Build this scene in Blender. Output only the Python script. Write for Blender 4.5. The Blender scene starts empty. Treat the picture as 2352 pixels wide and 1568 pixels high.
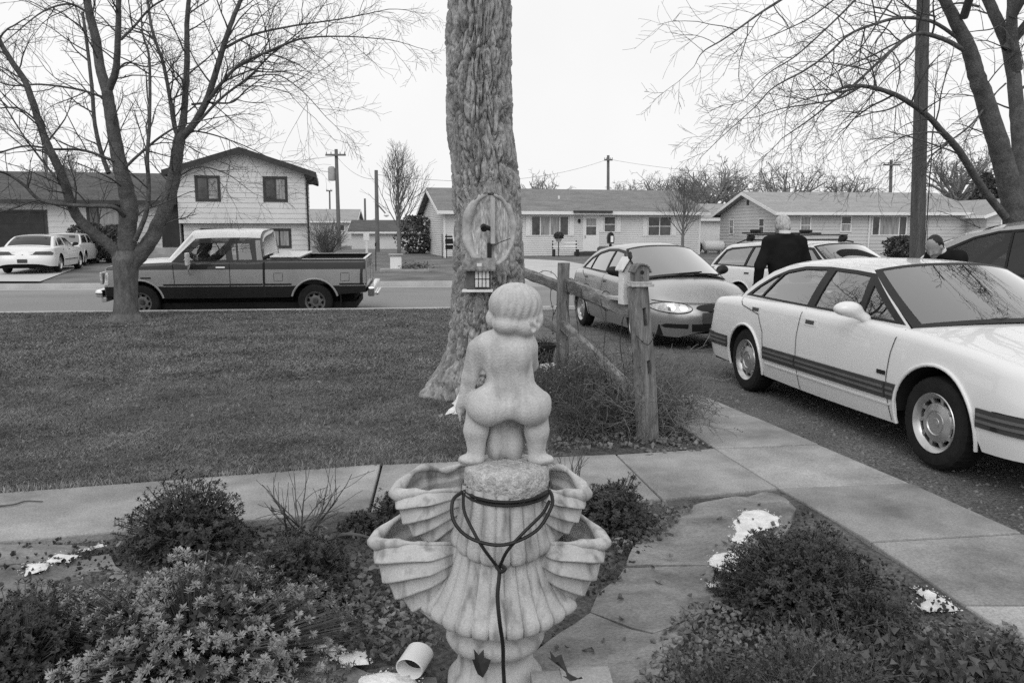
import bpy, bmesh, math, random
import numpy as np
from mathutils import Vector, Matrix
from mathutils.geometry import delaunay_2d_cdt
import openvdb

random.seed(7)
rng = np.random.default_rng(7)
C = bpy.context.scene.collection
SC = bpy.context.scene

# ------------------------------------------------------------------ camera
CAM_H = 1.6
PITCH = math.atan(257 / 1829.3)
cam_data = bpy.data.cameras.new('camera')
cam_data.lens = 28.0
cam_data.sensor_width = 36.0
cam_data.clip_start = 0.05
cam_data.clip_end = 2000
cam = bpy.data.objects.new('camera', cam_data)
C.objects.link(cam)
cam.location = (0, 0, CAM_H)
cam.rotation_euler = (math.pi / 2 - PITCH, 0, 0)
SC.camera = cam

# ------------------------------------------------------------------ overcast sky and a soft sun
world = bpy.data.worlds.new('World')
SC.world = world
world.use_nodes = True
nt = world.node_tree
nt.nodes.clear()
w_out = nt.nodes.new('ShaderNodeOutputWorld')
w_bg = nt.nodes.new('ShaderNodeBackground')
w_bg.inputs['Strength'].default_value = 0.1
w_sky = nt.nodes.new('ShaderNodeTexSky')
w_sky.sky_type = 'NISHITA'
w_sky.sun_disc = False
w_sky.sun_elevation = math.radians(42)
w_sky.sun_rotation = math.radians(195)
w_sky.dust_density = 3.0
w_bw = nt.nodes.new('ShaderNodeRGBToBW')
w_tc = nt.nodes.new('ShaderNodeTexCoord')
w_noise = nt.nodes.new('ShaderNodeTexNoise')
w_noise.inputs['Scale'].default_value = 2.2
w_noise.inputs['Detail'].default_value = 4.0
w_ramp = nt.nodes.new('ShaderNodeValToRGB')          # the cloud layer, a little uneven
w_ramp.color_ramp.elements[0].position = 0.3
w_ramp.color_ramp.elements[0].color = (8.8, 8.8, 8.8, 1)
w_ramp.color_ramp.elements[1].position = 0.7
w_ramp.color_ramp.elements[1].color = (9.7, 9.7, 9.7, 1)
w_mix = nt.nodes.new('ShaderNodeMix')
w_mix.data_type = 'RGBA'
w_mix.inputs['Factor'].default_value = 0.94
nt.links.new(w_sky.outputs['Color'], w_bw.inputs['Color'])
nt.links.new(w_tc.outputs['Generated'], w_noise.inputs['Vector'])
nt.links.new(w_noise.outputs['Fac'], w_ramp.inputs['Fac'])
nt.links.new(w_bw.outputs['Val'], w_mix.inputs['A'])
nt.links.new(w_ramp.outputs['Color'], w_mix.inputs['B'])
nt.links.new(w_mix.outputs['Result'], w_bg.inputs['Color'])
nt.links.new(w_bg.outputs['Background'], w_out.inputs['Surface'])

sun_data = bpy.data.lights.new('sun', 'SUN')
sun_data.energy = 0.85
sun_data.angle = math.radians(40)
sun = bpy.data.objects.new('sun', sun_data)
C.objects.link(sun)
sun.rotation_euler = (math.radians(48), 0, math.radians(-15))
SC.view_settings.view_transform = 'Standard'
SC.view_settings.look = 'None'
SC.view_settings.exposure = 0.12
SC.view_settings.gamma = 1.0
SC.view_settings.use_curve_mapping = False
SC.cycles.use_denoising = False
SC.cycles.max_bounces = 8
SC.cycles.transparent_max_bounces = 16
SC.cycles.caustics_reflective = False
SC.cycles.caustics_refractive = False

# ------------------------------------------------------------------ pixel helpers (used to read real positions off the photograph)
def ray(u, v):
    x = (u - 1176) / 1829.3
    y = -(v - 784) / 1829.3
    return (x, y * math.sin(PITCH) + math.cos(PITCH), y * math.cos(PITCH) - math.sin(PITCH))
def G(u, v, z=0.0):                       # point on the plane of height z
    d = ray(u, v); t = (z - CAM_H) / d[2]
    return Vector((d[0] * t, d[1] * t, z))
def P(u, v, Y):                           # point at distance Y
    d = ray(u, v); t = Y / d[1]
    return Vector((d[0] * t, Y, CAM_H + d[2] * t))

# ------------------------------------------------------------------ objects
def tag(o, label=None, cat=None, group=None, kind=None):
    if label: o['label'] = label
    if cat: o['category'] = cat
    if group: o['group'] = group
    if kind: o['kind'] = kind
    return o
def thing(name, label, cat, loc=(0, 0, 0), rotz=0.0, group=None):
    o = bpy.data.objects.new(name, None)
    o.empty_display_size = 0.2
    C.objects.link(o)
    o.location = loc
    o.rotation_euler = (0, 0, rotz)
    return tag(o, label, cat, group)
def struct_root(name):
    o = bpy.data.objects.new(name, None)
    C.objects.link(o)
    return tag(o, kind='structure')
def copy_tree(o, parent=None):
    c = o.copy(); C.objects.link(c)
    if parent is not None: c.parent = parent
    for ch in list(o.children): copy_tree(ch, c)
    return c
def mesh_obj(name, verts, faces, mats, parent=None, smooth=False, fmat=None, sharp=None):
    me = bpy.data.meshes.new(name)
    me.from_pydata([tuple(v) for v in verts], [], [tuple(f) for f in faces])
    if not isinstance(mats, (list, tuple)): mats = [mats]
    for m in mats: me.materials.append(m)
    if fmat is not None: me.polygons.foreach_set('material_index', np.asarray(fmat, dtype=np.int32))
    if smooth:
        me.polygons.foreach_set('use_smooth', np.ones(len(me.polygons), dtype=bool))
        if sharp: me.set_sharp_from_angle(angle=math.radians(sharp))
    me.update()
    o = bpy.data.objects.new(name, me)
    C.objects.link(o)
    if parent is not None: o.parent = parent
    return o
def np_mesh(name, V, F, mats, parent=None, smooth=False, sharp=None):
    """fast mesh from numpy arrays, F is (n,3) or (n,4)"""
    V = np.ascontiguousarray(V, dtype=np.float32); F = np.ascontiguousarray(F, dtype=np.int32)
    me = bpy.data.meshes.new(name)
    me.vertices.add(len(V)); me.vertices.foreach_set('co', V.ravel())
    n, k = F.shape
    me.loops.add(n * k); me.loops.foreach_set('vertex_index', F.ravel())
    me.polygons.add(n)
    me.polygons.foreach_set('loop_start', np.arange(0, n * k, k, dtype=np.int32))
    me.polygons.foreach_set('loop_total', np.full(n, k, dtype=np.int32))
    if smooth: me.polygons.foreach_set('use_smooth', np.ones(n, dtype=bool))
    me.update(calc_edges=True)
    me.validate()
    if smooth and sharp: me.set_sharp_from_angle(angle=math.radians(sharp))
    for m in (mats if isinstance(mats, (list, tuple)) else [mats]): me.materials.append(m)
    o = bpy.data.objects.new(name, me)
    C.objects.link(o)
    if parent is not None: o.parent = parent
    return o

class MB:
    """collects simple solids and links them as one mesh object"""
    def __init__(s): s.v = []; s.f = []; s.m = []; s.mi = 0
    def add(s, vs, fs):
        b = len(s.v); s.v += [tuple(v) for v in vs]
        for f in fs: s.f.append(tuple(i + b for i in f)); s.m.append(s.mi)
        return s
    def box(s, x0, x1, y0, y1, z0, z1, bev=0.0, M=None):
        if bev > 0:
            bm = bmesh.new()
            bmesh.ops.create_cube(bm, size=1.0)
            for v in bm.verts:
                v.co = Vector(((x0 + x1) / 2 + v.co.x * (x1 - x0), (y0 + y1) / 2 + v.co.y * (y1 - y0), (z0 + z1) / 2 + v.co.z * (z1 - z0)))
            bmesh.ops.bevel(bm, geom=list(bm.edges), offset=bev, segments=2, affect='EDGES', profile=0.5)
            bm.verts.index_update()
            vs = [v.co.copy() for v in bm.verts]; fs = [[v.index for v in f.verts] for f in bm.faces]
            bm.free()
        else:
            vs = [Vector(c) for c in ((x0, y0, z0), (x1, y0, z0), (x1, y1, z0), (x0, y1, z0), (x0, y0, z1), (x1, y0, z1), (x1, y1, z1), (x0, y1, z1))]
            fs = [(3, 2, 1, 0), (4, 5, 6, 7), (0, 1, 5, 4), (1, 2, 6, 5), (2, 3, 7, 6), (3, 0, 4, 7)]
        if M is not None: vs = [M @ v for v in vs]
        return s.add(vs, fs)
    def tube(s, pts, rad, n=8, cap=True, closed=False):
        pts = [Vector(p) for p in pts]
        rad = [rad] * len(pts) if isinstance(rad, (int, float)) else list(rad)
        base = len(s.v); up = None; N = len(pts)
        for i, p in enumerate(pts):
            if closed: t = (pts[(i + 1) % N] - pts[i - 1])
            else: t = pts[min(i + 1, N - 1)] - pts[max(i - 1, 0)]
            if t.length < 1e-9: t = Vector((0, 0, 1))
            t.normalize()
            if up is None:
                up = Vector((0, 0, 1)) if abs(t.z) < 0.9 else Vector((1, 0, 0))
            a = t.cross(up)
            if a.length < 1e-6: a = t.orthogonal()
            a.normalize(); b = a.cross(t); up = b
            for k in range(n):
                ang = 2 * math.pi * k / n
                s.v.append(tuple(p + (a * math.cos(ang) + b * math.sin(ang)) * rad[i]))
        for i in range(N if closed else N - 1):
            j = (i + 1) % N
            for k in range(n):
                s.f.append((base + i * n + k, base + i * n + (k + 1) % n, base + j * n + (k + 1) % n, base + j * n + k)); s.m.append(s.mi)
        if cap and not closed:
            s.f.append(tuple(base + k for k in range(n))[::-1]); s.m.append(s.mi)
            s.f.append(tuple(base + (N - 1) * n + k for k in range(n))); s.m.append(s.mi)
        return s
    def lathe(s, prof, n=32, M=None, fx=None, cap=False):
        """prof: (radius, z) pairs; fx(theta, i, r, z) may return a changed (r, z)"""
        base = len(s.v)
        for i, (r, z) in enumerate(prof):
            for k in range(n):
                th = 2 * math.pi * k / n
                rr, zz = fx(th, i, r, z) if fx else (r, z)
                v = Vector((rr * math.cos(th), rr * math.sin(th), zz))
                s.v.append(tuple(M @ v if M is not None else v))
        for i in range(len(prof) - 1):
            for k in range(n):
                s.f.append((base + i * n + k, base + i * n + (k + 1) % n, base + (i + 1) * n + (k + 1) % n, base + (i + 1) * n + k)); s.m.append(s.mi)
        if cap:
            s.f.append(tuple(base + k for k in range(n))[::-1]); s.m.append(s.mi)
            s.f.append(tuple(base + (len(prof) - 1) * n + k for k in range(n))); s.m.append(s.mi)
        return s
    def prism(s, poly, axis, a, b):
        """polygon (list of 2-D points) pushed along axis ('x','y','z') from a to b"""
        def mk(p, t):
            return {'x': (t, p[0], p[1]), 'y': (p[0], t, p[1]), 'z': (p[0], p[1], t)}[axis]
        n = len(poly)
        vs = [mk(p, a) for p in poly] + [mk(p, b) for p in poly]
        fs = [tuple(range(n))[::-1], tuple(range(n, 2 * n))] + [(i, (i + 1) % n, n + (i + 1) % n, n + i) for i in range(n)]
        return s.add(vs, fs)
    def quad(s, a, b, c, d): return s.add([a, b, c, d], [(0, 1, 2, 3)])
    def build(s, name, mats, parent=None, smooth=False, sharp=35, fix=True):
        o = mesh_obj(name, s.v, s.f, mats, parent, False, s.m)
        if fix:
            bm = bmesh.new(); bm.from_mesh(o.data)
            bmesh.ops.recalc_face_normals(bm, faces=bm.faces)
            bm.to_mesh(o.data); bm.free()
        if smooth:
            o.data.polygons.foreach_set('use_smooth', np.ones(len(o.data.polygons), dtype=bool))
            if sharp: o.data.set_sharp_from_angle(angle=math.radians(sharp))
        return o

# ------------------------------------------------------------------ numpy noise
_perm = rng.permutation(512)
def _hash(ix, iy, iz):
    return _perm[(_perm[(_perm[ix & 511] + iy) & 511] + iz) & 511] / 511.0
def vnoise(p):
    p = np.asarray(p, dtype=float)
    i = np.floor(p).astype(int); f = p - i
    f = f * f * (3 - 2 * f)
    r = 0
    for dx in (0, 1):
        for dy in (0, 1):
            for dz in (0, 1):
                w = (f[..., 0] if dx else 1 - f[..., 0]) * (f[..., 1] if dy else 1 - f[..., 1]) * (f[..., 2] if dz else 1 - f[..., 2])
                r = r + w * _hash(i[..., 0] + dx, i[..., 1] + dy, i[..., 2] + dz)
    return r * 2 - 1
def fbm(p, oct=4):
    p = np.asarray(p, dtype=float); a = 1.0; r = 0
    for k in range(oct):
        r = r + a * vnoise(p * (2 ** k) + 17.3 * k); a *= 0.5
    return r

# ------------------------------------------------------------------ signed-distance modelling (numpy + openvdb) for carved and living shapes
class SDF:
    def __init__(s, lo, hi, vox):
        s.lo = np.array(lo, float); s.vox = vox
        n = np.ceil((np.array(hi) - s.lo) / vox).astype(int) + 1
        ax = [s.lo[i] + vox * np.arange(n[i]) for i in range(3)]
        s.X, s.Y, s.Z = np.meshgrid(*ax, indexing='ij')
        s.d = np.full(s.X.shape, 1e3)
    def _round_cone(s, a, b, r1, r2):
        a = np.array(a, float); b = np.array(b, float); ba = b - a
        l2 = max(float(ba @ ba), 1e-12)
        px, py, pz = s.X - a[0], s.Y - a[1], s.Z - a[2]
        t = np.clip((px * ba[0] + py * ba[1] + pz * ba[2]) / l2, 0, 1)
        d = np.sqrt((px - t * ba[0]) ** 2 + (py - t * ba[1]) ** 2 + (pz - t * ba[2]) ** 2)
        return d - (r1 + (r2 - r1) * t)
    def _ellipsoid(s, c, r, R=None):
        px, py, pz = s.X - c[0], s.Y - c[1], s.Z - c[2]
        if R is not None:
            m = np.array(R.transposed())
            px, py, pz = (m[0][0] * px + m[0][1] * py + m[0][2] * pz, m[1][0] * px + m[1][1] * py + m[1][2] * pz, m[2][0] * px + m[2][1] * py + m[2][2] * pz)
        k0 = np.sqrt((px / r[0]) ** 2 + (py / r[1]) ** 2 + (pz / r[2]) ** 2)
        k1 = np.sqrt((px / r[0] ** 2) ** 2 + (py / r[1] ** 2) ** 2 + (pz / r[2] ** 2) ** 2)
        return k0 * (k0 - 1) / np.maximum(k1, 1e-9)
    def join(s, e, k=0.02):
        h = np.clip(0.5 + 0.5 * (s.d - e) / k, 0, 1)
        s.d = s.d * (1 - h) + e * h - k * h * (1 - h); return s
    def cut(s, e, k=0.01):
        h = np.clip(0.5 - 0.5 * (s.d + e) / k, 0, 1)
        s.d = s.d * (1 - h) + (-e) * h + k * h * (1 - h); return s
    def cone(s, a, b, r1, r2, k=0.02): return s.join(s._round_cone(a, b, r1, r2), k)
    def ball(s, c, r, k=0.02, R=None): return s.join(s._ellipsoid(c, r if isinstance(r, (tuple, list)) else (r, r, r), R), k)
    def carve(s, a, b, r1, r2, k=0.01): return s.cut(s._round_cone(a, b, r1, r2), k)
    def carve_ball(s, c, r, k=0.01, R=None): return s.cut(s._ellipsoid(c, r if isinstance(r, (tuple, list)) else (r, r, r), R), k)
    def mesh(s):
        g = openvdb.FloatGrid(3.0 * s.vox)
        g.copyFromArray(np.clip(s.d, -3 * s.vox, 3 * s.vox).astype(np.float32))
        pts, quads = g.convertToQuads(isovalue=0.0)
        return pts * s.vox + s.lo, np.asarray(quads)[:, ::-1]
    def build(s, name, mat, parent=None):
        V, F = s.mesh()
        return np_mesh(name, V, F, mat, parent, smooth=True)
# ------------------------------------------------------------------ materials (monochrome: the place is seen in black and white)
def mat(name, v, var=0.15, scale=4.0, detail=6.0, rough=0.85, bump=0.0, bscale=None, bdist=0.01, fine=0.0, fscale=90.0, spec=0.3,
        metal=0.0, coat=0.0, stretch=(1, 1, 1), coord='Object', lo=0.35, hi=0.65, transl=0.0):
    m = bpy.data.materials.new(name); m.use_nodes = True
    n = m.node_tree.nodes; l = m.node_tree.links
    b = n['Principled BSDF']
    b.inputs['Roughness'].default_value = rough
    b.inputs['Metallic'].default_value = metal
    b.inputs['Specular IOR Level'].default_value = spec
    if coat:
        b.inputs['Coat Weight'].default_value = coat
        b.inputs['Coat Roughness'].default_value = 0.03
    b.inputs['Base Color'].default_value = (v, v, v, 1)
    if var or bump or fine:
        tc = n.new('ShaderNodeTexCoord'); mp = n.new('ShaderNodeMapping')
        mp.inputs['Scale'].default_value = stretch
        l.new(tc.outputs[coord], mp.inputs['Vector'])
    last = None
    if var:
        no = n.new('ShaderNodeTexNoise'); no.inputs['Scale'].default_value = scale; no.inputs['Detail'].default_value = detail
        no.inputs['Roughness'].default_value = 0.62
        l.new(mp.outputs['Vector'], no.inputs['Vector'])
        r = n.new('ShaderNodeValToRGB')
        r.color_ramp.elements[0].position = lo; r.color_ramp.elements[1].position = hi
        a, c = v * (1 - var), min(1, v * (1 + var))
        r.color_ramp.elements[0].color = (a, a, a, 1); r.color_ramp.elements[1].color = (c, c, c, 1)
        l.new(no.outputs['Fac'], r.inputs['Fac']); last = r.outputs['Color']
    if fine:
        nf = n.new('ShaderNodeTexNoise'); nf.inputs['Scale'].default_value = fscale; nf.inputs['Detail'].default_value = 3.0
        l.new(mp.outputs['Vector'], nf.inputs['Vector'])
        rf = n.new('ShaderNodeValToRGB')
        rf.color_ramp.elements[0].position = 0.3; rf.color_ramp.elements[1].position = 0.7
        a, c = 1 - fine, 1 + fine
        rf.color_ramp.elements[0].color = (a, a, a, 1); rf.color_ramp.elements[1].color = (c, c, c, 1)
        l.new(nf.outputs['Fac'], rf.inputs['Fac'])
        mx = n.new('ShaderNodeMix'); mx.data_type = 'RGBA'; mx.blend_type = 'MULTIPLY'; mx.inputs['Factor'].default_value = 1.0
        if last is None: mx.inputs['A'].default_value = (v, v, v, 1)
        else: l.new(last, mx.inputs['A'])
        l.new(rf.outputs['Color'], mx.inputs['B']); last = mx.outputs['Result']
    if last is not None: l.new(last, b.inputs['Base Color'])
    if bump:
        nb = n.new('ShaderNodeTexNoise'); nb.inputs['Scale'].default_value = bscale or scale * 5; nb.inputs['Detail'].default_value = 6.0
        l.new(mp.outputs['Vector'], nb.inputs['Vector'])
        bp = n.new('ShaderNodeBump'); bp.inputs['Strength'].default_value = bump; bp.inputs['Distance'].default_value = bdist
        l.new(nb.outputs['Fac'], bp.inputs['Height']); l.new(bp.outputs['Normal'], b.inputs['Normal'])
    return m

def glass_mat(name, tint=0.75, spec=1.0, base=0.03):
    m = bpy.data.materials.new(name); m.use_nodes = True
    n = m.node_tree.nodes; l = m.node_tree.links; n.clear()
    o = n.new('ShaderNodeOutputMaterial'); t = n.new('ShaderNodeBsdfTransparent'); g = n.new('ShaderNodeBsdfGlossy')
    f = n.new('ShaderNodeFresnel'); f.inputs['IOR'].default_value = 1.6
    mu = n.new('ShaderNodeMath'); mu.operation = 'MULTIPLY_ADD'; mu.inputs[1].default_value = spec; mu.inputs[2].default_value = base
    t.inputs['Color'].default_value = (tint, tint, tint, 1)
    g.inputs['Color'].default_value = (0.95, 0.95, 0.95, 1); g.inputs['Roughness'].default_value = 0.015
    x = n.new('ShaderNodeMixShader')
    l.new(f.outputs['Fac'], mu.inputs[0]); l.new(mu.outputs[0], x.inputs['Fac'])
    l.new(t.outputs[0], x.inputs[1]); l.new(g.outputs[0], x.inputs[2]); l.new(x.outputs[0], o.inputs['Surface'])
    return m

M_GROUND = mat('ground_grass', 0.135, 0.35, 0.6, 8, fine=0.35, fscale=40, bump=0.5, bscale=30, coord='Object')
M_SOIL = mat('soil', 0.095, 0.45, 3, 8, fine=0.5, fscale=45, bump=1.0, bscale=28, bdist=0.04)
M_LAWN = mat('lawn_turf', 0.075, 0.45, 0.9, 10, fine=0.5, fscale=55, bump=0.8, bscale=50, bdist=0.02)
M_BLADE = mat('grass_blade', 0.145, 0.55, 1.4, 8, rough=0.6, fine=0.45, fscale=25)
M_BLADE_DRY = mat('dry_grass_blade', 0.26, 0.4, 2.0, 6, rough=0.7, fine=0.4, fscale=30)
M_GRAVEL = mat('gravel', 0.15, 0.35, 0.8, 8, fine=0.6, fscale=60, bump=1.0, bscale=55, bdist=0.03)
M_PEBBLE = mat('pebble', 0.16, 0.5, 9, 3, rough=0.8)
M_ASPHALT = mat('worn_asphalt', 0.225, 0.14, 0.35, 10, fine=0.14, fscale=90, bump=0.25, bscale=120, stretch=(0.35, 1.0, 1.0))
M_CURB = mat('curb_concrete', 0.46, 0.12, 1.2, 8, fine=0.1, fscale=60, bump=0.2)
M_GUTTER = mat('gutter_concrete', 0.36, 0.12, 1.2, 8, fine=0.1, fscale=60, bump=0.2)
M_DRIVE = mat('drive_concrete', 0.47, 0.1, 0.5, 8, fine=0.1, fscale=60)
M_WALK = mat('walk_concrete', 0.285, 0.42, 1.6, 10, fine=0.22, fscale=95, bump=0.35, bscale=60, bdist=0.012, lo=0.32, hi=0.68)
M_WALK2 = mat('walk_concrete_dark', 0.24, 0.42, 1.9, 10, fine=0.22, fscale=95, bump=0.35, bscale=60, bdist=0.012, lo=0.32, hi=0.68)
M_WALK3 = mat('walk_concrete_pale', 0.315, 0.38, 1.4, 10, fine=0.22, fscale=95, bump=0.35, bscale=60, bdist=0.012, lo=0.32, hi=0.68)
M_FLAG = mat('flagstone', 0.20, 0.45, 1.9, 12, fine=0.22, fscale=70, bump=0.8, bscale=7, bdist=0.05, rough=0.75, stretch=(1, 1.6, 1))
M_SNOW = mat('snow', 0.70, 0.16, 14, 8, fine=0.08, fscale=80, bump=0.8, bscale=60, bdist=0.01, rough=0.6)

def hgt(x, y):
    """level of the land: garden 0, the street 0.14 lower, the far lawns rising a little"""
    s = y - 0.105 * x
    if s < 16.6: return -0.0
    if s < 16.9: return -0.30 * (s - 16.6) / 0.3
    if s < 25.9: return -0.30
    if s < 26.2: return -0.30 + 0.24 * (s - 25.9) / 0.3
    return -0.06 + 0.11 * min(1, (s - 26.2) / 16)

def sheet(name, poly, mat_, dz, kind='structure', step=0.7, zf=hgt, parent=None, jitter=0.0):
    """a flat polygon laid over the land, cut into a grid so that it follows it"""
    xs = [p[0] for p in poly]; ys = [p[1] for p in poly]
    pts = []; edges = []
    n = len(poly)
    for i in range(n):
        a = Vector(poly[i][:2]); b = Vector(poly[(i + 1) % n][:2])
        k = max(1, int((b - a).length / step))
        for j in range(k):
            q = a.lerp(b, j / k)
            if jitter: q = q + Vector((random.uniform(-jitter, jitter), random.uniform(-jitter, jitter)))
            pts.append(q)
    m = len(pts); edges = [(i, (i + 1) % m) for i in range(m)]
    gx = np.arange(min(xs) + step / 2, max(xs), step); gy = np.arange(min(ys) + step / 2, max(ys), step)
    for x in gx:
        for y in gy: pts.append(Vector((float(x), float(y))))
    vs, es, fs, *_ = delaunay_2d_cdt(pts, edges, [], 1, 1e-4)
    V = [(v.x, v.y, zf(v.x, v.y) + dz) for v in vs]
    o = mesh_obj(name, V, fs, mat_, parent, smooth=True)
    bm = bmesh.new(); bm.from_mesh(o.data)
    for f in bm.faces:
        if f.normal.z < 0: f.normal_flip()
    bm.to_mesh(o.data); bm.free()
    if kind: o['kind'] = kind
    return o

# ground: one sheet to the horizon
gx = np.concatenate([np.linspace(-900, -60, 12), np.arange(-50, 51, 2.0), np.linspace(60, 900, 12)])
gs = np.concatenate([np.linspace(-60, 16, 20), [16.6, 16.9, 20, 24, 25.9, 26.2, 28, 32, 36, 42], np.linspace(50, 1000, 16)])
V = []; F = []
for j, s_ in enumerate(gs):
    for i, x in enumerate(gx):
        xx = max(-60, min(60, x)); y = s_ + 0.105 * xx
        V.append((x, y, hgt(xx, y) - (0.45 if s_ < 16.5 else 0.045)))
nx = len(gx)
for j in range(len(gs) - 1):
    for i in range(nx - 1):
        F.append((j * nx + i, j * nx + i + 1, (j + 1) * nx + i + 1, (j + 1) * nx + i))
tag(mesh_obj('ground', V, F, M_GROUND, smooth=True), kind='structure')

def S(x, s): return (x, s + 0.105 * x)     # a point given along and across the street
# street with gutters and kerbs
def strip(name, s0, s1, z0, z1, m_, x0=-70, x1=70, parent=None, kind='structure', bottom=None):
    V = []; F = []
    xs = np.arange(x0, x1 + 0.1, 2.0)
    for x in xs:
        V += [(x, s0 + 0.105 * x, z0), (x, s1 + 0.105 * x, z1)]
    for i in range(len(xs) - 1): F.append((2 * i, 2 * i + 2, 2 * i + 3, 2 * i + 1))
    o = mesh_obj(name, V, F, m_, parent)
    if kind: o['kind'] = kind
    return o
strip('street', 17.25, 21.3, -0.22, -0.085, M_ASPHALT)
strip('street', 21.3, 25.35, -0.085, -0.2, M_ASPHALT)
strip('gutter', 16.75, 17.25, -0.215, -0.22, M_GUTTER)
strip('gutter', 25.35, 25.85, -0.2, -0.19, M_GUTTER)
def kerb(name, s0, s1, zt, x0, x1):
    mb = MB()
    xs = np.arange(x0, x1 + 0.01, 2.4)
    for i in range(len(xs) - 1):
        a, b = xs[i], xs[i + 1]
        vs = [Vector(S(a, s0) + (-0.3,)), Vector(S(b, s0) + (-0.3,)), Vector(S(b, s1) + (-0.3,)), Vector(S(a, s1) + (-0.3,)),
              Vector(S(a, s0 + 0.02) + (zt,)), Vector(S(b, s0 + 0.02) + (zt,)), Vector(S(b, s1 - 0.02) + (zt,)), Vector(S(a, s1 - 0.02) + (zt,))]
        mb.add(vs, [(4, 5, 6, 7), (0, 1, 5, 4), (2, 3, 7, 6), (1, 2, 6, 5), (3, 0, 4, 7)])
    o = mb.build(name, M_CURB)
    return tag(o, kind='structure')
kerb('kerb', 16.55, 16.75, -0.005, -69.6, 69.6)
kerb('kerb', 25.85, 26.05, -0.045, -69.6, 69.6)
# far public pavement strip and drives beyond the street
sheet('far_lawn', [S(-60, 26.1), S(60, 26.1), S(60, 60), S(-60, 60)], M_GROUND, 0.0, step=4.0)
# far drives (concrete)
fd = struct_root('far_driveway')
sheet('concrete_slab', [tuple(G(u, v, 0.03)[:2]) for u, v in ((-330, 642), (92, 642), (262, 588), (240, 572), (-120, 572))], M_DRIVE, 0.03, kind=None, step=2.0, parent=fd)
fd2 = struct_root('far_driveway')
sheet('concrete_slab', [(-0.4, 26.1), (4.6, 26.6), (4.3, 31.0), (2.6, 40.0), (-1.0, 44.0), (-0.8, 36.0)], M_DRIVE, 0.02, kind=None, step=2.0, parent=fd2)
fd3 = struct_root('far_driveway')
sheet('concrete_slab', [(24.0, 28.8), (31.0, 29.5), (31.5, 46.0), (26.5, 46.0)], M_DRIVE, 0.03, kind=None, step=2.0, parent=fd3)

# gravel drive beside the house where the white sedan stands
GR = [(2.28, 6.0), (1.9, 7.7), (0.95, 7.4), (0.4, 9.0), (0.05, 10.5), (-0.2, 16.5), (18, 18.4), (18, 1.0), (3.1, 1.0), (2.72, 4.07), (2.55, 4.92)]
def flat(x, y): return -0.045
def drive_z(x, y):
    return -0.028 - 0.02 * min(1, max(0, (x - 2.0))) - 0.055 * min(1, max(0, (y - 8) / 8))
sheet('gravel_driveway', GR, M_GRAVEL, 0.0, step=0.35, zf=drive_z)

# lawn of the near garden
LAWN = [(-16, 2.0), (-8, 3.55), (-3.15, 4.75), (-0.95, 5.34), (0.28, 5.56), (0.25, 6.4), (0.1, 7.6), (0.2, 9.2), (-0.05, 10.5), (-0.3, 16.5), (-12, 15.28), (-22, 14.2), (-40, 12.3), (-40, -3)]
sheet('lawn', LAWN, M_LAWN, -0.018, step=0.5)
# soil of the beds
sheet('garden_soil', [(-14, 2.3), (-2.65, 3.96), (-0.84, 4.44), (0.9, 4.61), (1.67, 4.83), (1.88, 3.95), (1.97, 3.25), (2.2, 1.9), (2.6, 0.4), (-14, 0.4)], M_SOIL, -0.03, step=0.3,
      zf=lambda x, y: 0.02 * float(vnoise(np.array([x * 3, y * 3, 0.0]))))
sheet('garden_soil', [(0.28, 5.53), (1.48, 5.68), (1.28, 6.6), (1.0, 7.5), (0.5, 8.9), (0.2, 9.2), (0.1, 7.6), (0.25, 6.4)], M_SOIL, -0.008, step=0.25,
      zf=lambda x, y: 0.012 * float(vnoise(np.array([x * 3, y * 3, 0.0]))))

# ------------------------------------------------------------------ concrete walk of separate slabs
def slab(poly, top, thick, m_, parent, name='concrete_slab', gap=0.009, bev=0.010, label=None, layers=0):
    c = Vector((sum(p[0] for p in poly) / len(poly), sum(p[1] for p in poly) / len(poly)))
    bm = bmesh.new()
    pts = []
    for p in poly:
        d = (c - Vector(p)); d.normalize()
        pts.append(Vector(p) + d * gap)
    lo = [bm.verts.new((p.x, p.y, top - thick)) for p in pts]
    hi = [bm.verts.new((p.x, p.y, top)) for p in pts]
    n = len(pts)
    f = bm.faces.new(hi)
    for i in range(n): bm.faces.new((lo[i], lo[(i + 1) % n], hi[(i + 1) % n], hi[i]))
    bm.normal_update()
    if f.normal.z < 0: bmesh.ops.reverse_faces(bm, faces=bm.faces)
    bmesh.ops.bevel(bm, geom=[e for e in f.edges], offset=bev, segments=2, affect='EDGES', profile=0.5)
    me = bpy.data.meshes.new(name); bm.to_mesh(me); bm.free(); me.materials.append(m_)
    o = bpy.data.objects.new(name, me); C.objects.link(o); o.parent = parent
    if label: o['label'] = label
    return o
walk = struct_root('sidewalk')
Fp = [(-14.0, 2.32), (-8.0, 3.58), (-5.6, 4.12), (-3.15, 4.72), (-0.9, 5.33), (-0.05, 5.46), (0.75, 5.57), (1.5, 5.73)]
Np = [(-13.4, 1.5), (-7.5, 2.75), (-5.1, 3.32), (-2.65, 3.94), (-0.82, 4.42), (0.05, 4.51), (0.9, 4.6), (1.67, 4.81)]
for i in range(len(Fp) - 1):
    if i == 3: continue
    k = i + 2 if i == 2 else i + 1
    slab(Fp[i:k + 1] + Np[i:k + 1][::-1], 0.0 + random.uniform(-0.004, 0.004), 0.09, [M_WALK, M_WALK3, M_WALK][i % 3], walk)
Lp = [(1.13, 7.6), (1.33, 6.7), (1.5, 5.73), (1.67, 4.81), (1.86, 3.95), (1.95, 3.25), (2.1, 2.4), (2.3, 1.4)]
Rp = [(1.86, 7.7), (2.1, 6.75), (2.32, 5.85), (2.55, 4.92), (2.73, 4.07), (2.9, 3.25), (3.05, 2.4), (3.25, 1.4)]
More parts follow.
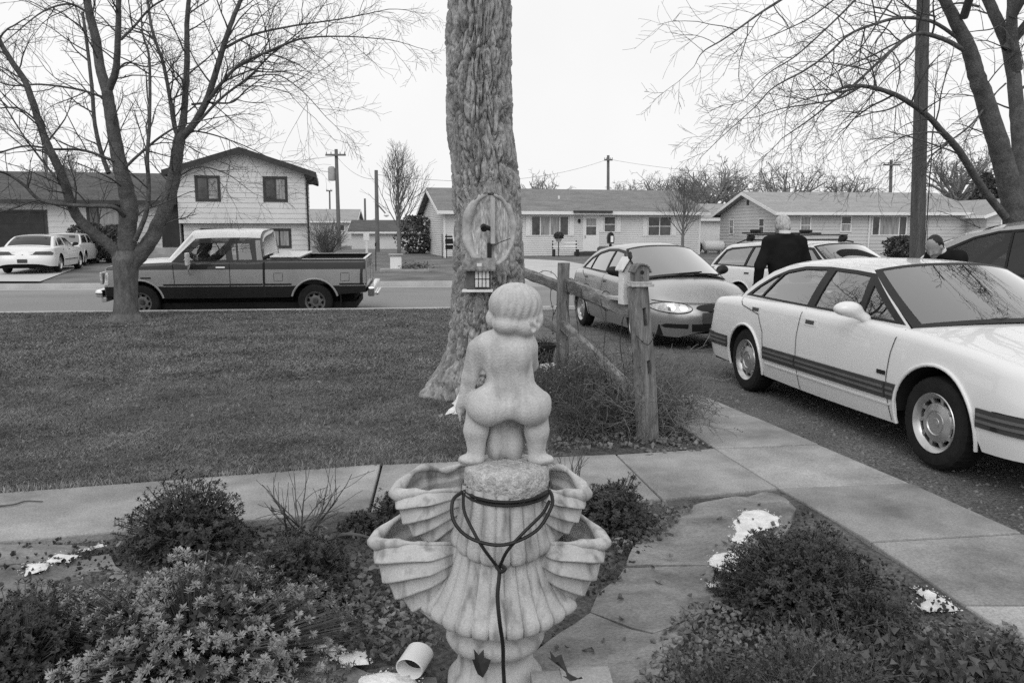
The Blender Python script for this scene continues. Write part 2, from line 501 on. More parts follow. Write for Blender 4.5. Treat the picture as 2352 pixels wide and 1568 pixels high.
for i in range(len(Lp) - 1):
    slab([Lp[i], Lp[i + 1], Rp[i + 1], Rp[i]], 0.0 + random.uniform(-0.005, 0.005), 0.1, [M_WALK3, M_WALK, M_WALK3, M_WALK2, M_WALK2][i % 5], walk)

# flagstones: layered sandstone with uneven edges
def flagstone(pix, top, parent, label=None):
    base = [G(u, v, top) for u, v in pix]
    pts = []
    n = len(base)
    for i in range(n):
        a, b = base[i], base[(i + 1) % n]
        k = max(2, int((b - a).length / 0.09))
        for j in range(k):
            q = a.lerp(b, j / k)
            nn = fbm(np.array([q.x * 5, q.y * 5, 3.1 + top * 9]), 3)
            pts.append((q.x + 0.022 * float(nn), q.y + 0.02 * float(fbm(np.array([q.y * 5, q.x * 5, 8.0]), 3))))
    m = len(pts); P2 = [Vector(p) for p in pts]; E2 = [(i, (i + 1) % m) for i in range(m)]
    xs = [p[0] for p in pts]; ys = [p[1] for p in pts]
    for x in np.arange(min(xs), max(xs), 0.026):
        for y in np.arange(min(ys), max(ys), 0.026): P2.append(Vector((float(x), float(y))))
    vs, es, fs, *_ = delaunay_2d_cdt(P2, E2, [], 1, 1e-5)
    arr = np.array([(v.x * 3.4, v.y * 5.2, 5 + top * 13) for v in vs])
    nz = fbm(arr, 4)
    stepz = np.floor(nz * 2.6) / 2.6 * 0.88 + nz * 0.12          # split layers
    V = [(v.x, v.y, top + 0.024 * float(s)) for v, s in zip(vs, stepz)]
    nv = len(V)
    rim = list(range(m))
    V += [(V[i][0], V[i][1], top - 0.06) for i in rim]
    F = [f for f in fs] + [(rim[i], rim[(i + 1) % m], nv + (i + 1) % m, nv + i) for i in range(m)]
    o = mesh_obj('flagstone', V, F, M_FLAG, parent)
    bm = bmesh.new(); bm.from_mesh(o.data); bmesh.ops.recalc_face_normals(bm, faces=bm.faces)
    top_f = max(bm.faces, key=lambda f: f.calc_center_median().z)
    bm.to_mesh(o.data); bm.free()
    o.data.polygons.foreach_set('use_smooth', np.ones(len(o.data.polygons), dtype=bool)); o.data.set_sharp_from_angle(angle=math.radians(40))
    if label: o['label'] = label
    return o
flags = struct_root('flagstone_path')
flagstone([(1522, 1172), (1640, 1147), (1786, 1131), (1836, 1168), (1768, 1262), (1640, 1300), (1432, 1300)], 0.0, flags)
flagstone([(1430, 1304), (1638, 1304), (1764, 1266), (1720, 1345), (1616, 1412), (1500, 1450), (1352, 1402)], -0.004, flags)
flagstone([(1349, 1405), (1498, 1454), (1612, 1416), (1540, 1515), (1440, 1660), (1180, 1660), (1215, 1500)], 0.0, flags)
flagstone([(640, 1530), (720, 1486), (840, 1540), (1000, 1552), (1010, 1680), (600, 1680), (560, 1600)], 0.0, flags)
flagstone([(-60, 1252), (110, 1246), (205, 1262), (100, 1292), (-60, 1300)], 0.0, flags)
flagstone([(-60, 1306), (98, 1298), (240, 1275), (290, 1310), (200, 1370), (60, 1395), (-60, 1400)], -0.01, flags)
# ------------------------------------------------------------------ houses
M_SIDE_PALE = mat('pale_siding', 0.66, 0.05, 0.7, 4, fine=0.06, fscale=30)
M_SIDE_MID = mat('grey_siding', 0.56, 0.05, 0.7, 4, fine=0.05, fscale=30)
M_TRIM_W = mat('white_trim', 0.80, 0.03, 3, 3, rough=0.5)
M_TRIM_D = mat('dark_trim', 0.045, 0.2, 3, 3, rough=0.6)
M_ROOF_D = mat('dark_shingles', 0.085, 0.2, 1.0, 6, fine=0.45, fscale=10, stretch=(1, 2.5, 1))
M_ROOF_M = mat('grey_shingles', 0.19, 0.15, 0.8, 6, fine=0.35, fscale=10, stretch=(1, 2.5, 1))
M_ROOF_L = mat('pale_shingles', 0.30, 0.12, 0.8, 6, fine=0.3, fscale=10, stretch=(1, 2.5, 1))
M_PANE = mat('window_pane', 0.07, 0.6, 1.4, 3, rough=0.06, spec=0.5)
M_CURTAIN = mat('curtained_pane', 0.30, 0.35, 3.5, 3, rough=0.15, spec=0.5, stretch=(3, 3, 0.3))
M_DARKDOOR = mat('dark_door', 0.028, 0.2, 3, 3, rough=0.5)
M_CONC = mat('concrete', 0.32, 0.15, 2, 6, fine=0.15)
M_METAL = mat('painted_metal', 0.35, 0.1, 4, 3, rough=0.4)
M_BLACK = mat('black_metal', 0.018, 0.2, 4, 3, rough=0.45)

class Wall:
    """a wall plane of a house: (a along, out of the wall, z up) -> house space"""
    def __init__(s, root, kind, base): s.root, s.kind, s.base = root, kind, base
    def p(s, a, o, z):
        if s.kind == 'front': return Vector((a, s.base - o, z))
        if s.kind == 'left': return Vector((s.base - o, a, z))
        return Vector((s.base + o, a, z))
    def block(s, mb, a0, a1, o0, o1, z0, z1):
        vs = [s.p(a0, o0, z0), s.p(a1, o0, z0), s.p(a1, o1, z0), s.p(a0, o1, z0), s.p(a0, o0, z1), s.p(a1, o0, z1), s.p(a1, o1, z1), s.p(a0, o1, z1)]
        mb.add(vs, [(3, 2, 1, 0), (4, 5, 6, 7), (0, 1, 5, 4), (1, 2, 6, 5), (2, 3, 7, 6), (3, 0, 4, 7)])
    def siding(s, a0, a1, z0, z1, course, m_, holes=(), gable=None, single=True, seam=None):
        """lapped boards; holes are (a0, a1, z0, z1); gable(z) -> (a0, a1)"""
        n = int(math.ceil((z1 - z0) / course - 1e-6)); allmb = MB()
        for i in range(n):
            b0 = z0 + i * course; b1 = min(z1, b0 + course)
            mb = allmb
            segs = [(a0, a1)]
            for h in holes:
                if h[2] < b1 - 0.03 and h[3] > b0 + 0.03:
                    out = []
                    for q in segs:
                        if h[1] <= q[0] or h[0] >= q[1]: out.append(q); continue
                        if h[0] > q[0]: out.append((q[0], h[0]))
                        if h[1] < q[1]: out.append((h[1], q[1]))
                    segs = out
            for (q0, q1) in segs:
                if gable:
                    l0, r0 = gable(b0); l1, r1 = gable(b1)
                    c = [max(q0, l0), min(q1, r0), min(q1, r1), max(q0, l1)]
                    if c[1] - c[0] < 0.02: continue
                    if c[2] < c[3]: c[2] = c[3] = (c[2] + c[3]) / 2
                else: c = [q0, q1, q1, q0]
                g = 0.004
                if single: mb = MB()
                vs = [s.p(c[0], 0.028, b0 + g), s.p(c[1], 0.028, b0 + g), s.p(c[2], 0.006, b1 + 0.002), s.p(c[3], 0.006, b1 + 0.002), s.p(c[0], 0.0, b0 + g), s.p(c[1], 0.0, b0 + g)]
                mb.add(vs, [(0, 1, 2, 3), (4, 5, 1, 0), (4, 0, 3), (5, 2, 1)])
                if single: mb.build('siding_board', m_, s.root)
        if not single:
            o = allmb.build('siding', m_, s.root); o['kind'] = 'stuff'
    def window(s, a0, a1, z0, z1, fm, fw=0.06, cols=(1.0,), rows=(1.0,), pm=None, name='window', depth=0.05):
        """frame with mullions, panes set back as sub-parts; cols and rows are shares of the opening"""
        mb = MB()
        s.block(mb, a0, a0 + fw, 0.002, depth, z0, z1); s.block(mb, a1 - fw, a1, 0.002, depth, z0, z1)
        s.block(mb, a0 + fw, a1 - fw, 0.002, depth, z0, z0 + fw); s.block(mb, a0 + fw, a1 - fw, 0.002, depth, z1 - fw, z1)
        ia, ib, iz, it = a0 + fw, a1 - fw, z0 + fw, z1 - fw
        ca = [ia]
        for c in cols: ca.append(ca[-1] + c / sum(cols) * (ib - ia))
        rz = [iz]
        for r in rows: rz.append(rz[-1] + r / sum(rows) * (it - iz))
        mw = min(0.035, fw * 0.5)
        for c in ca[1:-1]: s.block(mb, c - mw, c + mw, 0.002, depth - 0.008, iz, it)
        for r in rz[1:-1]: s.block(mb, ia, ib, 0.002, depth - 0.014, r - mw * 0.7, r + mw * 0.7)
        w = mb.build(name, fm, s.root)
        k = 0
        for i in range(len(cols)):
            for j in range(len(rows)):
                q = MB(); s.block(q, ca[i] + 0.001, ca[i + 1] - 0.001, 0.004, 0.014, rz[j] + 0.001, rz[j + 1] - 0.001)
                q.build('pane', (pm[k % len(pm)] if pm else M_PANE), w); k += 1
        return w
    def shutter(s, a0, a1, z0, z1, m_):
        mb = MB()
        s.block(mb, a0, a1, 0.03, 0.055, z0, z1)
        for i in range(3):
            q0 = a0 + (a1 - a0) * (0.08 + 0.31 * i); s.block(mb, q0, q0 + (a1 - a0) * 0.22, 0.055, 0.07, z0 + 0.06, z1 - 0.06)
        mb.build('shutter', m_, s.root)

def gable_roof(root, x0, x1, y0, y1, ze, zr, m_roof, m_fascia, over=0.45, side=0.4, thick=0.16, axis='x', fascia_h=0.18, gutter=None):
    """ridge along axis; ze is the height of the wall top, zr that of the ridge"""
    yr = (y0 + y1) / 2 if axis == 'x' else (x0 + x1) / 2
    half = (y1 - y0) / 2 if axis == 'x' else (x1 - x0) / 2
    sl = (zr - ze) / half
    zo = ze - sl * over
    mb = MB(); fb = MB()
    A, B = (x0 - side, x1 + side) if axis == 'x' else (y0 - side, y1 + side)
    def q(a, t, z): return Vector((a, t, z)) if axis == 'x' else Vector((t, a, z))
    lo, hi = (y0 - over, y1 + over) if axis == 'x' else (x0 - over, x1 + over)
    prof = [(lo, zo), (yr, zr), (hi, zo)]
    vs = []
    for a in (A, B):
        vs += [q(a, lo, zo + thick), q(a, yr, zr + thick), q(a, hi, zo + thick), q(a, lo, zo + 0.03), q(a, yr, zr + 0.03), q(a, hi, zo + 0.03)]
    mb.add(vs, [(0, 1, 7, 6), (1, 2, 8, 7), (3, 9, 10, 4), (4, 10, 11, 5), (0, 6, 9, 3), (2, 5, 11, 8), (0, 3, 4, 1), (1, 4, 5, 2), (6, 7, 10, 9), (7, 8, 11, 10)])
    roof = mb.build('roof', m_roof, root)
    # rake boards on the gable ends and fascia along the eaves
    for a, d in ((A, -1), (B, 1)):
        for (t0, z0), (t1, z1) in ((prof[0], prof[1]), (prof[1], prof[2])):
            o = 0.03 * d
            vs = [q(a, t0, z0 + thick - 0.03 - fascia_h), q(a, t1, z1 + thick - 0.03 - fascia_h), q(a, t1, z1 + thick - 0.02), q(a, t0, z0 + thick - 0.02)]
            vs += [q(a + o, t0, z0 + thick - 0.03 - fascia_h), q(a + o, t1, z1 + thick - 0.03 - fascia_h), q(a + o, t1, z1 + thick - 0.02), q(a + o, t0, z0 + thick - 0.02)]
            fb.add(vs, [(0, 1, 2, 3), (4, 7, 6, 5), (0, 4, 5, 1), (1, 5, 6, 2), (2, 6, 7, 3), (3, 7, 4, 0)])
    for t, d in ((lo, -1), (hi, 1)):
        a0, a1 = A, B; o = 0.04 * d
        vs = [q(a0, t, zo + thick - fascia_h), q(a1, t, zo + thick - fascia_h), q(a1, t, zo + thick - 0.01), q(a0, t, zo + thick - 0.01)]
        vs += [q(a0, t + o, zo + thick - fascia_h), q(a1, t + o, zo + thick - fascia_h), q(a1, t + o, zo + thick - 0.01), q(a0, t + o, zo + thick - 0.01)]
        fb.add(vs, [(0, 1, 2, 3), (4, 7, 6, 5), (0, 4, 5, 1), (1, 5, 6, 2), (2, 6, 7, 3), (3, 7, 4, 0)])
        # soffit
        tin = t + (over if d < 0 else -over)
        fb.add([q(a0, t, zo + 0.01), q(a1, t, zo + 0.01), q(a1, tin, zo + 0.01), q(a0, tin, zo + 0.01)], [(0, 1, 2, 3)])
    fb.build('fascia', m_fascia, root, fix=False)
    return roof

def gable_fn(y0, y1, ze, zr):
    mid = (y0 + y1) / 2; half = (y1 - y0) / 2
    def f(z):
        if z <= ze: return (y0, y1)
        k = max(0.0, 1 - (z - ze) / (zr - ze)); return (mid - half * k, mid + half * k)
    return f
def core(root, x0, x1, y0, y1, z0, z1, m_, zr=None, axis='x', name='wall'):
    mb = MB()
    if zr is None: mb.box(x0, x1, y0, y1, z0, z1)
    elif axis == 'x':
        ym = (y0 + y1) / 2
        mb.prism([(y0, z0), (y1, z0), (y1, z1), (ym, zr), (y0, z1)], 'x', x0, x1)
    else:
        xm = (x0 + x1) / 2
        mb.prism([(x0, z0), (x1, z0), (x1, z1), (xm, zr), (x0, z1)], 'y', y0, y1)
    return mb.build(name, m_, root)
def downpipe(root, pts, m_, r=0.04):
    MB().tube(pts, r, 8).build('downpipe', m_, root, smooth=True)

# ---- split-level house on the left
hl = thing('split_level_house', 'pale two-storey house with dark gable roof, low garage wing and dark window frames', 'house', (-16.55, 40.0, 0.03), 0.22)
W_, U0, U1 = 6.12, 1.87, 4.42
core(hl, 0, W_, 0.0, 7.5, U0, U1, M_SIDE_PALE, zr=5.40, axis='y', name='wall')
core(hl, 0.15, W_ + 0.05, 0.35, 7.45, -0.3, U0 - 0.002, M_SIDE_PALE, name='wall')
fw = Wall(hl, 'front', 0.0)
win_up = [(0.84, 2.04, 2.96, 4.22), (4.08, 5.27, 2.96, 4.22)]
fw.siding(0, W_, U0, 5.40, 0.255, M_SIDE_PALE, win_up, gable_fn(0, W_, U1, 5.40))
for w in win_up: fw.window(*w, M_TRIM_D, 0.13, cols=(1, 1), pm=[M_PANE, M_CURTAIN])
fl = Wall(hl, 'front', 0.35)
win_lo = [(0.95, 2.1, 0.62, 1.62), (4.18, 5.35, 0.62, 1.62)]
fl.siding(0.15, W_ + 0.05, 0.0, U0 - 0.01, 0.255, M_SIDE_PALE, win_lo)
for w in win_lo: fl.window(*w, M_TRIM_D, 0.12, cols=(1, 1), pm=[M_CURTAIN, M_CURTAIN])
rw = Wall(hl, 'right', W_)
rw.siding(0, 7.5, U0, U1, 0.255, M_SIDE_PALE, single=False)
gable_roof(hl, 0, W_, 0, 7.5, U1, 5.40, M_ROOF_D, M_TRIM_D, over=0.55, side=0.5, axis='y', fascia_h=0.26, thick=0.2)
downpipe(hl, [(W_ + 0.5, -0.1, 4.2), (W_ + 0.4, -0.05, 4.05), (W_ + 0.12, 0.1, 3.95), (W_ + 0.1, 0.2, 3.6), (W_ + 0.12, 0.25, 0.1)], M_TRIM_D, 0.05)
# low wing
core(hl, -14.0, -0.003, 0.3, 7.0, -0.3, 2.95, M_SIDE_MID)
lw = Wall(hl, 'front', 0.3)
holes = [(-9.2, -6.05, -0.1, 2.45), (-4.25, -2.25, 1.45, 2.75), (-0.88, -0.02, 0.68, 2.82)]
lw.siding(-14.0, -0.02, 0.0, 2.95, 0.28, M_SIDE_MID, holes)
gd = MB(); lw.block(gd, -9.15, -6.1, 0.002, 0.02, 0.0, 2.4)
g_o = gd.build('garage_door', M_DARKDOOR, hl)
for i in range(4):
    q = MB(); lw.block(q, -9.08, -6.17, 0.021, 0.034, 0.06 + i * 0.59, 0.58 + i * 0.59); q.build('panel', M_DARKDOOR, g_o)
fr = MB(); lw.block(fr, -9.25, -9.15, 0.003, 0.05, 0, 2.5); lw.block(fr, -6.1, -6.0, 0.003, 0.05, 0, 2.5); lw.block(fr, -9.15, -6.1, 0.003, 0.05, 2.4, 2.5)
fr.build('door_frame', M_TRIM_D, hl)
lw.window(*holes[1], M_TRIM_D, 0.11, cols=(1, 2.4, 1), pm=[M_PANE, M_CURTAIN, M_PANE])
dd = MB(); lw.block(dd, -0.86, -0.04, 0.002, 0.04, 0.7, 2.8); d_o = dd.build('front_door', M_DARKDOOR, hl)
kn = MB(); c = lw.p(-0.76, 0.07, 1.72); kn.box(c.x - 0.03, c.x + 0.03, c.y - 0.03, c.y + 0.03, c.z - 0.03, c.z + 0.03, 0.01); kn.build('door_handle', M_METAL, d_o)
st = MB(); st.box(-2.2, 0.1, -0.9, 0.26, -0.2, 0.66, 0.01); st.box(-2.0, -0.1, -1.25, -0.902, -0.2, 0.4, 0.01); st.build('door_step', M_CONC, hl)
rb = MB()   # hipped roof of the wing
e0, e1, yF, yB, zt, zr = -14.5, -0.06, -0.25, 7.5, 2.98, 4.52
ridge0 = -11.2
vs = [(e0, yF, zt), (e1, yF, zt), (e1, yB, zt), (e0, yB, zt), (ridge0, 3.6, zr), (e1, 3.6, zr), (e0, yF, zt - 0.14), (e1, yF, zt - 0.14), (e1, yB, zt - 0.14), (e0, yB, zt - 0.14)]
rb.add(vs, [(0, 1, 5, 4), (1, 2, 5), (2, 3, 4, 5), (3, 0, 4), (0, 6, 7, 1), (3, 9, 6, 0), (6, 9, 8, 7), (1, 7, 8, 2), (2, 8, 9, 3)])
rb.build('roof', M_ROOF_D, hl)
fb = MB(); fb.box(e0 - 0.02, e1 - 0.01, yF - 0.06, yF - 0.004, zt - 0.2, zt - 0.01); fb.build('fascia', M_TRIM_D, hl)

# ---- ranch house in the middle
hr = thing('ranch_house', 'long ranch house with white shutters and white front door, partly behind the big trunk', 'house', (-3.94, 46.5, 0.05), 0.245)
LR, DR, ZE, ZR = 16.2, 8.6, 2.62, 3.98
core(hr, 0, LR, 0, DR, -0.3, ZE, M_SIDE_PALE, zr=ZR)
rf = Wall(hr, 'front', 0.0)
def ru(u):
    k = (u - 1176) / 1829.3; Y = (46.5 + .985) / (1 - .25 * k); return (k * Y + 3.94) / math.cos(.245)
w1 = (ru(1219), ru(1305), 1.16, 2.36); w2 = (ru(1384), ru(1411.5), 1.36, 2.34); w3 = (ru(1484), ru(1538), 1.14, 2.34); dr = (ru(1337), ru(1374), 0.25, 2.42)
rf.siding(0, LR, 0.0, ZE, 0.112, M_SIDE_PALE, [w1, w2, w3, dr], single=False)
Wall(hr, 'left', 0.0).siding(0, DR, 0.0, ZR, 0.112, M_SIDE_PALE, [], gable_fn(0, DR, ZE, ZR), single=False)
rf.window(*w1, M_TRIM_W, 0.055, cols=(0.85, 1.0, 1.0, 0.85), rows=(1,), pm=[M_PANE, M_CURTAIN, M_CURTAIN, M_PANE])
rf.window(*w2, M_TRIM_W, 0.06, rows=(1, 1), pm=[M_PANE])
rf.window(*w3, M_TRIM_W, 0.055, cols=(1, 1), rows=(1, 1), pm=[M_PANE])
for (w, l, r) in ((w1, 1, 1), (w2, 1, 1), (w3, 1, 1)):
    sw = 0.3
    if l: rf.shutter(w[0] - sw - 0.02, w[0] - 0.02, w[2], w[3], M_TRIM_W)
    if r: rf.shutter(w[1] + 0.02, w[1] + sw + 0.02, w[2], w[3], M_TRIM_W)
dm = MB(); rf.block(dm, dr[0], dr[1], 0.003, 0.045, dr[2], dr[3]); do_ = dm.build('front_door', M_TRIM_W, hr)
pw = dr[1] - dr[0]
for z0, z1, m_ in ((1.22, 1.72, M_PANE), (1.77, 2.2, M_CURTAIN)):
    q = MB(); rf.block(q, dr[0] + pw * 0.2, dr[1] - pw * 0.2, 0.046, 0.052, z0, z1); q.build('pane', m_, do_)
q = MB(); rf.block(q, dr[0] + 0.1, dr[0] + 0.16, 0.046, 0.1, 1.05, 1.2); q.build('door_handle', M_METAL, do_)
sb = MB(); rf.block(sb, dr[0] - 0.55, dr[1] + 0.15, 0.05, 1.1, -0.1, 0.22); sb.build('door_step', mat('dark_step', 0.06, 0.2), hr)
gable_roof(hr, 0, LR, 0, DR, ZE, ZR, M_ROOF_M, M_TRIM_W, over=0.5, side=0.42, fascia_h=0.2)
gt = MB(); gt.box(ru(1308), ru(1396), -0.66, -0.56, 2.53, 2.66, 0.02); gt.build('porch_gutter', M_TRIM_D, hr)
cb = MB(); cb.box(-0.03, 0.09, -0.06, -0.03, 0, 2.5); cb.box(LR - 0.09, LR + 0.03, -0.06, -0.03, 0, 2.5); cb.build('corner_board', M_TRIM_W, hr)
MB().tube([(7.6, 2.1, 3.2), (7.6, 2.1, 3.62)], 0.06, 8).build('vent_pipe', M_TRIM_W, hr)
lb = MB(); c = rf.p(ru(1328), 0.08, 2.05); lb.lathe([(0.02, -0.12), (0.07, -0.1), (0.09, 0.05), (0.03, 0.13)], 10, Matrix.Translation(c), cap=True); lb.build('wall_lamp', M_BLACK, hr)

# ---- ranch house on the right
h3 = thing('ranch_house', 'low house with pale roof and attached garage beyond the man with grey hair', 'house', (14.65, 44.0, 0.05), 0.105)
L3, D3, E3, R3 = 11.4, 9.0, 2.46, 3.62
core(h3, 0, L3, 0, D3, -0.3, E3, M_SIDE_MID, zr=R3)
ff = Wall(h3, 'front', 0.0)
def u3(u):
    k = (u - 1176) / 1829.3; Y = (44.0 - .105 * 14.65) / (1 - .105 * k); return (k * Y - 14.65) / math.cos(.105)
wa = (u3(1830), u3(1855), 1.25, 2.3); wb = (u3(1922), u3(1947), 1.4, 2.3); wc = (u3(1993), u3(2073), 1.2, 2.3)
ff.siding(0, L3, 0.0, E3, 0.19, M_SIDE_MID, [wa, wb, wc], single=False)
gl = Wall(h3, 'left', 0.0)
wg = [(2.0, 2.75, 1.25, 2.2), (6.6, 7.3, 1.25, 2.2)]
gl.siding(0, D3, 0.0, R3, 0.19, M_SIDE_MID, wg, gable_fn(0, D3, E3, R3), single=False)
for w in wg: gl.window(*w, M_TRIM_W, 0.06, rows=(1, 1), pm=[M_PANE])
ff.window(*wa, M_TRIM_W, 0.06, rows=(1, 1), pm=[M_CURTAIN]); ff.window(*wb, M_TRIM_W, 0.06, rows=(1, 1), pm=[M_CURTAIN, M_PANE])
ff.window(*wc, M_TRIM_W, 0.06, cols=(0.42, 1.2, 0.42), rows=(1,), pm=[M_PANE, M_CURTAIN, M_PANE])
gable_roof(h3, 0, L3, 0, D3, E3, R3, M_ROOF_L, M_TRIM_W, over=0.5, side=0.45, fascia_h=0.17)
downpipe(h3, [(u3(1987), -0.08, 2.3), (u3(1987), -0.06, 0.1)], M_TRIM_W, 0.045)
MB().tube([(5.2, 3.2, 3.1), (5.2, 3.2, 3.75)], 0.1, 10).build('vent_pipe', M_METAL, h3)
lb = MB(); lb.lathe([(0.02, -0.15), (0.09, -0.1), (0.11, 0.08), (0.03, 0.16)], 10, Matrix.Translation(ff.p(u3(2092), 0.1, 1.9)), cap=True); lb.build('wall_lamp', M_BLACK, h3)
vb = MB(); gl.block(vb, 4.35, 4.65, 0.03, 0.05, 3.0, 3.3); vb.build('gable_vent', M_TRIM_D, h3)
GX0, GX1, GY = 10.9, 15.6, -1.6
core(h3, GX0, GX1, GY, 6.0, -0.3, 2.3, M_SIDE_MID, zr=3.12, axis='y', name='garage_wall')
gf = Wall(h3, 'front', GY)
gh = (GX0 + 0.85, GX1 - 1.0, 0.0, 2.0)
gf.siding(GX0, GX1, 0.0, 3.12, 0.19, M_SIDE_MID, [gh], gable_fn(GX0, GX1, 2.3, 3.12), single=False)
Wall(h3, 'left', GX0).siding(GY, 0.0, 0.0, 2.3, 0.19, M_SIDE_MID, [], single=False)
gdm = MB(); gf.block(gdm, gh[0] + 0.05, gh[1] - 0.05, 0.002, 0.02, 0.0, 1.95); g3 = gdm.build('garage_door', M_SIDE_MID, h3)
for i in range(5):
    q = MB(); gf.block(q, gh[0] + 0.07, gh[1] - 0.07, 0.021, 0.03, 0.02 + i * 0.385, 0.37 + i * 0.385); q.build('panel', M_SIDE_MID, g3)
fr = MB(); gf.block(fr, gh[0] - 0.06, gh[0] + 0.05, 0.03, 0.055, 0, 2.05); gf.block(fr, gh[1] - 0.05, gh[1] + 0.06, 0.03, 0.055, 0, 2.05); gf.block(fr, gh[0] + 0.05, gh[1] - 0.05, 0.03, 0.055, 1.95, 2.05)
fr.build('door_frame', M_TRIM_W, h3)
gable_roof(h3, GX0, GX1, GY, 6.0, 2.3, 3.12, M_ROOF_L, M_TRIM_W, over=0.4, side=0.4, axis='y', fascia_h=0.17)

# ---- smaller buildings farther back
def small_building(name, label, x0, x1, Y, depth, ze, zr, m_wall, m_roof, axis='x', windows=(), rot=0.1, cat='house', door=None):
    r = thing(name, label, cat, (x0, Y, 0.02), rot)
    w = x1 - x0
    core(r, 0, w, 0, depth, -0.3, ze, m_wall, zr=zr, axis=axis)
    gable_roof(r, 0, w, 0, depth, ze, zr, m_roof, M_TRIM_W, over=0.35, side=0.3, axis=axis, fascia_h=0.16, thick=0.14)
    f = Wall(r, 'front', 0.0)
    for q in windows: f.window(*q, M_TRIM_W, 0.08, cols=(1, 1), pm=[M_PANE])
    if door:
        d = MB(); f.block(d, *door[:2], 0.003, 0.04, *door[2:]); d.build('front_door', M_DARKDOOR, r)
    return r
small_building('small_house', 'small distant house with pale roof seen between two-storey house and utility pole', -24.0, -15.4, 78, 8, 2.35, 3.5, M_SIDE_MID, M_ROOF_L, windows=[(6.7, 7.7, 1.4, 2.1)])
small_building('white_shed', 'tiny white gabled shed far down between the houses', -15.6, -13.8, 86, 5, 1.9, 2.6, M_TRIM_W, M_ROOF_L, axis='y', cat='shed', door=(0.6, 1.3, 0.1, 1.7))
small_building('long_garage', 'long pale garage with dark roof behind the young street tree', -13.2, -6.9, 66, 7, 1.35, 2.25, M_SIDE_PALE, M_ROOF_D, cat='garage')
small_building('outbuilding', 'white outbuilding in the gap between the two ranch houses', 12.9, 19.0, 56, 6, 2.3, 3.3, M_TRIM_W, M_ROOF_L, cat='outbuilding')
# ------------------------------------------------------------------ vehicles: a small body-shop
M_RUBBER = mat('tyre_rubber', 0.012, 0.3, 12, 4, rough=0.85, fine=0.2)
M_ALLOY = mat('alloy', 0.55, 0.08, 6, 3, rough=0.3, metal=0.85)
M_CHROME = mat('chrome', 0.75, 0, rough=0.12, metal=1.0)
M_UNDER = mat('underbody', 0.010, 0.2, 4, 3, rough=0.9)
M_BTRIM = mat('black_trim', 0.016, 0.15, 6, 3, rough=0.5)
M_GTRIM = mat('grey_trim', 0.055, 0.12, 6, 3, rough=0.5)
M_WHITE = mat('white_paint', 0.74, 0.025, 1.5, 4, rough=0.28, coat=0.7, fine=0.012, fscale=300)
M_SILVER = mat('silver_paint', 0.44, 0.04, 1.5, 4, rough=0.32, metal=0.75, coat=0.7, fine=0.03, fscale=400)
M_SEAT = mat('seat_cloth', 0.09, 0.2, 6, 3, rough=0.9)
M_GLASS = glass_mat('car_glass', 0.66, 1.9, 0.12)
M_GLASS_D = glass_mat('dark_car_glass', 0.4, 1.9, 0.16)
M_LENS = mat('lamp_lens', 0.5, 0.35, 22, 2, rough=0.08, spec=0.6, coat=1.0)
M_TAIL = mat('tail_lens', 0.035, 0.3, 10, 2, rough=0.15, coat=1.0)
M_DARKGAP = mat('panel_gap', 0.02, 0, rough=0.9)

def lerp_pts(pts, t):
    if t <= pts[0][0]: return pts[0][1]
    for (a, va), (b, vb) in zip(pts, pts[1:]):
        if t <= b: return va + (vb - va) * (t - a) / (b - a)
    return pts[-1][1]
def spline_fn(pts):
    """monotone-ish smooth curve through points (Catmull-Rom tangents limited)"""
    xs = [p[0] for p in pts]; ys = [p[1] for p in pts]; n = len(pts)
    d = [(ys[i + 1] - ys[i]) / (xs[i + 1] - xs[i]) for i in range(n - 1)]
    m = [d[0]] + [0 if d[i - 1] * d[i] <= 0 else 2 * d[i - 1] * d[i] / (d[i - 1] + d[i]) for i in range(1, n - 1)] + [d[-1]]
    def f(t):
        if t <= xs[0]: return ys[0]
        if t >= xs[-1]: return ys[-1]
        i = 0
        while t > xs[i + 1]: i += 1
        h = xs[i + 1] - xs[i]; s = (t - xs[i]) / h
        return (ys[i] * (1 + 2 * s) * (1 - s) ** 2 + h * m[i] * s * (1 - s) ** 2 + ys[i + 1] * s * s * (3 - 2 * s) + h * m[i + 1] * s * s * (s - 1))
    return f
def densify(poly, step):
    out = []
    for i in range(len(poly)):
        a = Vector(poly[i]); b = Vector(poly[(i + 1) % len(poly)])
        k = max(1, int(math.ceil((b - a).length / step)))
        for j in range(k): out.append(a.lerp(b, j / k))
    return out
def smooth_poly(poly, it=2, keep=35):
    """corner cutting that keeps sharp corners (deg)"""
    p = [Vector(q) for q in poly]
    for _ in range(it):
        out = []; n = len(p)
        for i in range(n):
            a, b, c = p[i - 1], p[i], p[(i + 1) % n]
            ang = abs((b - a).angle(c - b, 0.0))
            if math.degrees(ang) > keep: out.append(b)
            else: out += [b.lerp(a, 0.25), b.lerp(c, 0.25)]
        p = out
    return p
def grow(poly, d):
    """offset a polygon outwards by d"""
    p = [Vector(q) for q in poly]; n = len(p)
    area = sum(p[i].x * p[(i + 1) % n].y - p[(i + 1) % n].x * p[i].y for i in range(n))
    sg = 1 if area > 0 else -1
    out = []
    for i in range(n):
        e0 = (p[i] - p[i - 1]).normalized(); e1 = (p[(i + 1) % n] - p[i]).normalized()
        n0 = Vector((e0.y, -e0.x)) * sg; n1 = Vector((e1.y, -e1.x)) * sg
        k = n0 + n1
        if k.length < 1e-6: k = n0
        k.normalize(); c = max(0.35, k.dot(n0))
        out.append(p[i] + k * (d / c))
    return out
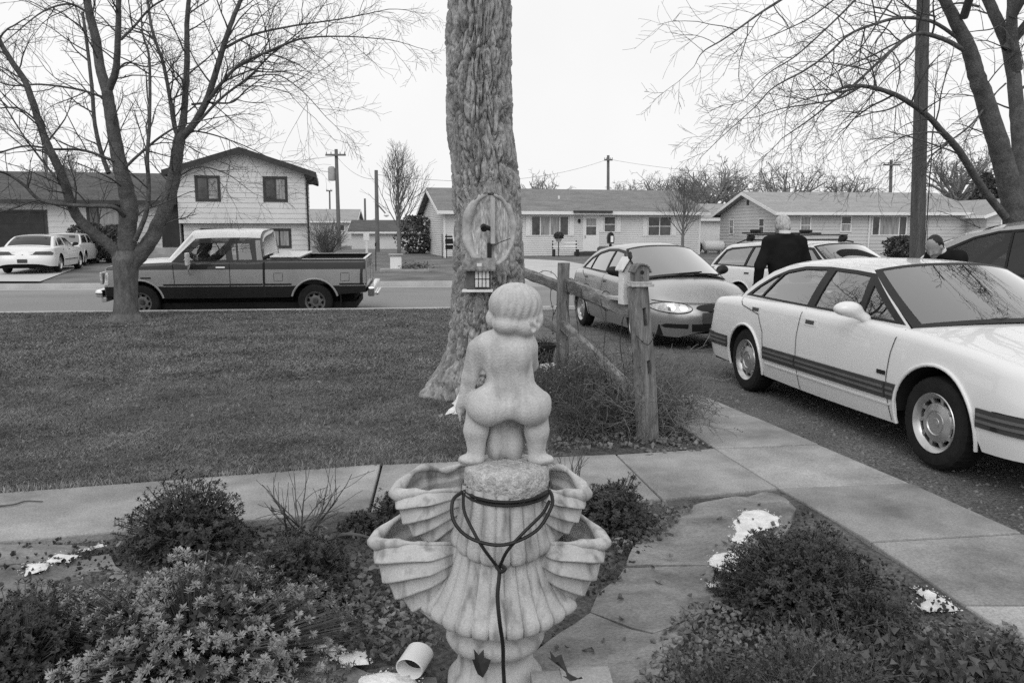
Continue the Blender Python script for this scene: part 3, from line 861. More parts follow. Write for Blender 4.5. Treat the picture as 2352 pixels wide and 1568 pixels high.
def cdt_patch(outer, holes=(), step=0.08, lines=(), extra=()):
    """triangulate a polygon with holes and inner grid points; returns 2-D verts and faces"""
    pts = []; edges = []
    def loop(poly):
        b = len(pts); q = densify(poly, step)
        pts.extend(q); n = len(q)
        edges.extend((b + i, b + (i + 1) % n) for i in range(n))
    loop(outer)
    for h in holes: loop(h)
    for ln in lines:
        b = len(pts); q = [Vector(a) for a in ln]; pts.extend(q)
        edges.extend((b + i, b + i + 1) for i in range(len(q) - 1))
    xs = [p.x for p in pts]; ys = [p.y for p in pts]
    for x in np.arange(min(xs) + step, max(xs), step):
        for y in np.arange(min(ys) + step, max(ys), step): pts.append(Vector((float(x), float(y))))
    pts.extend(Vector(e) for e in extra)
    vs, es, fs, *_ = delaunay_2d_cdt(pts, edges, [], 1, 1e-5)
    def inside(c, poly):
        r = False; n = len(poly)
        for i in range(n):
            a, b = poly[i], poly[(i + 1) % n]
            if (a[1] > c.y) != (b[1] > c.y) and c.x < (b[0] - a[0]) * (c.y - a[1]) / (b[1] - a[1]) + a[0]: r = not r
        return r
    keep = []
    for f in fs:
        c = sum((vs[i] for i in f), Vector((0, 0))) / len(f)
        if not inside(c, outer): continue
        if any(inside(c, h) for h in holes): continue
        keep.append(f)
    return vs, keep

class Car:
    def __init__(s, **k):
        s.__dict__.update(dict(rf=0.55, rr=0.5, nf=2.6, nr=3.0, tuck=0.07, top_in=0.05, zm=0.55, roll=0.05, lean_f=[(0.2, -0.06), (0.45, 0), (0.55, 0), (0.8, -0.14)],
                               lean_r=[(0.2, 0.05), (0.45, 0), (0.6, 0), (0.95, 0.08)], taper_f=0.0, taper_r=0.0, crown_h=0.05, crown_t=0.03, crown_r=0.07, bc=0.16, hc=0.10, arch_f=None, arch_r=None, roof_pow=2.6), **{})
        s.__dict__.update(k)
        s.sh = spline_fn(s.shoulder); s.bot = spline_fn(s.bottom)
        s.rail = spline_fn(sorted(s.roofline))
    # plan shape 0..1
    def plan(s, y):
        v = 1.0
        if y > s.yf - s.rf:
            t = min(1, (y - (s.yf - s.rf)) / s.rf); v = max(0.0, 1 - t ** s.nf) ** (1 / s.nf)
        elif y < s.yr + s.rr:
            t = min(1, ((s.yr + s.rr) - y) / s.rr); v = max(0.0, 1 - t ** s.nr) ** (1 / s.nr)
        if s.taper_f and y > 0: v *= 1 - s.taper_f * (y / s.yf) ** 2
        if s.taper_r and y < 0: v *= 1 - s.taper_r * (y / s.yr) ** 2
        return v
    def inset(s, y, z):
        if z < s.zm: return s.tuck * ((s.zm - z) / (s.zm - 0.18)) ** 2
        zs = s.sh(y); t = (z - s.zm) / max(0.05, zs - s.zm); r = s.top_in * t * t
        if z > zs - s.roll:
            q = min(1, (z - (zs - s.roll)) / s.roll); r += s.roll * (1 - math.sqrt(max(0, 1 - q * q)))
        return r
    def lean(s, y, z):
        b = 0.0
        if y > s.yf - 0.9: b = lerp_pts(s.lean_f, z) * ((y - (s.yf - 0.9)) / 0.9) ** 2
        elif y < s.yr + 0.9: b = lerp_pts(s.lean_r, z) * (((s.yr + 0.9) - y) / 0.9) ** 2
        return b
    def side(s, y, z, sg=1): return Vector((sg * (s.W / 2 - s.inset(y, z)) * s.plan(y), y + s.lean(y, z), z))
    def front(s, x, z):
        w = s.W / 2 - s.inset(s.yf - s.rf, min(z, s.sh(s.yf - 0.1) - s.roll)); r = min(0.999, abs(x) / w)
        if s.taper_f: r = min(0.999, r / (1 - s.taper_f * 0.8))
        y = (s.yf - s.rf) + s.rf * (1 - r ** s.nf) ** (1 / s.nf)
        return Vector((x, y + s.lean(y, z), z))
    def rear(s, x, z):
        w = s.W / 2 - s.inset(s.yr + s.rr, min(z, s.sh(s.yr + 0.1) - s.roll)); r = min(0.999, abs(x) / w)
        if s.taper_r: r = min(0.999, r / (1 - s.taper_r * 0.8))
        y = (s.yr + s.rr) - s.rr * (1 - r ** s.nr) ** (1 / s.nr)
        return Vector((x, y + s.lean(y, z), z))
    def xg(s, y, z):
        """half width of the glasshouse"""
        zb = 0.94 * s.belt; t = (z - zb) / (s.H - zb)
        c = 1 - s.gtaper * ((y - s.gc) / 1.5) ** 2
        return (s.xb + (s.xr - s.xb) * t + 0.015 * math.sin(math.pi * max(0, min(1, t)))) * c
    def glasshouse(s, y, z, sg=1): return Vector((sg * s.xg(y, z), y, z))
    def feature(s, name, poly, fn, off, thick, m_, parent, step=0.07, holes=(), smooth=True, label=None):
        """a raised piece laid on a surface: fn(a, b) -> point"""
        vs, fs = cdt_patch([tuple(p) for p in poly], [[tuple(p) for p in h] for h in holes], step)
        e = 0.004; top = []; lo = []
        for v in vs:
            p = fn(v.x, v.y); da = fn(v.x + e, v.y) - fn(v.x - e, v.y); db = fn(v.x, v.y + e) - fn(v.x, v.y - e)
            nrm = da.cross(db)
            if nrm.length < 1e-12: nrm = Vector((1, 0, 0))
            nrm.normalize()
            out = Vector((p.x, p.y * (0.15), (p.z - 0.5) * 0.3)) if abs(p.x) > 0.05 else Vector((0, p.y, 0))
            if nrm.dot(out) < 0: nrm.negate()
            top.append(p + nrm * off); lo.append(p + nrm * (off - thick))
        cnt = {}
        for f in fs:
            for i in range(len(f)):
                a, b = f[i], f[(i + 1) % len(f)]; cnt[(a, b)] = 1
        rim = [(a, b) for (a, b) in cnt if (b, a) not in cnt]
        n = len(vs); F = list(fs)
        if thick > 0: F += [(b, a, a + n, b + n) for a, b in rim]; V = top + lo
        else: V = top
        o = mesh_obj(name, V, F, m_, parent)
        bm = bmesh.new(); bm.from_mesh(o.data)
        loose = [v for v in bm.verts if not v.link_faces]; bmesh.ops.delete(bm, geom=loose, context='VERTS')
        bmesh.ops.recalc_face_normals(bm, faces=bm.faces)
        f = max(bm.faces, key=lambda q: q.calc_area())
        c = f.calc_center_median(); out = Vector((c.x, c.y * 0.2, 0)) if abs(c.x) > 0.3 else Vector((0, c.y, 0))
        if f.normal.dot(out) < 0: bmesh.ops.reverse_faces(bm, faces=bm.faces)
        bm.to_mesh(o.data); bm.free()
        if smooth:
            o.data.polygons.foreach_set('use_smooth', np.ones(len(o.data.polygons), dtype=bool)); o.data.set_sharp_from_angle(angle=math.radians(40))
        if label: o['label'] = label
        return o
    def stations(s):
        ys = list(np.arange(s.yr + s.rr, s.yf - s.rf, 0.07))
        for i in range(1, 15): ys.append(s.yf - s.rf + s.rf * math.sin(math.pi / 2 * i / 14))
        ys.append(s.yf - s.rf)
        for i in range(1, 15): ys.append(s.yr + s.rr - s.rr * math.sin(math.pi / 2 * i / 14))
        ys += [s.cowl, s.deck]
        ys = sorted(ys); out = [ys[0]]
        for y in ys[1:]:
            if y - out[-1] > 1e-3: out.append(y)
        return out
    def outline(s, ys):
        """side outline with the wheel arches, anticlockwise from the rear bottom"""
        pts = []
        arcs = [(a, r) for a, r in ((s.ar, s.arch_r or s.arch), (s.af, s.arch_f or s.arch)) if r]
        y = s.yr; bottom = []
        allb = sorted(ys); i = 0
        def in_arc(y):
            for a, r in arcs:
                h = s.bot(a) - s.wr
                if abs(y - a) < math.sqrt(max(0, r * r - h * h)): return True
            return False
        segs = [(y, s.bot(y)) for y in allb if not in_arc(y)]
        for a, r in arcs:
            h = s.bot(a) - s.wr; half = math.sqrt(max(0, r * r - h * h)); th0 = math.atan2(h, -half); th1 = math.atan2(h, half)
            if th0 < 0: th0 += 2 * math.pi
            n = 26
            segs += [(a + r * math.cos(th0 + (th1 - th0) * k / n) * 1.0 + 1e-6 * k, s.wr + r * math.sin(th0 + (th1 - th0) * k / n)) for k in range(n + 1)]
        # order: bottom runs by y; arcs are single valued in y only on their upper half, which suits
        segs.sort(key=lambda p: p[0])
        top = [(y, s.sh(y)) for y in reversed(allb)]
        return segs + top
    def shell(s, parent, paint, name='body', bands=None, hood_m=None):
        """painted body: both sides, bonnet, boot lid and glasshouse frame in one mesh"""
        ys = s.stations(); mats_ = [paint] + ([b[1] for b in bands] if bands else []) + ([hood_m] if hood_m else [])
        V = []; F = []; FM = []
        ol = s.outline(ys)
        extra = []
        for y in ys[1:-1]:
            zt = s.sh(y)
            for k in (0.08, 0.25, 0.5, 0.8, 1.1): extra.append((y, zt - s.roll * k))
            for z in np.arange(0.22, zt - s.roll * 1.3, 0.08): extra.append((y, float(z)))
        pts = [Vector(p) for p in ol]; n = len(pts)
        edges = [(i, (i + 1) % n) for i in range(n)]
        if bands:
            for z, _m in bands:
                b = len(pts); q = [Vector((y, z)) for y in ys]; pts += q
                edges += [(b + i, b + i + 1) for i in range(len(q) - 1)]
        pts += [Vector(e) for e in extra]
        vs, es, fs, *_ = delaunay_2d_cdt(pts, edges, [], 1, 1e-6)
        def inside(c):
            r = False
            for i in range(n):
                a, b = ol[i], ol[(i + 1) % n]
                if (a[1] > c.y) != (b[1] > c.y) and c.x < (b[0] - a[0]) * (c.y - a[1]) / (b[1] - a[1]) + a[0]: r = not r
            return r
        good = []
        for f in fs:
            c = sum((vs[i] for i in f), Vector((0, 0))) / len(f)
            if inside(c): good.append((f, c))
        for sg in (1, -1):
            b = len(V); V += [s.side(v.x, v.y, sg) for v in vs]
            for f, c in good:
                F.append(tuple(b + i for i in (f if sg > 0 else f[::-1])))
                mi = 0
                if bands:
                    for k, (z, _m) in enumerate(bands):
                        if c.y < z: mi = k + 1; break
                FM.append(mi)
        # bonnet and boot lid
        hm = len(mats_) - 1 if hood_m else 0
        def deck(ya, yb, crown, mi):
            rows = [y for y in ys if ya - 1e-6 <= y <= yb + 1e-6]; b = len(V); nc = 17
            for y in rows:
                e = s.side(y, s.sh(y), 1)
                for j in range(nc):
                    fx = -1 + 2 * j / (nc - 1)
                    cr = crown(y) * (1 - abs(fx) ** 2.2)
                    V.append(Vector((e.x * fx, e.y, e.z + cr)))
            for i in range(len(rows) - 1):
                for j in range(nc - 1):
                    F.append((b + i * nc + j, b + i * nc + j + 1, b + (i + 1) * nc + j + 1, b + (i + 1) * nc + j)); FM.append(mi)
        deck(s.cowl, s.yf, lambda y: s.crown_h * min(1, (s.yf - y) / 0.5) ** 0.6 * min(1, s.plan(y) + 0.2), hm)
        if s.deck > s.yr + 0.05: deck(s.yr, s.deck, lambda y: s.crown_t * min(1, (y - s.yr) / 0.4) ** 0.6, 0)
        # glasshouse: side frames
        gl = [tuple(p) for p in s.g_outline()]
        for sg in (1, -1):
            v2, f2 = cdt_patch(gl, [[tuple(p) for p in s.dlo]], 0.07)
            b = len(V); V += [s.glasshouse(v.x, v.y, sg) for v in v2]
            for f in f2: F.append(tuple(b + i for i in f)); FM.append(0)
        # roof
        nc = 17; rows = np.linspace(s.Ct[0], s.At[0], 22); b = len(V)
        for i, y in enumerate(rows):
            z = s.rail(y)
            tt = (y - s.Ct[0]) / (s.At[0] - s.Ct[0])
            hc = s.hc * max(0, tt * 2 - 1) - s.hr * max(0, 1 - tt * 2)
            for j in range(nc):
                fx = math.sin(math.pi / 2 * (-1 + 2 * j / (nc - 1)))
                V.append(Vector((s.xg(y, z) * fx, y + hc * (1 - fx * fx), z + s.crown_r * (1 - abs(fx) ** s.roof_pow))))
        for i in range(len(rows) - 1):
            for j in range(nc - 1): F.append((b + i * nc + j, b + i * nc + j + 1, b + (i + 1) * nc + j + 1, b + (i + 1) * nc + j)); FM.append(hm)
        o = mesh_obj(name, V, F, mats_, parent, False, FM)
        bm = bmesh.new(); bm.from_mesh(o.data)
        bmesh.ops.delete(bm, geom=[v for v in bm.verts if not v.link_faces], context='VERTS')
        bmesh.ops.remove_doubles(bm, verts=bm.verts, dist=0.002)
        bmesh.ops.recalc_face_normals(bm, faces=bm.faces)
        bm.to_mesh(o.data); bm.free()
        o.data.polygons.foreach_set('use_smooth', np.ones(len(o.data.polygons), dtype=bool)); o.data.set_sharp_from_angle(angle=math.radians(50))
        return o
    def g_outline(s):
        """glasshouse outline in the side view"""
        base = [(y, s.sh(y) - 0.015) for y in np.linspace(s.Cb[0], s.Ab[0], 16)]
        roof = [(y, s.rail(y)) for y in np.linspace(s.At[0], s.Ct[0], 20)]
        apil = getattr(s, 'apillar', None) or [(s.Ab[0] + (s.At[0] - s.Ab[0]) * t, s.Ab[1] + (s.At[1] - s.Ab[1]) * t) for t in (0.33, 0.66)]
        cp = getattr(s, 'cpillar', None)
        cpil = cp if cp else [(s.Ct[0] + (s.Cb[0] - s.Ct[0]) * t, s.Ct[1] + (s.Cb[1] - s.Ct[1]) * t) for t in (0.33, 0.66)]
        return base + apil + roof + cpil
    def screen(s, parent, which, glass, trim, border=0.05):
        """windscreen or rear window between its pillars"""
        if which == 'front': E0, E1, b0, b1, c0, c1 = s.Ab, s.At, s.bc, s.hc, s.crown_h, s.crown_r; path = list(reversed(getattr(s, 'apillar', None) or [])) or None
        else: E0, E1, b0, b1, c0, c1 = s.Cb, s.Ct, -s.brc, -s.hr, s.crown_t + 0.01, s.crown_r; path = getattr(s, 'cpillar', None)
        pts = [E0] + (list(reversed(path)) if path else []) + [E1]
        ts = [0.0]
        for p, q in zip(pts, pts[1:]): ts.append(ts[-1] + math.hypot(q[0] - p[0], q[1] - p[1]))
        fy = lambda t: lerp_pts([(a / ts[-1], p[0]) for a, p in zip(ts, pts)], t); fz = lambda t: lerp_pts([(a / ts[-1], p[1]) for a, p in zip(ts, pts)], t)
        def pt(fx, t, o=0.0):
            y, z = fy(t), fz(t)
            pw = 2.2 + (s.roof_pow - 2.2) * t
            q = Vector((s.xg(y, z) * fx, y + (b0 + (b1 - b0) * t) * (1 - fx * fx), z + (c0 + (c1 - c0) * t) * (1 - abs(fx) ** pw)))
            return q + Vector((0, (0.8 if which == 'front' else -0.8), 0.6)) * o
        nc, nr = 24, 12
        bx = border / s.xb
        fxs = [-1, -1 + bx] + list(np.linspace(-1 + bx, 1 - bx, nc))[1:-1] + [1 - bx, 1]
        rows = [0, 0.06] + list(np.linspace(0.06, 0.95, nr))[1:-1] + [0.95, 1]
        V = [pt(f, t) for t in rows for f in fxs]; W = len(fxs)
        Fg = []; Ft = []
        for i in range(len(rows) - 1):
            for j in range(W - 1):
                q = (i * W + j, i * W + j + 1, (i + 1) * W + j + 1, (i + 1) * W + j)
                (Ft if i in (0, len(rows) - 2) or j in (0, W - 2) else Fg).append(q)
        nm = 'windscreen' if which == 'front' else 'rear_window'
        g = mesh_obj(nm, V, Fg, glass, parent, True)
        t = mesh_obj(nm + '_frame', V, Ft, trim, parent, True)
        for o in (g, t):
            bm = bmesh.new(); bm.from_mesh(o.data); bmesh.ops.delete(bm, geom=[v for v in bm.verts if not v.link_faces], context='VERTS')
            for f in bm.faces:
                if f.normal.z < 0: f.normal_flip()
            bm.to_mesh(o.data); bm.free()
        return pt
    def side_glass(s, parent, panes, glass, trim, sides=(1, -1), names='side_window'):
        for sg in sides:
            fn = lambda a, b, sg=sg: s.glasshouse(a, b, sg)
            s.feature('window_surround', grow(s.dlo, 0.012), fn, 0.004, 0.02, trim, parent, 0.09, holes=panes)
            for p in panes: s.feature(names, grow(p, 0.004), fn, -0.006, 0.0, glass, parent, 0.12)
    def seam(s, parent, pts, sides=(1, -1), w=0.004, m_=None, name='door_seam', fn=None):
        """a thin dark gap along points of the body side"""
        P2 = []
        for p, q in zip(pts, pts[1:]):
            p, q = Vector(p), Vector(q); k = max(1, int((q - p).length / 0.04))
            P2 += [p.lerp(q, j / k) for j in range(k)]
        P2.append(Vector(pts[-1]))
        for sg in sides:
            f = fn or (lambda a, b, sg=sg: s.side(a, b, sg))
            left = []; right = []
            for i, p in enumerate(P2):
                t = (P2[min(i + 1, len(P2) - 1)] - P2[max(0, i - 1)]).normalized(); nn = Vector((-t.y, t.x)) * w
                left.append(p + nn); right.append(p - nn)
            V = []
            for q in left + right:
                a = f(q.x, q.y); c = Vector((sg * 0.0045 if not fn else 0, 0, 0.0)); V.append(a + c)
            n = len(P2)
            mesh_obj(name, V, [(i, i + 1, n + i + 1, n + i) for i in range(n - 1)], m_ or M_DARKGAP, parent)
    def underside(s, parent):
        mb = MB(); w = s.W / 2
        mb.box(-w + 0.16, w - 0.16, s.yr + 0.25, s.yf - 0.3, 0.2, 0.34)
        mb.box(-w + 0.36, w - 0.36, s.yr + 0.3, s.yf - 0.35, 0.34, 0.62)
        for a, r in ((s.ar, s.arch_r or s.arch), (s.af, s.arch_f or s.arch)):
            for sg in (1, -1):
                n = 22; vs = []
                for k in range(n + 1):
                    th = math.pi * k / n
                    y, z = a + (r - 0.004) * math.cos(th), s.wr + (r - 0.004) * math.sin(th)
                    x1 = s.side(y, max(z, 0.25), 1).x - 0.012
                    vs += [Vector((sg * x1, y, z)), Vector((sg * (w - 0.36), y, z))]
                mb.add(vs, [(2 * k, 2 * k + 2, 2 * k + 3, 2 * k + 1) for k in range(n)])
        mb.build('underbody', M_UNDER, parent, fix=False)
    def arch_lip(s, parent, paint, r=0.012, sides=(1, -1)):
        for a, rr in ((s.ar, s.arch_r or s.arch), (s.af, s.arch_f or s.arch)):
            for sg in sides:
                h = s.bot(a) - s.wr; pts = []
                th0 = math.asin(max(-1, min(1, h / rr)))
                for k in range(25):
                    th = th0 + (math.pi - 2 * th0) * k / 24
                    y, z = a + (rr + 0.004) * math.cos(th), s.wr + (rr + 0.004) * math.sin(th)
                    pts.append(s.side(y, z, sg) + Vector((sg * 0.004, 0, 0)))
                MB().tube(pts, r, 8).build('wheel_arch', paint, parent, smooth=True, sharp=60)
    def cabin(s, parent, seats=((0.05, 0.4), (0.05, -0.4), (-0.85, 0.4), (-0.85, -0.4)), wheel_x=-0.38, floor=0.42, dash=True):
        for y, x in seats:
            mb = MB()
            mb.box(x - 0.26, x + 0.26, y - 0.25, y + 0.28, floor, floor + 0.2, 0.05)
            M = Matrix.Translation((x, y - 0.27, floor + 0.12)) @ Matrix.Rotation(math.radians(14), 4, 'X')
            mb.box(-0.25, 0.25, -0.08, 0.08, 0, 0.58, 0.05, M)
            mb.box(-0.12, 0.12, -0.05, 0.05, 0.6, 0.78, 0.04, M)
            mb.build('seat', M_SEAT, parent, smooth=True)
        mb = MB(); mb.box(-s.xb + 0.05, s.xb - 0.05, s.cowl - 0.5, s.cowl - 0.02, 0.55, s.sh(s.cowl) - 0.02, 0.05)
        mb.build('dashboard', M_BTRIM, parent)
        pts = [Vector((wheel_x + 0.18 * math.cos(a), s.cowl - 0.62 + 0.09 * math.sin(a) * -1, s.sh(s.cowl) - 0.04 + 0.16 * math.sin(a))) for a in np.linspace(0, 2 * math.pi, 24)[:-1]]
        mb = MB().tube(pts, 0.014, 8, closed=True); mb.build('steering_wheel', M_BTRIM, parent, smooth=True)

def wheel(parent, x, y, R, rim_r, width, style, rimmat, sg, spin=0.0):
    """tyre, rim and hub; sg = +1 when the outer face looks to +X"""
    root = bpy.data.objects.new('wheel', None); C.objects.link(root); root.parent = parent
    root.location = (x, y, R); root.rotation_euler = (spin * sg, 0, 0)
    M = Matrix.Rotation(math.pi / 2 * sg, 4, 'Y')
    w = width / 2
    rr = rim_r
    prof = [(rr - 0.012, -w * 0.9), (rr + 0.01, -w), (R - 0.035, -w * 1.02), (R - 0.008, -w * 0.86), (R, -w * 0.6), (R, w * 0.6), (R - 0.008, w * 0.86), (R - 0.035, w * 1.02), (rr + 0.035, w * 1.03), (rr + 0.01, w), (rr - 0.012, w * 0.9)]
    mb = MB()
    def fx(th, i, r, z):
        if 3 <= i <= 7 and int(th / (2 * math.pi) * 96) % 2 == 0: return r - 0.006, z
        return r, z
    mb.lathe(prof, 96, M, fx); mb.build('tyre', M_RUBBER, root, smooth=True, sharp=30)
    mb = MB()
    bk = MB(); bk.lathe([(0.0, w * 0.15), (rr - 0.012, w * 0.15)], 32, M); bk.build('brake_drum', M_UNDER, root)
    mb.lathe([(rr - 0.03, w * 0.1), (rr - 0.022, w * 0.75), (rr - 0.004, w * 0.95), (rr + 0.006, w * 1.0), (rr + 0.002, w * 1.05), (rr - 0.02, w * 0.9), (rr - 0.034, w * 0.7)], 48, M)
    def pl(th, r, z): return M @ Vector((r * math.cos(th), r * math.sin(th), z))
    if style == 'disc_slots':
        h = rr * 0.70
        mb.lathe([(0.0, w * 0.8), (h * 0.5, w * 0.8), (h * 0.52, w * 0.77), (h * 0.56, w * 0.77), (h * 0.6, w * 0.84), (h * 0.95, w * 0.72), (h, w * 0.6)], 48, M)
        n = 10
        for k in range(n):
            th = 2 * math.pi * k / n; a = 0.095
            vs = [pl(th - a * 1.1, h * 0.96, w * 0.72), pl(th + a * 1.1, h * 0.96, w * 0.72), pl(th + a * 0.9 + 0.12, rr - 0.025, w * 0.74), pl(th - a * 0.9 + 0.12, rr - 0.025, w * 0.74)]
            lo = [v - (M @ Vector((0, 0, w * 0.3))) for v in vs]
            mb.add(vs + lo, [(0, 1, 2, 3), (0, 4, 5, 1), (1, 5, 6, 2), (3, 2, 6, 7), (0, 3, 7, 4)])
        cap = MB(); cap.lathe([(0.0, w * 0.83), (0.034, w * 0.83), (0.036, w * 0.805)], 24, M); cap.box(-0.012, 0.012, -0.018, 0.018, w * 0.83, w * 0.845, M=M)
        cap.build('hub_cap', M_ALLOY, root, smooth=True)
    elif style == 'steel_holes':
        n = 8
        mb.lathe([(0.0, w * 0.55), (0.055, w * 0.55), (0.06, w * 0.4), (rr * 0.55, w * 0.45), (rr * 0.58, w * 0.42)], 40, M)
        # the perforated ring: webs between the round holes
        for k in range(n):
            th = 2 * math.pi * k / n; a = 0.2
            vs = []
            for r, aa in ((rr * 0.56, 0.27), (rr * 0.66, 0.16), (rr * 0.75, 0.14), (rr * 0.84, 0.2), (rr * 0.92, 0.36)):
                vs += [pl(th - aa, r, w * 0.42), pl(th + aa, r, w * 0.42)]
            mb.add(vs, [(2 * q, 2 * q + 1, 2 * q + 3, 2 * q + 2) for q in range(4)])
        cap = MB(); cap.lathe([(0.0, w * 0.8), (0.04, w * 0.78), (0.055, w * 0.5)], 20, M); cap.build('hub_cap', M_GTRIM, root, smooth=True)
    else:
        n = 7
        mb.lathe([(0.0, w * 0.8), (0.05, w * 0.8), (0.07, w * 0.7), (0.075, w * 0.4)], 32, M)
        for k in range(n):
            th = 2 * math.pi * k / n
            vs = [pl(th - 0.32, 0.06, w * 0.72), pl(th + 0.32, 0.06, w * 0.72), pl(th + 0.17, rr - 0.025, w * 0.72), pl(th - 0.17, rr - 0.025, w * 0.72)]
            lo = [v - (M @ Vector((0, 0, w * 0.3))) for v in vs]
            mb.add(vs + lo, [(0, 1, 2, 3), (0, 4, 5, 1), (1, 5, 6, 2), (3, 2, 6, 7), (0, 3, 7, 4)])
    mb.build('rim', rimmat, root, smooth=True, sharp=40)
    return root

def mirror_pod(parent, base, tip, size, m_, glass=None):
    """door mirror: rounded shell on a foot"""
    s = SDF((-0.26, -0.2, -0.14), (0.26, 0.2, 0.2), 0.008)
    d = Vector(tip) - Vector(base); L = d.length
    a, b, c = size
    s.ball((d.x, d.y, d.z), (a, b, c), 0.01)
    s.cone((0, 0, 0), (d.x * 0.75, d.y * 0.75, d.z * 0.75), 0.038, 0.045, 0.04)
    s.cut(s.Y - (d.y - b * 0.45), 0.004)
    o = s.build('door_mirror', m_, parent); o.location = base
    return o
# ---- white sedan close by on the gravel drive
M_RIB = mat('moulding_rib_grey', 0.13, 0.1, 6, 3, rough=0.45)
def strip_poly(y0, y1, z0, z1, n=12):
    ys = np.linspace(y0, y1, n)
    return [(float(y), z0) for y in ys] + [(float(y), z1) for y in ys[::-1]]
def sedan_details(c, root, paint, mould, mz, seams, handles, sides=(1, -1), mould_spans=None):
    for sg in sides:
        fn = lambda a, b, sg=sg: c.side(a, b, sg)
        for (y0, y1) in mould_spans:
            c.feature('side_moulding', strip_poly(y0, y1, mz[0], mz[1]), fn, 0.014, 0.02, mould, root, 0.08)
            for k in (0.28, 0.62):
                zz = mz[0] + (mz[1] - mz[0]) * k
                c.feature('moulding_rib', strip_poly(y0 + 0.01, y1 - 0.01, zz, zz + 0.018), fn, 0.021, 0.012, M_RIB, root, 0.1)
        for (y, z) in handles:
            h = c.feature('door_handle', [(y - 0.11, z - 0.03), (y + 0.09, z - 0.03), (y + 0.09, z + 0.03), (y - 0.11, z + 0.03)], fn, 0.004, 0.01, paint, root, 0.05)
            c.feature('handle_recess', [(y - 0.09, z - 0.016), (y + 0.045, z - 0.016), (y + 0.045, z + 0.018), (y - 0.09, z + 0.018)], fn, 0.0062, 0.003, M_GTRIM, h, 0.05)
    for s_ in seams: c.seam(root, s_, sides)

ws = Car(W=1.88, yf=2.52, yr=-2.62, H=1.335, belt=1.0, ar=-1.405, af=1.405, wr=0.325, arch=0.375, arch_f=0.40, arch_r=0.365,
         shoulder=[(-2.62, .79), (-2.52, .86), (-2.2, .915), (-1.7, .945), (-.8, .962), (.2, .955), (1.0, .93), (1.5, .89), (2.0, .825), (2.35, .755), (2.52, .69)],
         bottom=[(-2.62, .42), (-2.45, .28), (-2.0, .25), (0, .215), (1.8, .24), (2.35, .26), (2.52, .36)],
         roofline=[(-1.08, 1.30), (-.6, 1.333), (-.2, 1.338), (.26, 1.322)], At=(.26, 1.322), Ab=(1.0, .93), Ct=(-1.08, 1.30), Cb=(-1.80, .945),
         cpillar=[(-1.30, 1.235), (-1.55, 1.11), (-1.70, 1.015)], cowl=1.0, deck=-1.74, xb=.825, xr=.63, gtaper=.05, gc=-.3, hr=.08, brc=.12, bc=.22, hc=.10,
         crown_h=.06, crown_r=.06, crown_t=.03, rf=.62, nf=2.6, rr=.55, nr=2.8, tuck=.06, top_in=.05, roll=.07, taper_f=.03, taper_r=.03,
         lean_f=[(.25, -.05), (.45, 0), (.55, 0), (.72, -.10)], lean_r=[(.25, .06), (.4, 0), (.56, 0), (.6, .05), (.9, .09)],
         dlo=[(-1.64, .978), (.88, .955), (.31, 1.283), (.05, 1.298), (-.35, 1.308), (-.75, 1.295), (-1.02, 1.25), (-1.25, 1.175), (-1.46, 1.075)])
car1 = thing('white_sedan', 'large white four-door sedan filling the right edge, grey side moulding, parked on gravel', 'car', (3.50, 6.84, -0.035), math.pi + 0.185)
car1.scale = (0.975, 0.975, 0.99)
ws.shell(car1, M_WHITE)
ws.screen(car1, 'front', M_GLASS, M_BTRIM, 0.07)
ws.screen(car1, 'rear', M_GLASS, M_BTRIM, 0.07)
ws_panes = [[(-1.57, .988), (-1.335, .986), (-1.105, 1.212), (-1.24, 1.165), (-1.44, 1.07)],
            [(-1.30, .986), (-.43, .978), (-.37, 1.29), (-.74, 1.279), (-1.03, 1.23), (-1.07, 1.212)],
            [(-.31, .977), (.33, .972), (.27, 1.268), (.05, 1.282), (-.25, 1.29)],
            [(.39, .971), (.78, .967), (.37, 1.205)]]
ws.side_glass(car1, ws_panes, M_GLASS, M_BTRIM)
ws.underside(car1); ws.arch_lip(car1, M_WHITE, 0.014)
ws.cabin(car1)
sedan_details(ws, car1, M_WHITE, M_GTRIM, (.405, .525),
              [[(.985, .925), (.955, .86), (.93, .75), (.915, .55), (.93, .40), (.96, .24)], [(-.37, .955), (-.385, .7), (-.375, .5), (-.34, .22)],
               [(-1.62, .94), (-1.52, .88), (-1.15, .82), (-1.02, .66), (-.98, .4)]],
              [(-.18, .845), (-1.2, .86)], mould_spans=[(-.99, -.385), (-.37, .905), (.92, 1.02), (1.82, 2.2), (-2.30, -1.80)])
ws.feature('bumper_strip', [(x, z) for x, z in [(-.93, .41), (-.5, .41), (0, .41), (.5, .41), (.93, .41), (.93, .53), (.5, .53), (0, .53), (-.5, .53), (-.93, .53)]], ws.front, 0.016, 0.03, M_BTRIM, car1, 0.05)
ws.feature('bumper_strip', [(x, z) for x, z in [(-.93, .41), (-.5, .41), (0, .41), (.5, .41), (.93, .41), (.93, .53), (.5, .53), (0, .53), (-.5, .53), (-.93, .53)]], ws.rear, 0.016, 0.03, M_BTRIM, car1, 0.05)
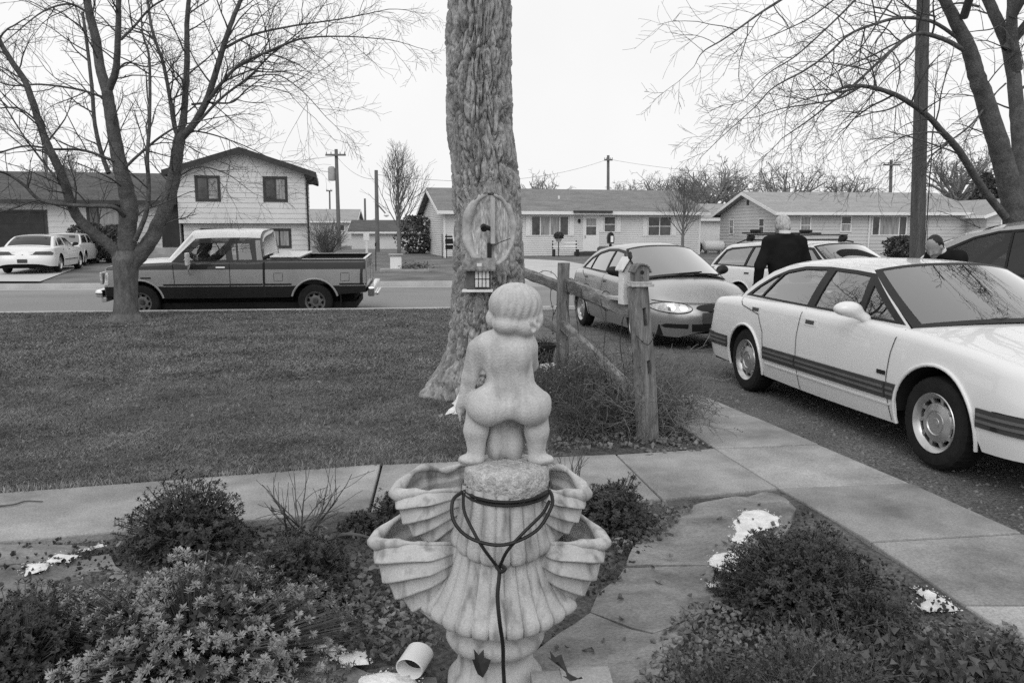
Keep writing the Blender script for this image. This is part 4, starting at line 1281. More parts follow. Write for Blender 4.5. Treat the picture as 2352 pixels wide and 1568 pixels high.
for sg in (1, -1):
    ws.feature('sill_crease', strip_poly(-.97, .96, .355, .367), lambda a, b, sg=sg: ws.side(a, b, sg), 0.009, 0.012, M_WHITE, car1, 0.1)
    ws.feature('side_badge', [(.80, .575), (.90, .575), (.90, .605), (.80, .605)], lambda a, b, sg=sg: ws.side(a, b, sg), 0.006, 0.008, M_BTRIM, car1)
    ws.feature('headlight', [(sg * .40, .58), (sg * .80, .575), (sg * .80, .67), (sg * .40, .66)], ws.front, 0.006, 0.02, M_LENS, car1, 0.05)
    ws.feature('tail_light', [(sg * .40, .62), (sg * .88, .62), (sg * .88, .76), (sg * .40, .76)], ws.rear, 0.006, 0.02, M_TAIL, car1, 0.05)
    for y in (ws.ar, ws.af): wheel(car1, sg * .80, y, .325, .205, .205, 'disc_slots', M_ALLOY, sg, spin=0.3 if y > 0 else 1.1)
ws.feature('grille', [(-.34, .56), (.34, .56), (.34, .66), (-.34, .66)], ws.front, 0.004, 0.01, M_BTRIM, car1)
mirror_pod(car1, (.85, .50, .955), (.99, .46, 1.03), (.118, .08, .060), M_WHITE)
mirror_pod(car1, (-.85, .50, .955), (-1.005, .46, 1.035), (.135, .085, .068), M_WHITE)
MB().tube([(.55, 1.02, .985), (.2, 1.16, 1.005), (-.15, 1.1, 1.02)], 0.012, 6).tube([(-.05, 1.2, 1.0), (-.4, 1.12, 1.005), (-.62, .98, 1.0)], 0.012, 6).build('wiper', M_BTRIM, car1)
MB().tube([(.1, -2.2, .945), (.1, -2.2, .975)], 0.01, 8).build('boot_lock', M_BTRIM, car1)

# ---- silver compact sedan behind the fence
sv = Car(W=1.69, yf=2.12, yr=-2.22, H=1.30, belt=0.98, ar=-1.25, af=1.25, wr=0.29, arch=0.345,
         shoulder=[(-2.22, .80), (-2.1, .88), (-1.7, .935), (-1.0, .95), (.2, .92), (.85, .89), (1.3, .84), (1.7, .76), (2.0, .655), (2.12, .58)],
         bottom=[(-2.22, .42), (-2.1, .30), (0, .20), (1.7, .20), (2.0, .18), (2.12, .26)],
         roofline=[(-.95, 1.26), (-.5, 1.305), (-.1, 1.315), (.2, 1.29)], At=(.2, 1.29), Ab=(1.05, .87), Ct=(-.95, 1.26), Cb=(-1.62, .93),
         cpillar=[(-1.15, 1.19), (-1.37, 1.08), (-1.52, .99)], cowl=1.05, deck=-1.55, xb=.76, xr=.56, gtaper=.06, gc=-.3, hr=.08, brc=.12, bc=.26, hc=.12,
         crown_h=.085, crown_r=.06, crown_t=.03, rf=.72, nf=2.15, rr=.6, nr=2.4, tuck=.07, top_in=.06, roll=.09, taper_f=.04, taper_r=.03, zm=.5,
         lean_f=[(.18, -.08), (.35, 0), (.48, 0), (.56, -.04), (.75, -.25)], lean_r=[(.25, .06), (.45, 0), (.6, 0), (.95, .1)],
         dlo=[(-1.45, .955), (.86, .915), (.25, 1.25), (-.1, 1.275), (-.5, 1.265), (-.85, 1.21), (-1.15, 1.12)])
car2 = thing('silver_sedan', 'silver four-door compact sedan with oval headlights behind the fence and birdhouse', 'car', (2.26, 12.78, -0.055), math.pi + 0.235)
car2.scale = (0.97, 0.97, 1.05)
sv.shell(car2, M_SILVER)
sv.screen(car2, 'front', M_GLASS_D, M_BTRIM, 0.05); sv.screen(car2, 'rear', M_GLASS_D, M_BTRIM, 0.05)
sv_panes = [[(-1.38, .965), (-1.02, .96), (-.93, 1.165), (-1.15, 1.1)], [(-.99, .96), (-.22, .948), (-.19, 1.252), (-.5, 1.245), (-.83, 1.19), (-.9, 1.165)], [(-.17, .947), (.74, .932), (.23, 1.225), (-.1, 1.252), (-.14, 1.252)]]
sv.side_glass(car2, sv_panes, M_GLASS_D, M_BTRIM)
sv.underside(car2); sv.arch_lip(car2, M_SILVER, 0.01); sv.cabin(car2)
sedan_details(sv, car2, M_SILVER, M_SILVER, (.42, .49), [[(.95, .87), (.9, .75), (.88, .5), (.92, .21)], [(-.2, .93), (-.21, .6), (-.17, .2)], [(-1.35, .92), (-1.05, .8), (-.9, .6), (-.86, .25)]],
              [(-.06, .80), (-.98, .82)], mould_spans=[(-.88, -.21), (-.19, .86)])
for sg in (1, -1):
    oval = [(sg * (.53 + .235 * math.cos(a)), .565 + .060 * math.sin(a) + (0.012 * math.cos(a))) for a in np.linspace(0, 2 * math.pi, 28)[:-1]]
    sv.feature('headlight_rim', grow(oval, 0.014), sv.front, 0.004, 0.02, M_BTRIM, car2, 0.03)
    hl_ = sv.feature('headlight', oval, sv.front, 0.010, 0.01, M_LENS, car2, 0.03)
    for cx in (.40, .55):
        b = [(sg * (cx + .05 * math.cos(a)), .555 + .040 * math.sin(a) + .01) for a in np.linspace(0, 2 * math.pi, 16)[:-1]]
        sv.feature('reflector', b, sv.front, 0.013, 0.003, M_CHROME, hl_, 0.03)
    sv.feature('fog_opening', [(sg * .34, .30), (sg * .62, .31), (sg * .66, .335), (sg * .62, .36), (sg * .34, .36)], sv.front, 0.004, 0.01, M_BTRIM, car2, 0.04)
    sv.feature('tail_light', [(sg * .40, .66), (sg * .8, .66), (sg * .8, .80), (sg * .40, .80)], sv.rear, 0.006, 0.02, M_TAIL, car2, 0.05)
    for y in (sv.ar, sv.af): wheel(car2, sg * .735, y, .29, .19, .185, 'spokes', M_ALLOY, sg, spin=0.5)
sv.feature('grille', [(.23 * math.cos(a), .60 - 0.035 + .045 * math.sin(a)) for a in np.linspace(0, 2 * math.pi, 24)[:-1]], sv.front, 0.004, 0.01, M_BTRIM, car2, 0.03)
sv.feature('lower_grille', [(-.28, .26), (.28, .26), (.3, .36), (-.3, .36)], sv.front, 0.004, 0.01, M_BTRIM, car2, 0.04)
sv.feature('licence_plate', [(-.155, .37), (.155, .37), (.155, .50), (-.155, .50)], sv.front, 0.02, 0.014, M_GTRIM, car2, 0.06)
plate_l = [(-.12, .40), (-.10, .40), (-.10, .45), (-.075, .40), (-.055, .40), (-.055, .475), (-.075, .475), (-.075, .425), (-.10, .475), (-.12, .475)]
sv.feature('plate_letter', plate_l, sv.front, 0.023, 0.003, M_METAL, car2, 0.1)
sv.feature('bonnet_gap', [(-.75, .655), (-.4, .622), (0, .615), (.4, .622), (.75, .655), (.75, .662), (.4, .629), (0, .622), (-.4, .629), (-.75, .662)], sv.front, 0.003, 0.004, M_DARKGAP, car2, 0.05)
mirror_pod(car2, (.82, .62, .93), (.93, .60, .99), (.10, .065, .065), M_BTRIM)
mirror_pod(car2, (-.82, .62, .93), (-.93, .60, .99), (.10, .065, .065), M_BTRIM)
MB().tube([(.5, 1.12, .935), (.1, 1.28, .975), (-.25, 1.22, .99)], 0.012, 6).tube([(-.1, 1.3, .97), (-.4, 1.22, .96), (-.6, 1.1, .94)], 0.012, 6).build('wiper', M_BTRIM, car2)

# ---- white estate car with a roof rack
wg_ = Car(W=1.74, yf=2.25, yr=-2.42, H=1.36, belt=1.0, ar=-1.3, af=1.3, wr=0.31, arch=0.36,
         shoulder=[(-2.42, .86), (-2.3, .93), (-1.5, .95), (.3, .94), (1.0, .92), (1.5, .88), (2.0, .78), (2.25, .66)],
         bottom=[(-2.42, .40), (-2.3, .28), (0, .21), (1.9, .22), (2.25, .3)],
         roofline=[(-1.95, 1.33), (-1.0, 1.39), (-.2, 1.395), (.3, 1.37)], At=(.3, 1.37), Ab=(1.05, .915), Ct=(-1.95, 1.33), Cb=(-2.33, .93),
         cpillar=[(-2.08, 1.2), (-2.2, 1.08)], cowl=1.05, deck=-2.30, xb=.80, xr=.62, gtaper=.04, gc=-.5, hr=.06, brc=.06, bc=.22, hc=.1,
         crown_h=.06, crown_r=.055, crown_t=.01, rf=.6, nf=2.4, rr=.45, nr=3.0, tuck=.07, top_in=.05, roll=.06,
         dlo=[(-2.2, .965), (.90, .945), (.33, 1.33), (-.2, 1.35), (-1.0, 1.345), (-1.8, 1.29), (-1.95, 1.25)])
car3 = thing('white_estate_car', 'white estate car with black ski rack on its roof behind the grey-haired man', 'car', (5.72, 14.6, -0.06), math.pi + 0.43)
wg_.shell(car3, M_WHITE); wg_.screen(car3, 'front', M_GLASS_D, M_BTRIM); wg_.screen(car3, 'rear', M_GLASS_D, M_BTRIM)
wg_p = [[(-2.12, .975), (-1.28, .97), (-1.2, 1.325), (-1.78, 1.27), (-1.92, 1.235)], [(-1.22, .97), (-.42, .962), (-.38, 1.33), (-1.0, 1.327), (-1.14, 1.325)], [(-.36, .96), (.78, .955), (.30, 1.305), (-.2, 1.33), (-.32, 1.33)]]
wg_.side_glass(car3, wg_p, M_GLASS_D, M_BTRIM); wg_.underside(car3); wg_.arch_lip(car3, M_WHITE); wg_.cabin(car3)
sedan_details(wg_, car3, M_WHITE, M_BTRIM, (.60, .64), [[(.95, .9), (.9, .6), (.92, .23)], [(-.4, .93), (-.42, .6), (-.38, .22)]], [(-.2, .83), (-1.1, .83)], mould_spans=[(-.9, -.42), (-.39, .88), (-2.2, -1.7)])
for sg in (1, -1):
    for y in (wg_.ar, wg_.af): wheel(car3, sg * .76, y, .31, .19, .19, 'spokes', M_ALLOY, sg)
    wg_.feature('tail_light', [(sg * .45, .62), (sg * .82, .62), (sg * .82, .85), (sg * .45, .85)], wg_.rear, 0.006, 0.02, M_TAIL, car3, 0.05)
    wg_.feature('headlight', [(sg * .35, .55), (sg * .8, .55), (sg * .8, .65), (sg * .35, .63)], wg_.front, 0.006, 0.02, M_LENS, car3, 0.05)
    MB().tube([(sg * .56, -1.75, 1.39), (sg * .57, -1.5, 1.455), (sg * .57, -.2, 1.475), (sg * .56, .1, 1.43)], 0.014, 8).build('roof_rail', M_BTRIM, car3, smooth=True)
rk = bpy.data.objects.new('roof_rack', None); C.objects.link(rk); rk.parent = car3
for y in (-1.35, -.15):
    MB().box(-.66, .66, y - .03, y + .03, 1.545, 1.57, 0.008).build('cross_bar', M_BTRIM, rk)
    for sg in (1, -1):
        q = MB(); q.box(sg * .57 - .05, sg * .57 + .05, y - .07, y + .07, 1.47, 1.545, 0.02); q.box(sg * .57 - .035, sg * .57 + .035, y - .10, y + .04, 1.43, 1.50, 0.015); q.build('rack_foot', M_BTRIM, rk)
tr = MB(); tr.box(.38, .46, -1.75, .25, 1.575, 1.605, 0.01); tr.build('bike_tray', M_BTRIM, rk)
q = MB(); q.box(.36, .48, -1.5, -1.3, 1.606, 1.66, 0.015); q.box(.36, .48, -.2, .02, 1.606, 1.655, 0.015); q.build('tray_clamp', M_BTRIM, rk)
mirror_pod(car3, (.84, .62, .97), (.96, .60, 1.03), (.10, .065, .065), M_BTRIM)
mirror_pod(car3, (-.84, .62, .97), (-.96, .60, 1.03), (.10, .065, .065), M_BTRIM)

# ---- light minivan at the right edge
mv = Car(W=1.9, yf=2.4, yr=-2.3, H=1.66, belt=1.02, ar=-1.4, af=1.45, wr=0.33, arch=0.39,
         shoulder=[(-2.3, .95), (-2.0, 1.0), (0, 1.0), (1.0, .97), (1.7, .92), (2.2, .8), (2.4, .68)],
         bottom=[(-2.3, .4), (-2.1, .3), (0, .24), (2.0, .25), (2.4, .33)],
         roofline=[(-2.1, 1.62), (-1.0, 1.68), (-.2, 1.675), (.25, 1.63)], At=(.25, 1.63), Ab=(1.55, .94), Ct=(-2.1, 1.62), Cb=(-2.24, 1.0),
         apillar=[(1.38, 1.16), (1.12, 1.37), (.72, 1.54)], cowl=1.5, deck=-2.22, xb=.86, xr=.70, gtaper=.04, gc=-.4, hr=.04, brc=.04, bc=.3, hc=.14, crown_h=.07, crown_r=.07, crown_t=.01, rf=.8, nf=2.2, rr=.4, nr=3.2,
         dlo=[(-2.05, 1.04), (1.40, .99), (1.24, 1.16), (1.0, 1.32), (.62, 1.49), (.3, 1.57), (0, 1.595), (-.5, 1.61), (-1.0, 1.615), (-1.98, 1.56)])
car4 = thing('light_minivan', 'light minivan with a big dark raked windscreen at the right edge behind the white sedan', 'van', (7.18, 10.65, 0.0), 0.5)
M_GLASS_V = glass_mat('van_glass', 0.25, 0.6, 0.02)
mv.shell(car4, M_SILVER); mv.screen(car4, 'front', M_GLASS_V, M_SILVER, 0.09); mv.screen(car4, 'rear', M_GLASS_D, M_BTRIM)
mv_p = [[(-1.98, 1.05), (-.95, 1.04), (-.95, 1.59), (-1.92, 1.545)], [(-.9, 1.04), (.1, 1.03), (.1, 1.56), (-.2, 1.585), (-.9, 1.59)], [(.13, 1.03), (1.33, 1.0), (1.2, 1.15), (.97, 1.30), (.6, 1.475), (.3, 1.552), (.13, 1.57)]]
mv.side_glass(car4, mv_p, M_GLASS_V, M_BTRIM); mv.underside(car4); mv.cabin(car4, seats=((.2, .42), (.2, -.42), (-.8, .4), (-.8, -.4)))
for sg in (1, -1):
    for y in (mv.ar, mv.af): wheel(car4, sg * .83, y, .33, .2, .2, 'spokes', M_ALLOY, sg)
    mv.feature('headlight', [(sg * .4, .58), (sg * .86, .58), (sg * .86, .68), (sg * .4, .66)], mv.front, 0.006, 0.02, M_LENS, car4, 0.05)

# ---- far white sedan seen from behind, in the drive of the two-storey house
fs = Car(W=1.96, yf=2.6, yr=-2.65, H=1.35, belt=1.0, ar=-1.45, af=1.45, wr=0.335, arch=0.385,
         shoulder=[(-2.65, .80), (-2.5, .90), (-2.0, .95), (-1.0, .97), (.2, .95), (1.1, .92), (2.0, .83), (2.6, .70)],
         bottom=[(-2.65, .36), (-2.5, .27), (0, .22), (2.2, .25), (2.6, .35)],
         roofline=[(-1.0, 1.32), (-.5, 1.35), (0, 1.35), (.35, 1.33)], At=(.35, 1.33), Ab=(1.1, .92), Ct=(-1.0, 1.32), Cb=(-1.75, .95),
         cpillar=[(-1.22, 1.25), (-1.48, 1.12), (-1.64, 1.02)], cowl=1.1, deck=-1.68, xb=.86, xr=.65, gtaper=.05, gc=-.3, hr=.1, brc=.16, bc=.2, hc=.1,
         crown_h=.05, crown_r=.06, crown_t=.04, rf=.7, nf=2.4, rr=.5, nr=3.2, tuck=.05,
         lean_r=[(.25, .05), (.38, 0), (.58, 0), (.64, .07), (.9, .12)],
         dlo=[(-1.55, .985), (.95, .96), (.38, 1.29), (0, 1.31), (-.5, 1.305), (-.95, 1.26), (-1.25, 1.17)])
car5 = thing('white_sedan', 'white sedan with dark tail lights seen from behind, parked before the dark garage door', 'car', (-18.25, 31.2, 0.01), 0.27)
fs.shell(car5, M_WHITE); fs.screen(car5, 'front', M_GLASS_D, M_BTRIM); fs.screen(car5, 'rear', glass_mat('rear_glass_far', 0.22, 0.7), M_WHITE, 0.1)
fs_p = [[(-1.46, .995), (-1.2, .993), (-1.05, 1.19), (-1.25, 1.15)], [(-1.12, .993), (-.35, .985), (-.32, 1.28), (-.6, 1.28), (-.95, 1.23)], [(-.25, .985), (.82, .975), (.35, 1.26), (-.2, 1.285)]]
fs.side_glass(car5, fs_p, M_GLASS_D, M_WHITE); fs.underside(car5); fs.cabin(car5)
sedan_details(fs, car5, M_WHITE, M_WHITE, (.44, .5), [[(.95, .92), (.92, .6), (.95, .25)], [(-.3, .95), (-.32, .6), (-.28, .23)]], [(-.15, .84), (-1.0, .84)], mould_spans=[(-1.0, -.32), (-.29, .9)])
for sg in (1, -1):
    fs.feature('tail_light', [(sg * .30, .68), (sg * .93, .665), (sg * .95, .74), (sg * .88, .80), (sg * .42, .80)], fs.rear, 0.008, 0.02, M_TAIL, car5, 0.05)
    for y in (fs.ar, fs.af): wheel(car5, sg * .84, y, .335, .2, .2, 'spokes', M_ALLOY, sg)
fs.feature('tail_strip', [(-.31, .675), (.31, .675), (.31, .695), (-.31, .695)], fs.rear, 0.006, 0.01, M_TAIL, car5, 0.08)
fs.feature('licence_plate', [(-.16, .40), (.16, .40), (.16, .53), (-.16, .53)], fs.rear, 0.016, 0.012, M_GTRIM, car5, 0.08)
mirror_pod(car5, (.92, .6, .97), (1.02, .58, 1.03), (.11, .07, .07), M_BTRIM)
mirror_pod(car5, (-.92, .6, .97), (-1.02, .58, 1.03), (.11, .07, .07), M_BTRIM)
# ---- the older white car half hidden beyond it
os_ = Car(W=1.8, yf=2.2, yr=-2.4, H=1.36, belt=1.0, ar=-1.3, af=1.35, wr=0.32, arch=0.37,
         shoulder=[(-2.4, .84), (-2.2, .92), (-1.0, .94), (.9, .92), (1.8, .88), (2.1, .82), (2.2, .74)], bottom=[(-2.4, .4), (-2.2, .3), (0, .24), (2.0, .28), (2.2, .4)],
         roofline=[(-1.15, 1.34), (-.5, 1.37), (.1, 1.37), (.35, 1.35)], At=(.35, 1.35), Ab=(.9, .92), Ct=(-1.15, 1.34), Cb=(-1.5, .94), cowl=.9, deck=-1.45, xb=.78, xr=.66,
         gtaper=.03, gc=-.3, hr=.05, brc=.08, bc=.12, hc=.06, crown_h=.04, crown_r=.04, crown_t=.02, rf=.3, nf=3.5, rr=.3, nr=3.5, lean_f=[(.2, -.04), (.5, 0), (.85, 0)],
         dlo=[(-1.38, .975), (.78, .955), (.36, 1.31), (-.5, 1.33), (-1.12, 1.305)])
car6 = thing('older_white_car', 'older boxy white car half hidden beyond the white sedan in the far drive', 'car', (-20.0, 36.3, 0.04), 0.28)
os_.shell(car6, M_WHITE); os_.screen(car6, 'front', M_GLASS_D, M_WHITE); os_.screen(car6, 'rear', M_GLASS_D, M_WHITE)
os_.side_glass(car6, [[(-1.3, .985), (-.3, .98), (-.28, 1.305), (-.5, 1.31), (-1.07, 1.285)], [(-.22, .98), (.66, .97), (.33, 1.285), (-.2, 1.305)]], M_GLASS_D, M_WHITE)
os_.underside(car6); os_.arch_lip(car6, M_WHITE); os_.cabin(car6)
for sg in (1, -1):
    for y in (os_.ar, os_.af): wheel(car6, sg * .77, y, .32, .19, .19, 'steel_holes', M_METAL, sg)
    os_.feature('headlight', [(sg * .4, .6), (sg * .8, .6), (sg * .8, .75), (sg * .4, .75)], os_.front, 0.006, 0.02, M_LENS, car6, 0.05)
# ---- two-tone extended-cab pickup parked along the kerb
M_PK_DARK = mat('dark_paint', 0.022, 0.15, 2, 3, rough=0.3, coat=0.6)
M_PK_GREY = mat('grey_paint', 0.33, 0.08, 2, 4, rough=0.35, coat=0.4, metal=0.2, fine=0.03, fscale=300)
M_PK_BLACK = mat('black_paint', 0.012, 0.15, 2, 3, rough=0.4, coat=0.3)
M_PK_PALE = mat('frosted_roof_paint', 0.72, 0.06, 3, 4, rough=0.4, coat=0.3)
M_PK_RIM = mat('steel_rim', 0.16, 0.15, 6, 3, rough=0.4, metal=0.4)
pk = Car(W=1.98, yf=2.53, yr=-2.83, H=1.71, belt=1.26, ar=-1.75, af=1.75, wr=.365, arch=.47, arch_f=.46, arch_r=.475,
         shoulder=[(-2.83, 1.235), (-.76, 1.235), (-.70, 1.215), (1.1, 1.19), (1.6, 1.17), (2.3, 1.12), (2.53, 1.07)],
         bottom=[(-2.83, .56), (-2.3, .52), (-1.2, .46), (1.3, .45), (2.3, .5), (2.53, .55)],
         roofline=[(-.66, 1.675), (-.3, 1.685), (.3, 1.68), (.64, 1.66)], At=(.64, 1.66), Ab=(1.13, 1.19), Ct=(-.66, 1.675), Cb=(-.72, 1.20),
         cowl=1.13, deck=-2.83, xb=.88, xr=.79, gtaper=.02, gc=0, hr=.01, brc=.01, bc=.28, hc=.2, crown_h=.035, crown_r=.145, roof_pow=6.0, crown_t=0, rf=.16, nf=3.2, rr=.06, nr=3.5,
         tuck=.05, top_in=.02, roll=.06, zm=.8, lean_f=[(.4, 0), (.7, 0), (1.1, -.05)], lean_r=[(.4, 0), (1.2, 0)],
         dlo=[(-.56, 1.225), (.96, 1.215), (.60, 1.60), (-.50, 1.60)])
truck = thing('pickup_truck', 'two-tone extended-cab pickup truck with pale roof and open bed parked along the kerb', 'pickup truck', (-5.95, 17.42, -0.222), math.pi / 2 + 0.095)
truck.rotation_euler = (0, -0.036, math.pi / 2 + 0.095)
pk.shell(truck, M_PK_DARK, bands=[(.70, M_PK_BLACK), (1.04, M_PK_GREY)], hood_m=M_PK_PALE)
pk.screen(truck, 'front', M_GLASS, M_PK_PALE, 0.08); pk.screen(truck, 'rear', M_GLASS_D, M_PK_DARK, 0.16)
pk_p = [[(.03, 1.235), (.90, 1.225), (.86, 1.28), (.54, 1.575), (.06, 1.575)], [(-.49, 1.235), (-.22, 1.232), (-.20, 1.565), (-.44, 1.565)], [(-.18, 1.232), (-.10, 1.232), (-.07, 1.565), (-.16, 1.565)]]
pk.side_glass(truck, pk_p, M_GLASS, M_PK_DARK)
pk.arch_lip(truck, M_PK_GREY, 0.022)
pk.underside(truck)
for y, x in ((.15, .42), (.15, -.42)):
    mb = MB(); mb.box(x - .26, x + .26, y - .25, y + .25, .75, .98, .05)
    M = Matrix.Translation((x, y - .25, .9)) @ Matrix.Rotation(math.radians(12), 4, 'X'); mb.box(-.25, .25, -.07, .07, 0, .5, .05, M)
    mb.box(-.1, .1, -.04, .04, .52, .66, .03, M); mb.build('seat', M_SEAT, truck, smooth=True)
mb = MB(); mb.box(-.82, .82, .75, 1.1, .8, 1.18, .05); mb.build('dashboard', M_BTRIM, truck)
pts = [Vector((-.4 + .19 * math.cos(a), .62 - .09 * math.sin(a), 1.16 + .17 * math.sin(a))) for a in np.linspace(0, 2 * math.pi, 24)[:-1]]
MB().tube(pts, .015, 8, closed=True).build('steering_wheel', M_BTRIM, truck, smooth=True)
# open bed: floor, inner walls, rails, front wall, tailgate
mb = MB()
mb.box(-.86, .86, -2.74, -.80, .72, .78); mb.box(-.90, -.86, -2.74, -.80, .78, 1.20); mb.box(.86, .90, -2.74, -.80, .78, 1.20); mb.box(-.86, .86, -.84, -.80, .78, 1.2)
for sg in (1, -1): mb.box(sg * .72 - .14, sg * .72 + .14, -2.15, -1.35, .78, .98)
mb.build('bed_liner', M_PK_BLACK, truck)
for sg in (1, -1):
    q = MB(); a, b = sorted((sg * .855, sg * .94)); q.box(a, b, -2.80, -.78, 1.222, 1.247, .008); q.build('bed_rail', M_PK_DARK, truck)
    MB().box(sg * .865 - .008, sg * .865 + .008, -2.74, -1.5, 1.247, 1.256).build('rail_trim', M_PK_PALE, truck)
mb = MB(); mb.box(-.86, .86, -2.80, -2.75, .6, 1.235, .012); mb.build('tailgate', M_PK_DARK, truck)
MB().box(-.84, .84, -2.80, -2.745, 1.236, 1.252).build('tailgate_cap', M_PK_PALE, truck)
mb = MB(); mb.box(-.84, .84, -1.44, -.86, .95, 1.27, .01); tb = mb.build('tool_box', M_PK_BLACK, truck)
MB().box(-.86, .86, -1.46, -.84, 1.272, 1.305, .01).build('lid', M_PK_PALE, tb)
mb = MB(); mb.box(-.93, .93, -2.98, -2.84, .46, .66, .03); mb.box(-.5, .5, -3.03, -2.98, .44, .5, .01); mb.build('rear_bumper', M_CHROME, truck)
mb = MB(); mb.box(-.95, .95, 2.50, 2.66, .48, .64, .05); mb.build('front_bumper', M_CHROME, truck, smooth=True)
mb = MB(); mb.box(-.9, .9, 2.45, 2.56, .38, .48, .02); mb.build('air_dam', M_PK_GREY, truck)
mb = MB(); mb.box(-.55, .55, 2.50, 2.545, .70, 1.0, .01); gr = mb.build('grille', M_BTRIM, truck)
for i in range(5): MB().box(-.54, .54, 2.546, 2.56, .73 + i * .055, .742 + i * .055).build('slat', M_CHROME, gr)
for sg in (1, -1):
    fn = lambda a, b, sg=sg: pk.side(a, b, sg)
    mb = MB(); a, b = sorted((sg * .57, sg * .90)); mb.box(a, b, 2.50, 2.555, .74, .99, .02); mb.build('headlight', M_LENS, truck)
    pk.feature('marker_light', [(2.36, .74), (2.50, .74), (2.50, .99), (2.36, .99)], fn, .006, .02, M_LENS, truck)
    pk.feature('tail_light', [(-2.81, .70), (-2.68, .70), (-2.70, 1.04), (-2.81, 1.04)], fn, .008, .02, M_TAIL, truck)
    for y0, y1 in ((-1.28, -.74), (-.70, -.055), (-.035, 1.28), (-2.80, -2.26)):
        pk.feature('side_moulding', strip_poly(y0, y1, .715, .75), fn, .012, .02, M_BTRIM, truck, .1)
        pk.feature('side_stripe', strip_poly(y0, y1, .697, .707), fn, .008, .012, M_METAL, truck, .1)
    for s_ in ([(-.045, 1.2), (-.05, .8), (-.04, .47)], [(1.08, 1.18), (1.06, .8), (1.09, .47)]): pk.seam(truck, s_, (sg,), w=.006)
    pk.seam(truck, [(-.74, 1.23), (-.73, .8), (-.74, .47)], (sg,), w=.022)
    for cy in (-1.02, -2.38):
        loop = [(cy - .085, .80), (cy + .085, .80), (cy + .09, .90), (cy + .085, .965), (cy - .085, .965), (cy - .09, .90), (cy - .085, .80)]
        pk.seam(truck, loop, (sg,), w=.0035, name='fuel_door_seam')
    hb = pk.feature('door_handle', [(.04, 1.075), (.22, 1.075), (.22, 1.10), (.04, 1.10)], fn, .02, .02, M_CHROME, truck)
    pk.feature('rear_pillar_panel', [(-.70, 1.23), (-.585, 1.225), (-.56, 1.63), (-.655, 1.63)], lambda a, b, sg=sg: pk.glasshouse(a, b, sg), .010, .015, M_PK_GREY, truck)
    pk.feature('fender_badge', [(1.52, .86), (1.72, .86), (1.72, .89), (1.52, .89)], fn, .006, .01, M_BTRIM, truck)
    for y in (pk.ar, pk.af): wheel(truck, sg * .86, y, .365, .205, .225, 'steel_holes', M_PK_RIM, sg, spin=.2)
    m = MB(); m.tube([(sg * .98, .74, 1.12), (sg * 1.10, .74, 1.05), (sg * 1.10, .74, 1.20)], .012, 6); m.tube([(sg * .98, .74, .93), (sg * 1.10, .74, 1.05)], .012, 6)
    mm = m.build('mirror_arm', M_METAL, truck)
    q = MB(); q.box(sg * 1.14 - .09, sg * 1.14 + .09, .70, .76, 1.14, 1.40, .02); q.build('door_mirror', M_PK_PALE if sg < 0 else M_BTRIM, truck)
    q = MB(); q.box(sg * .86 - .12, sg * .86 + .12, -2.285, -2.27, .28, .55); q.build('mud_flap', M_RUBBER, truck)
# ------------------------------------------------------------------ cherub fountain of cast stone
def stain_mat(name, v):
    """cast stone with grain and dark run-off streaks (wear on the stone itself)"""
    m = mat(name, v, 0.14, 7, 8, rough=0.92, bump=0.55, bscale=150, bdist=0.004, fine=0.11, fscale=150)
    n = m.node_tree.nodes; l = m.node_tree.links; b = n['Principled BSDF']
    tc = n.new('ShaderNodeTexCoord'); mp = n.new('ShaderNodeMapping'); mp.inputs['Scale'].default_value = (24, 24, 3.4)
    no = n.new('ShaderNodeTexNoise'); no.inputs['Scale'].default_value = 1.0; no.inputs['Detail'].default_value = 5
    r = n.new('ShaderNodeValToRGB'); r.color_ramp.elements[0].position = 0.27; r.color_ramp.elements[0].color = (0.30, 0.30, 0.30, 1)
    r.color_ramp.elements[1].position = 0.50; r.color_ramp.elements[1].color = (1, 1, 1, 1)
    x = n.new('ShaderNodeMix'); x.data_type = 'RGBA'; x.blend_type = 'MULTIPLY'; x.inputs['Factor'].default_value = 0.85 if 'stained' in name else 0.4
    src = b.inputs['Base Color'].links[0].from_socket
    l.new(tc.outputs['Object'], mp.inputs['Vector']); l.new(mp.outputs['Vector'], no.inputs['Vector']); l.new(no.outputs['Fac'], r.inputs['Fac'])
    l.new(src, x.inputs['A']); l.new(r.outputs['Color'], x.inputs['B']); l.new(x.outputs['Result'], b.inputs['Base Color'])
    return m
M_STONE = mat('cast_stone', 0.50, 0.20, 11, 9, rough=0.93, bump=0.6, bscale=120, bdist=0.004, fine=0.10, fscale=150)
M_STONE_C = stain_mat('streaked_cast_stone', 0.50)
M_STONE_ST = stain_mat('stained_cast_stone', 0.47)
M_STONE_R = mat('rough_cast_stone', 0.44, 0.25, 40, 8, rough=0.95, bump=1.0, bscale=70, bdist=0.012, fine=0.25, fscale=150)
AX = 2.68
ft = thing('garden_fountain', 'tiered stone garden fountain with scallop shell basins, topped by a cherub seen from behind', 'fountain', (-0.06, AX, 0.0))
ox = 0.042                                   # the cherub stands a little right of the pedestal

